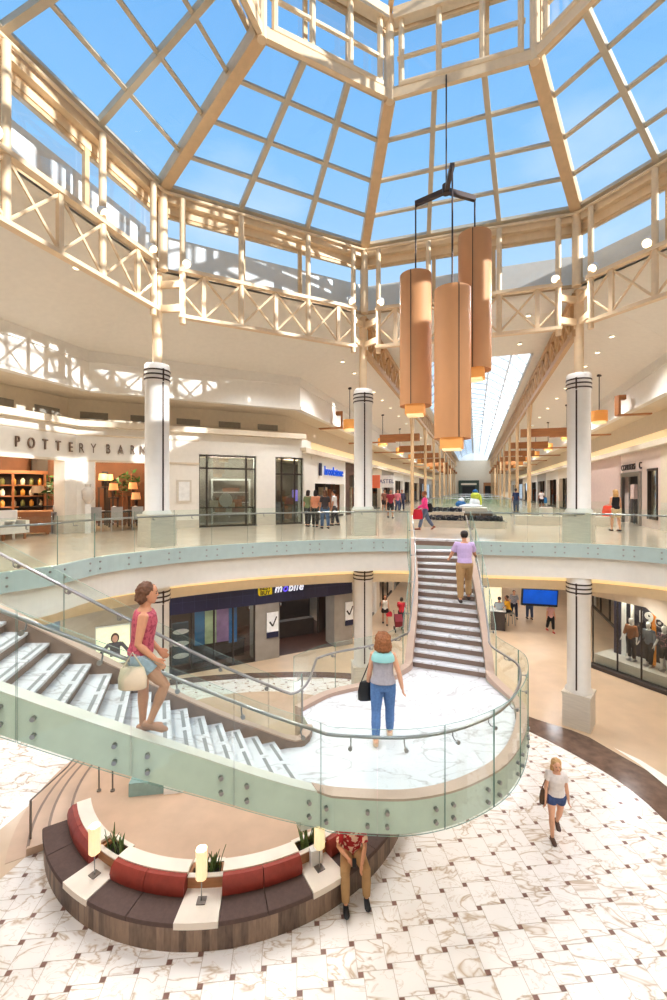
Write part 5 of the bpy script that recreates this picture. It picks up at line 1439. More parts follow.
# glass animal sculpture group
t = thing('glass_sculpture', 'colourful blue, yellow and white glass sculpture on the fountain in the corridor', 'sculpture', L(.1, 21.0, UF + 1.0))
rr = random.Random(3)
def blob(x, z, rx, rz, m, nm, y=21.0):
    c = L(.1 + x, y, UF + .55 + z*.75)
    mb = MB(); n = 8
    mb.loft([(c + Vector((0, 0, -rz*.75*math.cos(PI*i/n))), (max(.01, rx*.8*math.sin(PI*i/n)), 0, 0), (0, max(.01, rx*.8*math.sin(PI*i/n)), 0)) for i in range(n + 1)], 14); mb.build(nm, m, t, smooth=True)
sb, sy, sw_ = mat('cobalt glass', (40, 96, 150), .2), mat('lime glass', (196, 206, 70), .2), mat('frosted white glass', (232, 238, 240), .25)
blob(-.55, .28, .42, .3, sb, 'blue_form'); blob(-.5, .62, .22, .2, sw_, 'white_form'); blob(.28, .4, .42, .45, sw_, 'white_form'); blob(.3, .95, .36, .34, sy, 'lime_form'); blob(.55, .55, .18, .55, sy, 'lime_form'); blob(.3, 1.3, .22, .2, sb, 'blue_form'); blob(0, .15, .9, .18, sw_, 'white_base')
def glass_box_rail(sg, v0, v1, label, u0=1.9):
    t = thing('floor_balustrade', label, 'balustrade', L(sg*u0, (v0 + v1)/2, UF))
    pts = [L(sg*u0, v0, UF), L(sg*u0, v1, UF)]; pth = Path([tuple(p) for p in pts], 4)
    n = max(2, int((v1 - v0)/2.2)); glass_run(t, pth, 0, pth.len, n, 0, 0, 1.05)
    MB().tube([p + Vector((0, 0, 1.06)) for p in pts], .02, 6).build('handrail', M['steel'], t)
    p2 = [L(sg*u0, v0, UF), L(sg*.2, v0, UF)] if v0 > 22 else None
for j, (v0, v1) in enumerate(((23, 33), (37, 50), (54, 70))):
    for sg in (-1, 1):
        glass_box_rail(sg, v0, v1, '%s floor void balustrade of the corridor, %s side' % (['nearest', 'middle', 'farthest'][j], side_w[sg]), 2.6)
for j, v0 in enumerate((23, 33, 37, 50, 54, 70)):
    t = thing('cross_balustrade', ['first', 'second', 'third', 'fourth', 'fifth', 'sixth'][j] + ' cross glass balustrade down the corridor', 'balustrade', L(0, v0, UF))
    pth = Path([tuple(L(-2.6, v0, UF)), tuple(L(2.6, v0, UF))], 4); glass_run(t, pth, 0, pth.len, 3, 0, 0, 1.05)
    MB().tube([L(-2.6, v0, UF + 1.06), L(2.6, v0, UF + 1.06)], .02, 6).build('handrail', M['steel'], t)
# outer rails just behind the stair head, right and left of the planters
for sg, u0, u1, lab in ((1, 2.2, 6.3, 'low stone bench with glass screen right of the flower planters'),):
    t = thing('stone_bench', lab, 'bench', L(sg*(u0 + u1)/2, 15.5, UF), -TH); Mx = WM[t.name]
    mb = MB(); mb.box(0, 0, 0, u1 - u0, .7, .42); mb.v = [Mx @ x for x in mb.v]; mb.build('block', M['limestone'], t)
    mb = MB(); mb.box(0, .4, 0, u1 - u0, .02, 1.1); mb.v = [Mx @ x for x in mb.v]; mb.build('glass_screen', M['rail_glass'], t)
p = at(546, 524, UF); t = thing('litter_bin', 'round stone litter bin left of the right column base', 'bin', p)
MB().lathe([(.26, UF), (.3, UF + .04), (.3, UF + .75), (.27, UF + .8), (.2, UF + .82), (.2, UF + .78)], p.x, p.y, 20).build('body', M['limestone'], t, smooth=True)
MB().lathe([(.19, UF + .8), (.17, UF + .84)], p.x, p.y, 20).build('lid', M['dark_steel'], t, smooth=True)
# end facade of the corridor
t = thing('shopfront', 'dark green shopfront closing the far end of the corridor', 'shopfront', L(-.9, VEND - .4, UF), -TH); Mx = WM[t.name]
for nm, m, bs in (('frame', mat('dark green facade', (60, 74, 62), .5), [(0, 0, 0, 4.2, .3, 3.7)]), ('opening', M['black'], [(0, -.2, 0, 2.6, .1, 2.4)]), ('sign_band', M['warm_wall'], [(0, -.2, 2.7, 3.2, .1, .4)])):  # opening is a solid black panel drawn for its shaded interior
    mb = MB(); [mb.box(*b) for b in bs]; mb.v = [Mx @ x for x in mb.v]; mb.build(nm, m, t)
t = thing('shopfront', 'dark lit shopfront right of the green one at the corridor end', 'shopfront', L(3.4, VEND - .4, UF), -TH); Mx = WM[t.name]
for nm, m, bs in (('frame', M['wood_dark'], [(0, 0, 0, 2.6, .3, 3.2)]), ('opening', M['black'], [(0, -.2, 0, 2.0, .1, 2.5)])):  # here too a black panel takes the place of interior shade
    mb = MB(); [mb.box(*b) for b in bs]; mb.v = [Mx @ x for x in mb.v]; mb.build(nm, m, t)

# ================================================================ lower level shops
LA = 13.1
DA, DB = L(-LA, LA*math.tan(A8)), L(-7.2, LA*math.sqrt(2) - 7.2)     # left diagonal front
ddir = (DB - DA).normalized(); dn = outn(DA, ddir)
def dpt(px, dep=0): return ray_seg(px, DA + dn*dep, DB + dn*dep)
def dwall(mb, a, b, z0, z1, d0, d1, mi=0):
    p, q = dpt(a), dpt(b); return mb.prism([(p + dn*d0).xy, (q + dn*d0).xy, (q + dn*d1).xy, (p + dn*d1).xy], z0, z1, mi)
t = thing('phone_shop_sign', 'long navy sign band with yellow tag and white mobile lettering over the lower phone shop', 'sign', dpt(258) + Vector((0, 0, 2.6)))
mb = MB(); dwall(mb, 161, 351, 2.46, 4.03, -.1, .15); mb.build('band', M['navy'], t)
mb = MB()
for px in range(170, 350, 12): dwall(mb, px, px + .25, 2.57, 3.9, -.106, -.1)
for z in (2.9, 3.25): dwall(mb, 161, 351, z, z + .012, -.106, -.1)
mb.build('panel_joints', mat('navy joint', (56, 58, 90), .5), t)
yt = MB(); p, q = dpt(257.2), dpt(271); pts_ = []
zb_, zt_ = 2.83, 3.27
for s_, z in ((0, zb_ + .08), (.08, zb_), (1, zb_ + .02), (1, zt_), (.1, zt_), (0, zt_ - .1)):
    pts_.append(p.lerp(q, s_) - dn*.14 + Vector((0, 0, z)))
yt.poly(pts_); yt.poly([x + dn*.035 for x in pts_][::-1])
for i in range(6): yt.poly([pts_[i], pts_[(i + 1) % 6], pts_[(i + 1) % 6] + dn*.035, pts_[i] + dn*.035])
yt.build('yellow_tag', M['yellow'], t)
c = (p + q)/2 - dn*.15
text_obj('lettering', 'BEST', .24, M['black'], c + Vector((0, 0, 3.15)), ddir, depth=.02, parent=t, bold=.003)
text_obj('lettering', 'BUY', .24, M['black'], c + Vector((0, 0, 2.94)), ddir, depth=.02, parent=t, bold=.003)
M['sign_white'] = mat('lit white letters', (246, 244, 255), .4, emit=.8); M['sign_violet'] = mat('lit violet letters', (110, 90, 235), .4, emit=.8)
for ch, px in (('m', 277), ('o', 284), ('b', 289.3), ('i', 293), ('l', 295.6), ('e', 299.6)):
    text_obj('letter', ch, .5, M['sign_violet'] if ch == 'o' else M['sign_white'], dpt(px) - dn*.15 + Vector((0, 0, 3.06)), ddir, depth=.03, parent=t, shear=.25, bold=.006, xs=.9)
# shop shell: pillars, windows, back wall
sh = MB(); dwall(sh, 170, 352, 0, 3.9, 5.0, 5.1); struct(sh.build('wall_phone_shop_back', M['dark_int']))
pl_ = MB()
dwall(pl_, 255, 279, 0, 2.6, -.05, .8); dwall(pl_, 334, 352, 0, 2.6, -.05, .9); dwall(pl_, 161, 169, 0, 2.6, -.05, .4)
struct(pl_.build('wall_phone_shop_pillars', M['grey_int']))
gw = MB(); dwall(gw, 60, 161, 0, 3.95, 0, .3); struct(gw.build('wall_lower_left', mat('grey plaster panel', (196, 184, 166), .6, 0, .03)))
fr2 = MB()
for px in (170, 192, 214, 233, 254.5):
    p = dpt(px); fr2.bar(p + Vector((0, 0, 0)), p + Vector((0, 0, 2.6)), .07, .07)
dwall(fr2, 169, 255, 0, .15, -.03, .1)
w_ = struct(fr2.build('window_43', M['dark'])); MB().poly([dpt(169) + Vector((0, 0, .1)), dpt(255) + Vector((0, 0, .1)), dpt(255) + Vector((0, 0, 2.6)), dpt(169) + Vector((0, 0, 2.6))]).build('pane', M['shop_glass'], w_)
fl2 = MB(); dwall(fl2, 169, 352, .004, .012, .1, 5); struct(fl2.build('floor_phone_shop', mat('dark timber shop floor', (76, 50, 40), .35, 0, .2, 3)))
# big posters in the window
for a, b, z0, z1, cols, lab in ((197, 207, .9, 2.5, (40, 110, 150), 'blue poster panel at the left of the phone shop window'), (207.5, 219, .9, 2.5, (176, 190, 150), 'pale green poster showing a figure in the phone shop window'), (219.5, 231.5, .9, 2.5, (150, 120, 160), 'violet poster showing a figure in the phone shop window'), (232, 240, .8, 2.5, (36, 100, 150), 'blue poster panel at the right of the phone shop window')):
    mb = MB(); dwall(mb, a, b, z0, z1, .5, .56); o = tag(mb.build('poster', mat('poster %d' % a, cols, .4, 0, .5, 1.2, emit=.25)), lab, 'poster', 'window posters of the phone shop')
mb = MB(); dwall(mb, 174, 191, .2, 1.9, .6, .75); t = tag(mb.build('display_stand', mat('dark blue stand', (60, 80, 92), .4)), 'dark display stand with three white ovals at the left of the phone shop window', 'stand')
mb = MB()
for z in (.55, 1.05, 1.55):
    c = (dpt(178) + dpt(188))/2 + dn*.58
    mb.loft([(c + Vector((0, 0, z)), ddir*.32, (0, 0, .11)), (c + dn*.02 + Vector((0, 0, z)), ddir*.32, (0, 0, .11))], 18)
mb.build('oval_decal', M['white'], t)
t = thing('display_counter', 'dark curved display counter under the posters of the phone shop', 'counter', dpt(225, 1.0))
mb = MB(); dwall(mb, 196, 250, 0, .75, .9, 1.3); mb.build('body', M['dark_int'], t); mb = MB(); dwall(mb, 195, 251, .75, .8, .85, 1.35); mb.build('top', M['black'], t)
# stock wall in the open half
t = thing('stock_wall', 'wall rack of small black and white phone cases at the back of the phone shop', 'rack', dpt(300, 4.6))
mb = MB(); dwall(mb, 278, 317, .9, 2.6, 4.7, 4.85); mb.build('panel', M['brown_int'], t)
rr = random.Random(5); m1, m2 = MB(), MB()
for i in range(30):
    for j in range(9):
        px = 279 + i*1.25; (m1 if rr.random() < .5 else m2)
        tgt = m1 if rr.random() < .5 else m2
        dwall(tgt, px, px + .8, 1.0 + j*.18, 1.12 + j*.18, 4.6, 4.7)
oo = m1.build('hanging_pack', M['black'], t); oo['kind'] = 'stuff'; oo = m2.build('hanging_pack', M['linen'], t); oo['kind'] = 'stuff'
mb = MB(); dwall(mb, 312, 327, 1.6, 2.5, 4.4, 4.5); o = tag(mb.build('wall_screen', mat('pale blue screen', (186, 226, 250), .3, emit=1.2)), 'bright pale blue screen at the back right of the phone shop', 'screen')
mb = MB(); dwall(mb, 281, 333, .0, .82, 2.2, 2.6); t = tag(mb.build('low_counter', M['dark_int']), 'low dark counter inside the open half of the phone shop', 'counter')
bulb(dpt(215, .9) + Vector((0, 0, 2.4)), 30, (1, .9, .8)); bulb(dpt(300, 3.2) + Vector((0, 0, 3.4)), 130, (1, .9, .8)); bulb(dpt(325, 3.6) + Vector((0, 0, 3.0)), 15, (.8, .9, 1))
# pillar posters
for px0, px1, lab in ((266, 277.5, 'white poster with a dark tick on the left pillar of the phone shop'), (344.5, 352, 'white poster with a dark tick on the right pillar of the phone shop')):
    p, q = dpt(px0), dpt(px1)
    t = thing('pillar_poster', lab, 'poster', p.lerp(q, .5) + Vector((0, 0, 1.2)))
    mb = MB(); dwall(mb, px0, px1, 1.15, 2.05, -.12, -.07); mb.build('sheet', M['white'], t)
    mb = MB(); dwall(mb, px0, px1, .95, 1.2, -.125, -.07); mb.build('blue_strip', M['navy'], t)
    mb = MB(); c = p.lerp(q, .5) - dn*.125
    mb.bar(c - ddir*.14 + Vector((0, 0, 1.65)), c + Vector((0, 0, 1.45)), .02, .07); mb.bar(c + Vector((0, 0, 1.45)), c + ddir*.18 + Vector((0, 0, 1.85)), .02, .05); mb.build('tick_mark', M['dark_int'], t)
# lit fashion poster on the grey wall
t = thing('lightbox_poster', 'lit yellow white poster of a person in grey top on the grey lower wall', 'poster', dpt(110) + Vector((0, 0, 1.0)))
mb = MB(); dwall(mb, 95.5, 130, .9, 2.35, -.1, -.01); mb.build('case', M['white'], t)
mb = MB(); dwall(mb, 96.2, 129.4, .95, 2.3, -.115, -.1); mb.build('sheet', mat('cream lit sheet', (255, 246, 214), .4, emit=.5), t)
c = dpt(115) - dn*.125
mb = MB()
for w_, z0, z1 in ((.34, 1.2, 1.55), (.42, 1.55, 1.72)): mb.bar(c - ddir*w_/2 + Vector((0, 0, (z0 + z1)/2)), c + ddir*w_/2 + Vector((0, 0, (z0 + z1)/2)), .012, z1 - z0)
mb.bar(c - ddir*.2 + Vector((0, 0, 1.68)), c - ddir*.52 + Vector((0, 0, 1.3)), .012, .12); mb.bar(c + ddir*.2 + Vector((0, 0, 1.68)), c + ddir*.5 + Vector((0, 0, 1.28)), .012, .12); mb.build('printed_top', mat('printed grey', (92, 86, 90), .6), t)
mb = MB(); mb.loft([(c - dn*.008 + Vector((0, 0, 1.88)), ddir*.14, (0, 0, .19)), (c + Vector((0, 0, 1.88)), ddir*.14, (0, 0, .19))], 16); mb.build('printed_hair', mat('printed hair', (80, 50, 40), .6), t)
mb = MB(); mb.loft([(c - dn*.016 + Vector((0, 0, 1.87)), ddir*.095, (0, 0, .125)), (c - dn*.008 + Vector((0, 0, 1.84)), ddir*.095, (0, 0, .125))], 16); mb.build('printed_face', mat('printed skin', (226, 176, 150), .6), t)
# lower corridor left side wall and shops
for i, (a, b) in enumerate(((14.2, 19), (19, 25), (25, 32), (32, 42), (42, 55))):
    front_v(-1, a, b, ['nearest left', 'second left', 'third left', 'fourth left', 'fifth left'][i] + ' shopfront on the lower corridor', wm[(2, 0, 3, 4, 0)[i]], im[i % 3], 2.7, zf=0, top=3.95, us=5.3, depth=2.0)
o = MB().bar(L(-5.2, 17.2, 3.1), L(-5.2, 18.6, 3.1), .06, .8).build('poster', mat('teal lit poster', (60, 150, 160), .4, emit=.4)); tag(o, 'teal poster on the lower corridor shopfront left of the stairs', 'poster')
# lower right fashion shop (diagonal) with mannequins
RA = 13.35
EA, EB = L(RA, RA*math.tan(A8)), L(6.6, RA*math.sqrt(2) - 6.6)
edir = (EA - EB).normalized(); en = outn(EA, edir)
def ept(px, dep=0): return ray_seg(px, EA + en*dep, EB + en*dep)
def ewall(mb, a, b, z0, z1, d0, d1, mi=0):
    p, q = ept(a), ept(b); return mb.prism([(p + en*d0).xy, (q + en*d0).xy, (q + en*d1).xy, (p + en*d1).xy], z0, z1, mi)
mb = MB(); ewall(mb, 592, 740, 0, .14, -.25, .1); struct(mb.build('baseboard_right', M['dark_int']))
mb = MB(); ewall(mb, 588, 740, 0, 3.95, 2.0, 2.1); struct(mb.build('wall_fashion_back', mat('black shop backdrop', (46, 42, 50), .5, 0, .1)))
mb = MB(); ewall(mb, 560, 740, 2.95, 3.95, 0, .3); struct(mb.build('wall_fashion_header', M['warm_wall']))
mb = MB(); ewall(mb, 592, 740, .0, .5, .15, 1.4); struct(mb.build('floor_window_plinth', M['limestone']))
mb = MB()
for px in (593, 617.5, 641.5, 690): 
    p = ept(px); mb.bar(p + Vector((0, 0, .1)), p + Vector((0, 0, 2.95)), .045, .045)
mb2 = MB(); ewall(mb, 592, 740, .08, .16, -.04, .06)
w_ = struct(mb.build('window_44', M['dark'])); MB().poly([ept(593) + Vector((0, 0, .1)), ept(740) + Vector((0, 0, .1)), ept(740) + Vector((0, 0, 2.95)), ept(593) + Vector((0, 0, 2.95))]).build('pane', M['shop_glass'], w_)
for a, b, c_, lab in ((607, 611, (226, 222, 214), 'narrow white banner left in the fashion window'), (616, 619, (236, 228, 214), 'narrow white banner right in the fashion window'), (599.5, 606, (30, 34, 66), 'navy curtain panel at the left of the fashion window'), (637, 641, (226, 140, 40), 'amber lit strip behind the mannequins')):
    mb = MB(); ewall(mb, a, b, .5, 2.9, 1.0, 1.06); tag(mb.build('window_banner', mat('banner %d' % a, c_, .6, 0, .05, 5, emit=.25 if c_[0] > 100 else 0)), lab, 'banner')
t = thing('ring_numerals', 'large white outlined numerals hanging behind the mannequins', 'sign', ept(652, .9) + Vector((0, 0, 2.4)))
for ch, px in (('1', 641), ('9', 649), ('6', 659.5), ('9', 670)):
    text_obj('numeral', ch, .62, mat('pale numeral', (226, 222, 214), .4, emit=.15), ept(px, .9) + Vector((0, 0, 2.3)), edir, depth=.05, parent=t, bold=.02)
for px in (600, 625, 650, 680): bulb(ept(px, .6) + Vector((0, 0, 2.8)), 13, (1, .88, .7))
# sloping white bulkhead above the shop window
a, b = ept(636, -.4), ept(720, -.4); 
mb = MB(); n3 = -en*.3
vsx = [(a, 3.3), (b, 1.4), (b, 3.95), (a, 3.95)]
mb.poly([p + Vector((0, 0, z)) for p, z in vsx]); mb.poly([p + en*.35 + Vector((0, 0, z)) for p, z in vsx][::-1])
for i in range(4): (p, z), (q, y) = vsx[i], vsx[(i + 1) % 4]; mb.poly([p + Vector((0, 0, z)), q + Vector((0, 0, y)), q + en*.35 + Vector((0, 0, y)), p + en*.35 + Vector((0, 0, z))])
struct(mb.build('wall_sloping_bulkhead', M['warm_wall']))
# lower corridor right side and end
for i, (a, b) in enumerate(((12.3, 18), (18, 25), (25, 33), (33, 44), (44, 58))):
    front_v(1, a, b, ['nearest right', 'second right', 'third right', 'fourth right', 'fifth right'][i] + ' shopfront on the lower corridor', wm[(3, 2, 0, 2, 4)[i]], im[(i + 1) % 3], 2.8, zf=0, top=3.95, us=7.4)
mb = MB(); mb.poly([L(-9, 60, 0), L(9, 60, 0), L(9, 60, 3.95), L(-9, 60, 3.95)]); struct(mb.build('wall_lower_end', M['shopwhite']))
# hanging screen and counter
p, q = atY(522, 604, 22) if False else Vector(((522 - CX)/FF*22.0, 22.0, 1.65)), Vector(((557 - CX)/FF*22.0, 22.0, 1.55))
t = thing('hanging_screen', 'wide blue screen hung over the lower corridor', 'screen', (p + q)/2)
d_ = (q - p).normalized(); c = (p + q)/2 + Vector((0, 0, .4))
MB().bar(c - d_*.9, c + d_*.9, .12, .84).build('casing', M['black'], t)
MB().bar(c - d_*.85 + Vector((0, -.065, .04)), c + d_*.85 + Vector((0, -.065, .04)), .02, .7).build('display', mat('blue screen', (16, 74, 168), .3, 0, .2, 2, emit=.3), t)
for s_ in (-.6, .6): MB().tube([c + d_*s_, c + d_*s_ + Vector((0, 0, 1.95))], .025, 6).build('hanger', M['dark_steel'], t)
p = at(497.5, 628, 0)
t = thing('tall_counter', 'tan timber counter at the left of the lower corridor by the stairs', 'counter', p, -TH); Mx = WM[t.name]
for nm, m, bs in (('cabinet', M['dark_int'], [(0, 0, 0, .7, .9, 1.0)]), ('top', M['white'], [(0, 0, 1.0, .8, 1.0, .05)]), ('back_panel', mat('cream lit panel', (255, 240, 206), .5, emit=.5), [(-.2, .8, 0, .9, .06, 2.3)])):
    mb = MB(); [mb.box(*b_) for b_ in bs]; mb.v = [Mx @ x for x in mb.v]; mb.build(nm, m, t)
p = at(510.5, 625, 0)
t = thing('bar_stool', 'steel bar stool under the person in yellow', 'stool', p)
MB().box(p.x, p.y, .62, .36, .36, .05).build('seat', M['steel'], t)
for sx_ in (-.15, .15):
    for sy_ in (-.15, .15): MB().bar((p.x + sx_*1.2, p.y + sy_*1.2, 0), (p.x + sx_, p.y + sy_, .62), .03, .03).build('leg', M['steel'], t)
# ================================================================ people
def remesh_obj(mb, name, m, vox, parent=None, smooth=3):
    me = bpy.data.meshes.new(name + '_raw'); me.from_pydata([tuple(p) for p in mb.v], [], mb.f); me.update()
    bm = bmesh.new(); bm.from_mesh(me); bmesh.ops.recalc_face_normals(bm, faces=bm.faces); bm.to_mesh(me); bm.free()
    tmp = bpy.data.objects.new(name + '_raw', me); COL.objects.link(tmp)
    r = tmp.modifiers.new('r', 'REMESH'); r.mode = 'VOXEL'; r.voxel_size = vox
    s = tmp.modifiers.new('s', 'SMOOTH'); s.factor = .5; s.iterations = smooth
    bpy.context.view_layer.update()
    out = bpy.data.meshes.new_from_object(tmp.evaluated_get(bpy.context.evaluated_depsgraph_get()))
    bpy.data.objects.remove(tmp); bpy.data.meshes.remove(me)
    out.name = name; out.materials.clear(); out.materials.append(m)
    out.polygons.foreach_set('use_smooth', [True]*len(out.polygons)); out.update()
    o = bpy.data.objects.new(name, out); COL.objects.link(o)
    if parent is not None: o.parent = parent
    return o
def limb(mb, pts, rs, n=10):     # round limb through points, with rounded ends
    P = [Vector(p) for p in pts]
    d0 = (P[0] - P[1]).normalized(); d1 = (P[-1] - P[-2]).normalized()
    pp = [P[0] + d0*rs[0]*.6] + P + [P[-1] + d1*rs[-1]*.6]; rr = [rs[0]*.5] + list(rs) + [rs[-1]*.5]
    mb.tube(pp, rr, n)
def skin_m(t): return mat('skin %d' % t, [(224, 172, 140), (206, 150, 116), (150, 100, 74), (236, 190, 164)][t], .55, 0, .04, 14)
def rotx(v, a): c, s = math.cos(a), math.sin(a); return Vector((v.x, v.y*c - v.z*s, v.y*s + v.z*c))   # lean: positive tips forward (+y)

def human(name_label, loc, face, H, legs=((5, 4), (-5, 4)), arms=((0, 10, 12, 0), (0, 10, 12, 0)), lean=2, sex='m', skin=0, top=None, bottom=None, shoes=(40, 38, 40), hair=None, headyaw=0, headpitch=0, sit=None, near=0, group=None, foot=True):
    """legs: per side (thigh pitch fwd, knee bend); arms: (shoulder pitch fwd, abduction, elbow bend, forearm inward)
       top: (material, sleeve 0..1, hem lower fraction); bottom: (material, length 0..1)"""
    t = bpy.data.objects.new('person', None); COL.objects.link(t); t.empty_display_size = .2
    tag(t, name_label, 'person', group)
    h = H; vox = [.017, .010, .0075][near]
    R_ = math.radians
    fem = sex == 'f'
    hz = .53*h
    hipw = (.056 if fem else .052)*h; shw = (.098 if fem else .112)*h
    leanr = R_(lean)
    # legs
    J = {}
    for i, sx in ((0, -1), (1, 1)):
        p, kn = legs[i][0], legs[i][1]; ab = legs[i][2] if len(legs[i]) > 2 else 2
        hip = Vector((sx*hipw, 0, 0))
        d1 = Vector((sx*math.sin(R_(ab)), math.sin(R_(p)), -math.cos(R_(p)))).normalized()
        k = hip + d1*.245*h
        d2 = Vector((0, math.sin(R_(p - kn)), -math.cos(R_(p - kn)))).normalized()
        a = k + d2*.245*h
        J['hip', i], J['knee', i], J['ank', i], J['shin', i] = hip, k, a, d2
    low = min(J['ank', i].z for i in (0, 1)) if sit is None else None
    base = .04*h - low if sit is None else sit
    up0 = Vector((0, 0, base))
    for i in (0, 1):
        for kx in ('hip', 'knee', 'ank'): J[kx, i] = J[kx, i] + up0
    def T(x, y, zf):      # torso point: zf is height fraction above hip joint
        return rotx(Vector((x, y, zf*h)), -leanr) + up0
    wst = .066 if fem else .078; chx = .084 if fem else .098
    tors = [(-.055, .074, .058, -.004), (-.02, .094 if fem else .088, .066, -.006), (.02, .095 if fem else .088, .066, -.006), (.09, wst, .054, 0), (.16, (wst + chx)/2, .058, .003), (.22, chx, .064 if fem else .066, .004), (.275, chx*1.02, .054, 0), (.303, .066, .044, -.004), (.318, .038, .036, -.002)]
    ax = Vector((1, 0, 0)); ay = rotx(Vector((0, 1, 0)), -leanr)
    def torso(mb, grow, a=0, b=None, rx=1.0):
        mb.loft([(T(0, y*h, z), ax*(w*h*rx + grow), ay*(d*h*rx + grow)) for z, w, d, y in tors[a:b]], 18)
    body = MB(); torso(body, 0)
    # neck and head
    neck0 = T(0, -.004*h, .305); hd = R_(headpitch)
    nb = T(0, .006*h, .345)
    body.tube([neck0, T(0, 0, .33), nb + Vector((0, .004*h, .01*h))], [.036*h, .031*h, .03*h], 12)
    cyw, syw = math.cos(R_(headyaw)), math.sin(R_(headyaw))
    def Hd(x, y, z):      # head frame: z from chin (0) to crown (.13)
        v = Vector((x, y, z - .03))*h; v = rotx(v, -hd - leanr*.4)
        v = Vector((v.x*cyw + v.y*syw, -v.x*syw + v.y*cyw, v.z)); return v + nb + Vector((0, .008*h, .01*h + .03*h*.55))
    hsec = [(0, .016, .018, .026), (.012, .03, .032, .016), (.035, .038, .047, .006), (.065, .0435, .056, .001), (.092, .0445, .059, -.003), (.112, .038, .05, -.004), (.124, .025, .034, -.004), (.13, .009, .012, -.004)]
    body.loft([(Hd(0, y, z), Hd(rx, y, z) - Hd(0, y, z), Hd(0, y + ry, z) - Hd(0, y, z)) for z, rx, ry, y in hsec], 16)
    body.loft([(Hd(0, .05, .07), Hd(.005, .05, .07) - Hd(0, .05, .07), Hd(0, .056, .07) - Hd(0, .05, .07)), (Hd(0, .058, .052), Hd(.009, .05, .05) - Hd(0, .05, .05), Hd(0, .062, .05) - Hd(0, .05, .05)), (Hd(0, .054, .045), Hd(.009, .05, .05) - Hd(0, .05, .05), Hd(0, .058, .05) - Hd(0, .05, .05))], 8)
    for sx in (-1, 1):
        c = Hd(sx*.045, -.004, .06)
        body.loft([(c + (Hd(0, 0, dz) - Hd(0, 0, 0)), Hd(sx*w, 0, 0) - Hd(0, 0, 0), Hd(0, d, 0) - Hd(0, 0, 0)) for dz, w, d in ((-.016, .003, .005), (-.006, .006, .011), (.008, .007, .013), (.017, .003, .006))], 8)
    # legs on body
    for i in (0, 1):
        k, a = J['knee', i], J['ank', i]; hp = J['hip', i]
        limb(body, [hp + Vector((0, 0, .01*h)), hp.lerp(k, .35), hp.lerp(k, .8), k, k.lerp(a, .3), k.lerp(a, .7), a], [.058*h, .055*h, .039*h, .034*h, .036*h, .025*h, .021*h], 12)
        fp = -.0
        sd_ = J['shin', i]; fwd = Vector((0, -sd_.z, sd_.y)); 
        if abs(a.z - min(J['ank', 0].z, J['ank', 1].z)) < .03*h: fwd = Vector((0, 1, 0))
        J['fwd', i] = fwd
        if foot and fem: limb(body, [a - fwd*.02*h + sd_*.015*h, a + fwd*.05*h + sd_*.026*h, a + fwd*.10*h + sd_*.032*h], [.022*h, .022*h, .018*h], 8)
    # arms
    for i, sx in ((0, -1), (1, 1)):
        p, ab, el, inw = arms[i]
        sh = T(sx*shw*.93, -.002*h, .277)
        d1 = Vector((sx*math.sin(R_(ab)), math.sin(R_(p))*math.cos(R_(ab)), -math.cos(R_(p))*math.cos(R_(ab)))).normalized()
        e = sh + d1*.172*h
        q = p + el
        d2 = Vector((sx*math.sin(R_(ab*.6)) - sx*math.sin(R_(inw)), math.sin(R_(q))*math.cos(R_(inw)), -math.cos(R_(q))*math.cos(R_(inw)))).normalized()
        w = e + d2*.15*h
        J['sh', i], J['el', i], J['wr', i], J['fd', i] = sh, e, w, d2; J['hand', i] = w + d2*.07*h
        limb(body, [T(sx*shw*.6, 0, .272), sh, sh.lerp(e, .5), e, e.lerp(w, .3), w], [.034*h, .034*h, .028*h, .023*h, .024*h, .0165*h], 10)
        # hand: palm, four fingers, thumb
        up = Vector((0, 1, 0)) if abs(d2.y) < .8 else Vector((0, 0, 1))
        side = (up - d2*up.dot(d2)).normalized()          # thumb direction
        nrm = d2.cross(side).normalized()*(-sx)           # palm faces the thigh
        pc = w + d2*.028*h
        body.loft([(w + d2*s*h, side*a_*h, nrm*b_*h) for s, a_, b_ in ((-.004, .014, .011), (.015, .021, .0105), (.04, .023, .010), (.05, .021, .008))], 10)
        if near:
            for f in range(4):
                o_ = (f - 1.5)*-.0115*h; ln = (.040, .046, .043, .034)[f]*h
                b0 = w + d2*.046*h + side*o_
                m_ = b0 + d2*ln*.5 + nrm*(-.006*h); tp = m_ + d2*ln*.42 + nrm*(-.016*h)
                body.tube([b0 - d2*.012*h, b0, m_, tp], [.0062*h, .0058*h, .0054*h, .0044*h], 6)
            th0 = w + d2*.016*h + side*.016*h
            body.tube([th0, th0 + d2*.02*h + side*.014*h, th0 + d2*.042*h + side*.017*h], [.0075*h, .0068*h, .005*h], 6)
        else:
            body.loft([(w + d2*s*h, side*a_*h, nrm*b_*h) for s, a_, b_ in ((.045, .02, .008), (.07, .017, .008), (.09, .009, .006))], 8)
            th0 = w + d2*.016*h + side*.016*h; body.tube([th0, th0 + d2*.03*h + side*.014*h], [.0075*h, .006*h], 6)
    bo = remesh_obj(body, 'body', skin_m(skin), vox, t, 2)
    # face
    if near:
        fm = mat('eye dark', (40, 30, 28), .3); lm = mat('lip tone', (170, 92, 84), .5)
        for sx in (-1, 1):
            c = Hd(sx*.018, .0505, .066); MB().loft([(c + (Hd(0, 0, z) - Hd(0, 0, 0)), Hd(.0075*r, 0, 0) - Hd(0, 0, 0), Hd(0, .005*r, 0) - Hd(0, 0, 0)) for z, r in ((-.004, .3), (-.002, .9), (.002, .9), (.004, .3))], 8).build('eye', fm, t, smooth=True)
            MB().tube([Hd(sx*.008, .0555, .077), Hd(sx*.018, .056, .08), Hd(sx*.029, .049, .077)], .002*h, 5).build('eyebrow', hair[0] if hair else fm, t)
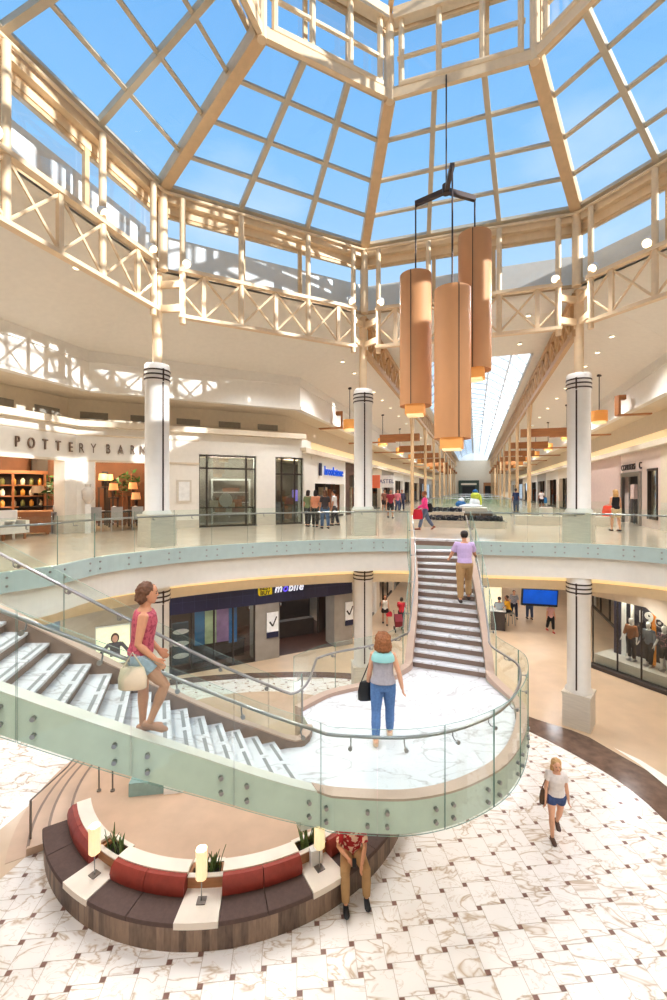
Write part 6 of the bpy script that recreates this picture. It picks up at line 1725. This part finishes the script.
        MB().tube([Hd(-.014, .0475, .029), Hd(0, .0535, .0275), Hd(.014, .0475, .029)], [.002*h, .0045*h, .002*h], 6).build('mouth', lm, t, smooth=True)
    # hair
    if hair:
        hm, ln, vol = hair      # ln: how far below the crown the hair falls (fraction of H)
        hb = MB(); g = .007 + vol
        hb.loft([(Hd(0, y - .012, z), Hd(rx + g, y, z) - Hd(0, y, z), Hd(0, y + ry + g*.3, z) - Hd(0, y, z)) for z, rx, ry, y in ((.066, .041, .046, -.012), (.09, .044, .054, -.008), (.113, .038, .048, -.004), (.127, .026, .034, -.004), (.135 + vol*.6, .01, .012, -.004))], 16)
        if ln > .07:
            zb = .13 - ln
            secs = [(.108, .040 + vol*.6, .034 + vol*.6), (.085, .046 + vol*.9, .036 + vol*.9), (.055, .048 + vol*1.2, .034 + vol), (.02, .050 + vol*1.4, .030 + vol)]
            if zb < -.01: secs += [(zb*.5, .050 + vol*1.2, .026 + vol*.8)]
            secs += [(zb + .012, .042 + vol*.9, .02 + vol*.7), (zb - .004, .028 + vol*.5, .012 + vol*.4), (zb - .014, .010, .006)]
            hb.loft([(Hd(0, -.034 - (0 if z > .03 else .006), z), Hd(w_, 0, 0) - Hd(0, 0, 0), Hd(0, d_, 0) - Hd(0, 0, 0)) for z, w_, d_ in secs], 14)
        else:
            hb.loft([(Hd(0, -.02, z), Hd(w_, 0, 0) - Hd(0, 0, 0), Hd(0, d_, 0) - Hd(0, 0, 0)) for z, w_, d_ in ((.1, .047, .043), (.06, .046, .038), (.035, .04, .028))], 14)
        ho = remesh_obj(hb, 'hair', hm, max(vox, .009), t, 2)
        if near:
            from mathutils import noise as _nz
            am = .012 if vol > .011 else .005
            for v in ho.data.vertices: v.co += v.normal*am*(_nz.noise(v.co*34) + .5*_nz.noise(v.co*80))
            ho.data.update()
    # top
    if top:
        tm, sl, hem = top[:3]; gw = (.017 if near else .022) if len(top) < 4 else top[3]
        cb = MB()
        i0 = {0: 3, 1: 2, 2: 1, 3: 0}[hem]
        secs = [(T(0, y*h, z), ax*(w*h + gw*(1.5 if z < .1 and len(top) > 4 else 1)), ay*(d*h + gw*(1.5 if z < .1 and len(top) > 4 else 1))) for z, w, d, y in tors[i0:7]]
        secs.append((T(0, -.003*h, .298), ax*(.072*h + gw*.6), ay*(.047*h + gw*.6)))
        cb.loft(secs, 18)
        for i, sx in ((0, -1), (1, 1)):
            s_, e, w = J['sh', i], J['el', i], J['wr', i]
            pts = [T(sx*shw*.55, 0, .27), s_]; rs = [.036*h + gw*.7, .036*h + gw*.7]
            if sl > 0:
                f = min(1, sl*2); pts += [s_.lerp(e, .5*f), s_.lerp(e, f)]; rs += [.031*h + gw*.7, .028*h + gw*.8]
                if sl > .5: f2 = (sl - .5)*2; pts += [e.lerp(w, f2*.5), e.lerp(w, f2)]; rs += [.026*h + gw*.5, .02*h + gw*.5]
                cb.tube(pts, rs, 12)
        remesh_obj(cb, 'top', tm, max(vox, .009), t, 2)
    if bottom:
        bm_, bl = bottom[:2]; gw = .014 if near else .018
        if len(bottom) > 2: gw = bottom[2]
        cb = MB()
        cb.loft([(T(0, y*h, z), ax*(w*h + gw*(1 if z < .02 else .45)), ay*(d*h + gw*(1 if z < .02 else .45))) for z, w, d, y in tors[0:4]], 18)
        for i in (0, 1):
            hp, k, a = J['hip', i], J['knee', i], J['ank', i]
            f = min(1, bl*2); pts = [hp + Vector((0, 0, .03*h)), hp, hp.lerp(k, .4*f), hp.lerp(k, f)]; rs = [.05*h + gw, .058*h + gw, .054*h + gw*1.0, (.055 - .018*f)*h + gw]
            if bl > .5: f2 = (bl - .5)*2; pts += [k.lerp(a, f2*.5), k.lerp(a, f2)]; rs += [.036*h + gw, .027*h + gw*1.1]
            cb.tube(pts, rs, 12)
        remesh_obj(cb, 'trousers' if bl > .6 else 'shorts', bm_, max(vox, .009), t, 2)
    if shoes:
        sm = mat('shoe %d_%d_%d' % shoes, shoes, .5)
        for i in (0, 1):
            a = J['ank', i]; sd_ = J['shin', i]; fw = J['fwd', i]; dn_ = Vector((0, fw.z, -fw.y)) if abs(fw.z) > .01 else Vector((0, 0, -1))
            if dn_.z > 0: dn_ = -dn_
            xx = Vector((1, 0, 0))
            o_ = a + dn_*.022*h
            MB().loft([(o_ + fw*s_*h, xx*w_*h, dn_*-1*hh*h) for s_, w_, hh in ((-.04, .012, .014), (-.032, .024, .022), (0, .027, .026), (.05, .030, .022), (.095, .030, .017), (.118, .022, .012), (.128, .008, .006))], 12).build('shoe', sm, t, smooth=True)
    a_ = math.atan2(face[0], face[1])
    t.location = Vector(loc); t.rotation_euler = (0, 0, -a_)
    W = Matrix.Translation(Vector(loc)) @ Matrix.Rotation(-a_, 4, 'Z')
    return t, {k: W @ v for k, v in J.items() if k[0] in ('wr', 'hand', 'sh', 'el', 'hip', 'knee', 'ank')}, W

def bag(label, hand, w, h, d, m, drop=.25, rz=0.0, name='handbag', cat='handbag', strap_to=None):
    top = Vector(hand) - Vector((0, 0, drop))
    t = thing(name, label, cat, top - Vector((0, 0, h)), rz); W = WM[t.name]
    mb = MB(); mb.loft([(Vector((0, 0, z)), Vector((w_, 0, 0)), Vector((0, d_, 0))) for z, w_, d_ in ((0, w*.44, d*.4), (h*.06, w*.5, d*.5), (h*.5, w*.52, d*.5), (h*.95, w*.42, d*.3), (h, w*.4, d*.22))], 16)
    mb.v = [W @ v for v in mb.v]; mb.build('pouch', m, t, smooth=True)
    mb = MB(); tp = Vector(strap_to or hand)
    a, b = W @ Vector((-w*.36, 0, h*.95)), W @ Vector((w*.36, 0, h*.95))
    mb.tube([a, a.lerp(tp, .6), tp, b.lerp(tp, .6), b], .009, 6); mb.build('strap', m, t, smooth=True)
    return t
denim = mat('blue denim', (92, 124, 172), .8, 0, .12, 30); khaki = mat('khaki cotton', (176, 140, 96), .8, 0, .06, 12); blackc = mat('black cloth', (30, 28, 32), .8, 0, .1)
HB = lambda c, n: mat('hair ' + n, c, .6, 0, .2, 30)
brown_h, blond_h, dark_h, red_h = HB((104, 68, 44), 'brown'), HB((200, 158, 104), 'blond'), HB((40, 30, 28), 'dark'), HB((150, 96, 56), 'auburn')

# 1 woman walking down the left flight
wp = at(141, 735, zk(8)); 
fd = Vector((Nn[6].x - Nn[10].x, Nn[6].y - Nn[10].y, 0)).normalized()
pw1, J1, W1 = human('woman in pink sleeveless top and denim shorts walking down the left stairs', (wp.x, wp.y, zk(8)), (fd.x, fd.y), 1.73, legs=((2, 3), (38, 60)), arms=((-6, 8, 48, 14), (-10, 9, 52, 12)), lean=5, sex='f', skin=1,
    top=(spotted('pink print blouse', (190, 92, 106), (156, 62, 82), 34, .55), 0, 1, .03), bottom=(mat('pale denim', (176, 190, 206), .8, 0, .1, 20), .22, .022), shoes=(176, 128, 100), hair=(brown_h, .125, .012), near=2)
bag('cream handbag hanging from the arm of the woman on the left stairs', J1['el', 1] + Vector((-.05, -.02, -.08)), .30, .24, .12, mat('cream leather', (226, 208, 182), .5), .16, 0.1)
# 2 woman walking on the landing, seen from behind
wp = at(383, 739, LZ); fd = Vector((.12, 1, 0)).normalized()
pw2, J2, W2 = human('woman in grey top with mint yoke and blue jeans walking across the landing', (wp.x, wp.y, LZ), (fd.x, fd.y), 1.68, legs=((-10, 14), (9, 4)), arms=((4, 12, 14, 0), (-8, 20, 12, 0)), lean=2, sex='f', skin=0,
    top=(mat('grey knit', (172, 166, 172), .85, 0, .06, 30), 0, 1, .036, 1), bottom=(denim, .93), shoes=(222, 190, 160), hair=(red_h, .165, .026), near=2)
yk2 = MB(); mx = MB(); T_ = lambda x, y, z: W2 @ Vector((x, y, z))
hz2 = J2['hip', 0].z - LZ
yk2.loft([(W2 @ Vector((0, -.012 + .0, hz2 + z*1.68)), W2.to_3x3() @ Vector((w, 0, 0)), W2.to_3x3() @ Vector((0, d, 0))) for z, w, d in ((.232, .192, .152), (.26, .188, .142), (.282, .178, .128), (.298, .150, .112), (.304, .135, .1))], 18)
yo = yk2; WM[pw2.name] = W2
yo.build('yoke', mat('mint satin', (158, 208, 206), .6, 0, .05), pw2, smooth=True)
bag('black leather shoulder bag at the left side of the woman on the landing', J2['wr', 0] + Vector((0, 0, .1)), .34, .30, .15, mat('black leather', (28, 28, 30), .45), .06, .3, strap_to=J2['sh', 0] + Vector((0, 0, .03)))
# 3 man climbing the upper flight
k3 = 8; wp = (LU[k3].lerp(RU[k3], .82) + LU[k3 + 1].lerp(RU[k3 + 1], .82))/2; fd = (LU[12] + RU[12] - LU[6] - RU[6]).normalized()
human('man in lilac shirt and khaki trousers climbing the central stairs', (wp.x, wp.y, zk(k3)), (fd.x, fd.y), 1.78, legs=((-4, 6), (24, 38)), arms=((14, 24, 50, 10), (30, 16, 42, 0)), lean=6, skin=1,
    top=(mat('lilac cotton', (202, 176, 216), .8, 0, .05, 20), .32, 1, .03), bottom=(khaki, .95, .02), shoes=(60, 48, 44), hair=(dark_h, .06, .004), near=1)
# 4 girl walking on the marble floor towards the camera
wp = at(556, 836, 0); fd = Vector((-.2, -1, 0)).normalized()
pw4, J4, W4 = human('young woman with long blond hair, white top and denim shorts walking on the marble floor', (wp.x, wp.y, 0), (fd.x, fd.y), 1.66, legs=((-14, 16), (12, 6)), arms=((-6, 12, 12, 0), (4, 12, 14, 0)), lean=2, sex='f', skin=0,
    top=(mat('white tee', (232, 222, 216), .85, 0, .06, 20), .22, 1, .036), bottom=(mat('dark denim', (66, 84, 128), .8, 0, .2, 12), .2, .022), shoes=(92, 66, 54), hair=(blond_h, .27, .0125), near=2)
bag('black and tan shoulder bag on the young woman on the marble floor', J4['el', 1] + Vector((-.03, 0, -.02)), .26, .30, .12, mat('tan and black leather', (92, 64, 40), .5, 0, .5, 5), .02, .4, strap_to=J4['sh', 1] + Vector((0, 0, .05)))
# 5 seated man on the bench
ang = 313; wp = BP(ang, 4.0, 0); fd = Vector((.06, -1, 0)).normalized()
pw5, J5, W5 = human('seated man in red floral shirt and khaki trousers on the curved bench', (wp.x, wp.y, 0), (fd.x, fd.y), 1.78, legs=((83, 76, 17), (80, 58, 10)), arms=((34, 6, 22, 22), (24, 16, 56, 44)), lean=8, skin=1, sit=.475 + .115, 
    top=(spotted('red floral cotton', (172, 30, 36), (240, 206, 180), 16, .55), .4, 2, .03), bottom=(khaki, .96, .02), shoes=(36, 36, 40), hair=(dark_h, .06, .004), near=2, headpitch=25)
WM_ph = thing('phone', 'black phone held by the seated man in the red floral shirt', 'phone', J5['hand', 1] + Vector((.03, -.03, .0)))
c = J5['hand', 1] + Vector((.03, -.03, .03)); MB().obox(c, (.035, 0, 0), (0, .04, .05), (0, -.003, .004)).build('case', M['black'], WM_ph)
c = BP(303.5, 3.72, .49)
t = thing('shopping_bag', 'small white paper shopping bag on the side table beside the seated man', 'bag', c, .4); W_ = WM[t.name]
mb = MB(); mb.box(0, 0, 0, .22, .12, .28); mb.v = [W_ @ v for v in mb.v]; mb.build('bag', mat('white paper', (244, 242, 240), .7, 0, .03), t)
mb = MB(); mb.tube([W_ @ Vector(p) for p in ((-.05, .0, .28), (-.03, 0, .38), (.03, 0, .38), (.05, 0, .28))], .006, 6); mb.build('handle', M['white'], t)

# upper floor walkers
def walker(px, py, label, face, H, z=UF, **kw):
    p = at(px, py, z); return human(label, (p.x, p.y, z), face, H, **kw)
c_ = lambda n, c: mat('cloth ' + n, c, .8, 0, .08, 20)
step1 = ((22, 8), (-18, 18)); stand = ((2, 3), (-2, 3))
t_, Jp, Wp = walker(425, 529.5, 'person in bright pink top and grey blue trousers striding across the upper floor', (-1, .1), 1.62, legs=step1, arms=((20, 12, 40, 0), (-20, 12, 20, 0)), sex='f', skin=2, top=(c_('pink', (240, 76, 150)), 1, 2), bottom=(c_('slate', (104, 116, 140)), .95), shoes=(150, 90, 70), hair=(red_h, .1, .006))
bag('red shopping bag carried in front by the person in bright pink', Jp['wr', 0], .4, .4, .16, c_('redbag', (196, 36, 60)), .05, .1, 'shopping_bag', 'bag')
bag('black shoulder bag on the back of the person in bright pink', Jp['sh', 1] + Vector((.15, .05, -.15)), .42, .36, .2, blackc, .05, .1)
t_, Jo, Wo = walker(615.5, 531, 'woman in black top and beige shorts on the upper floor before the pink wall', (.1, 1), 1.64, sex='f', legs=((6, 4), (-6, 6)), skin=0, top=(blackc, 0, 2), bottom=(c_('beige', (206, 184, 150)), .42, .03), shoes=(60, 40, 36), hair=(blond_h, .2, .012))
bag('coral red handbag on the arm of the woman in black before the pink wall', Jo['wr', 0] + Vector((-.05, -.05, .25)), .5, .42, .18, c_('coral', (238, 92, 66)), .05, .1)
for px, py, lab, tc, bc, hm, sx, fc in ((308, 526.5, 'person in olive top standing before the white shopfront, leftmost of the group', (120, 130, 90), (40, 40, 44), dark_h, 'f', (0.4, 1)), (315.5, 527, 'woman in salmon top before the white shopfront, second of the group', (216, 150, 116), (34, 32, 36), dark_h, 'f', (.2, 1)), (325, 528.5, 'woman in dark top and blue jeans before the white shopfront', (64, 56, 58), (80, 104, 140), brown_h, 'f', (-.3, 1)), (334.5, 525.5, 'man in white shirt entering the white shopfront', (240, 238, 236), (50, 50, 60), dark_h, 'm', (-1, .3))):
    walker(px, py, lab, fc, 1.62, sex=sx, legs=((8, 6), (-8, 8)), skin=1, top=(c_(lab[:12] + str(tc[0]), tc), .35, 2), bottom=(c_('b%d' % bc[2], bc), .95), hair=(hm, .16 if sx == 'f' else .05, .006))
for px, py, lab, tc, bc, sl, bl in ((384.5, 512, 'person in brown top far along the left corridor, left of three walkers', (130, 84, 70), (60, 50, 50), .3, .4), (390.5, 518, 'person in maroon and black far along the left corridor, nearest of the walkers', (140, 40, 56), (34, 34, 40), .3, .5), (397.5, 512.5, 'person in pink top far along the left corridor behind the walker in maroon', (206, 120, 130), (70, 80, 110), .3, .9), (402, 511, 'tall person in dark jacket at the right of the far corridor walkers', (70, 66, 86), (50, 56, 80), .9, .95)):
    walker(px, py, lab, (.1, -1), 1.66, legs=((10, 6), (-10, 12)), skin=1, top=(c_('w%d' % tc[0], tc), sl, 2), bottom=(c_('wb%d' % bc[2], bc), bl), hair=(dark_h, .07, .004))
walker(516, 512.5, 'man in navy shirt standing by the corridor posts on the right', (-.2, 1), 1.74, legs=stand, top=(c_('navy', (36, 50, 86)), .4, 2), bottom=(c_('denimdark', (60, 76, 104)), .95), hair=(dark_h, .05, .004), skin=2)
t_, Jq, _w = walker(541.5, 509, 'person in white top with a blue bag near the litter bin', (.2, 1), 1.66, legs=((8, 4), (-8, 8)), sex='f', top=(c_('wt', (236, 226, 224)), .3, 2), bottom=(blackc, .5), hair=(dark_h, .08, .004), skin=2)
bag('blue bag on the right arm of the person near the litter bin', Jq['wr', 1] + Vector((.05, 0, .2)), .4, .5, .2, c_('bluebag', (60, 130, 190)), .02)
# lower floor people
g = lambda px, py, lab, fc, H, **kw: walker(px, py, lab, fc, H, 0, **kw)
g(499.5, 629.5, 'man in grey shirt and khaki trousers leaning at the tall counter', (.25, 1), 1.72, legs=stand, arms=((30, 10, 60, 10), (30, 10, 60, 10)), lean=6, top=(c_('greysh', (150, 160, 166)), .35, 2), bottom=(khaki, .95), hair=(dark_h, .05, .004), skin=1)
p = at(509, 624, 0)
human('person in yellow shirt sitting on the bar stool at the tall counter', (p.x, p.y, 0), (-1, .2), 1.68, legs=((62, 60), (50, 70)), arms=((40, 8, 50, 10), (40, 8, 50, 10)), lean=10, sit=.78, top=(c_('yellow', (236, 178, 40)), .4, 2), bottom=(blackc, .95), hair=(dark_h, .07, .008), skin=2)
g(514, 617.5, 'man in navy and white striped shirt walking in the lower corridor', (-.2, -1), 1.62, legs=step1, top=(stripes('navy stripes', (44, 52, 96), (226, 226, 234), 5.5), .4, 2), bottom=(c_('darkj', (48, 54, 76)), .95), hair=(brown_h, .05, .004), skin=0)
g(529.5, 619, 'person in dark jeans standing behind the hanging blue screen', (.1, 1), 1.68, legs=((6, 4), (-6, 6)), top=(c_('whiteb', (220, 216, 214)), .5, 2), bottom=(c_('jeansd', (70, 78, 100)), .95), hair=(dark_h, .05, .004), skin=1)
g(550.5, 632, 'woman in pale pink top and black trousers right of the hanging screen', (-.1, -1), 1.52, sex='f', legs=((12, 6), (-12, 16)), top=(c_('palepink', (226, 180, 176)), .2, 2), bottom=(blackc, .85), shoes=(190, 40, 50), hair=(red_h, .16, .006), skin=0)
t_, Jw, _w = g(385, 624.5, 'woman in white top and dark shorts walking below, left of the central stairs', (-.1, -1), 1.62, sex='f', legs=((10, 4), (-10, 14)), top=(c_('cream', (238, 228, 216)), 0, 2), bottom=(c_('dshort', (60, 48, 46)), .25, .03), hair=(brown_h, .18, .008), skin=0)
bag('red handbag carried by the woman in white left of the central stairs', Jw['wr', 0], .34, .26, .14, c_('redhb', (190, 44, 60)), .06)
t_, Jr, _w = g(401.5, 627, 'person in red top and dark trousers beside a stroller left of the central stairs', (.3, 1), 1.6, legs=((10, 6), (-8, 10)), arms=((30, 8, 30, 0), (30, 8, 30, 0)), top=(c_('redtop', (196, 52, 62)), .4, 2), bottom=(c_('rdk', (56, 42, 48)), .95), hair=(dark_h, .12, .006), skin=1)
p = at(398.5, 631, 0)
t = thing('stroller', 'dark red stroller pushed by the person in the red top', 'stroller', p)
MB().obox((p.x, p.y, .55), (.2, 0, 0), (0, .28, .12), (0, -.05, .16)).build('seat', c_('strollred', (120, 36, 46)), t)
for sx_ in (-.2, .2):
    MB().tube([(p.x + sx_, p.y - .3, .1), (p.x + sx_, p.y + .35, 1.0)], .015, 6).build('frame', M['black'], t)
    for dy in (-.28, .22): MB().tube([(p.x + sx_ - .02, p.y + dy, .1), (p.x + sx_ + .02, p.y + dy, .1)], .1, 14).build('wheel', M['black'], t)
# shop mannequins on the window plinth
white_skin = 3
def mannequin(px, lab, tc, bc, bl, sl, pose, hem=2, hd=True):
    p = ept(px, .75); fdm = -en
    o, J_, _ = human(lab, (p.x, p.y, .5), (fdm.x, fdm.y), 1.72, legs=pose, arms=((6, 14, 16, 0), (10, 12, 30, 0)), sex='f', skin=0, top=(tc, sl, hem), bottom=(bc, bl), shoes=None, hair=None)
    o.name = 'mannequin'; o['category'] = 'mannequin'
    for ch in o.children:
        if ch.name.startswith('body'): ch.data.materials.clear(); ch.data.materials.append(mat('white mannequin shell', (240, 234, 226), .35, 0, .02))
    mb = MB(); mb.lathe([(.2, .5), (.2, .515), (.02, .52)], p.x, p.y, 18); WM[o.name] = Matrix.Translation(o.location) @ Matrix.Rotation(o.rotation_euler.z, 4, 'Z'); mb.build('base', M['steel'], o)
mannequin(631.5, 'white mannequin in rust brown top and black leggings, left in the fashion window', c_('rust', (150, 92, 48)), blackc, .95, .7, ((4, 4), (-4, 4)))
mannequin(649, 'white mannequin in grey jacket and black leggings, second in the fashion window', c_('greyj', (110, 116, 124)), blackc, .95, .9, ((10, 4), (-8, 6)))
mannequin(664.5, 'white mannequin in dark patterned top and black skirt at the right edge', spotted('dark floral', (52, 44, 52), (170, 120, 120), 20, .58), blackc, .55, .4, ((2, 3), (-2, 3)))
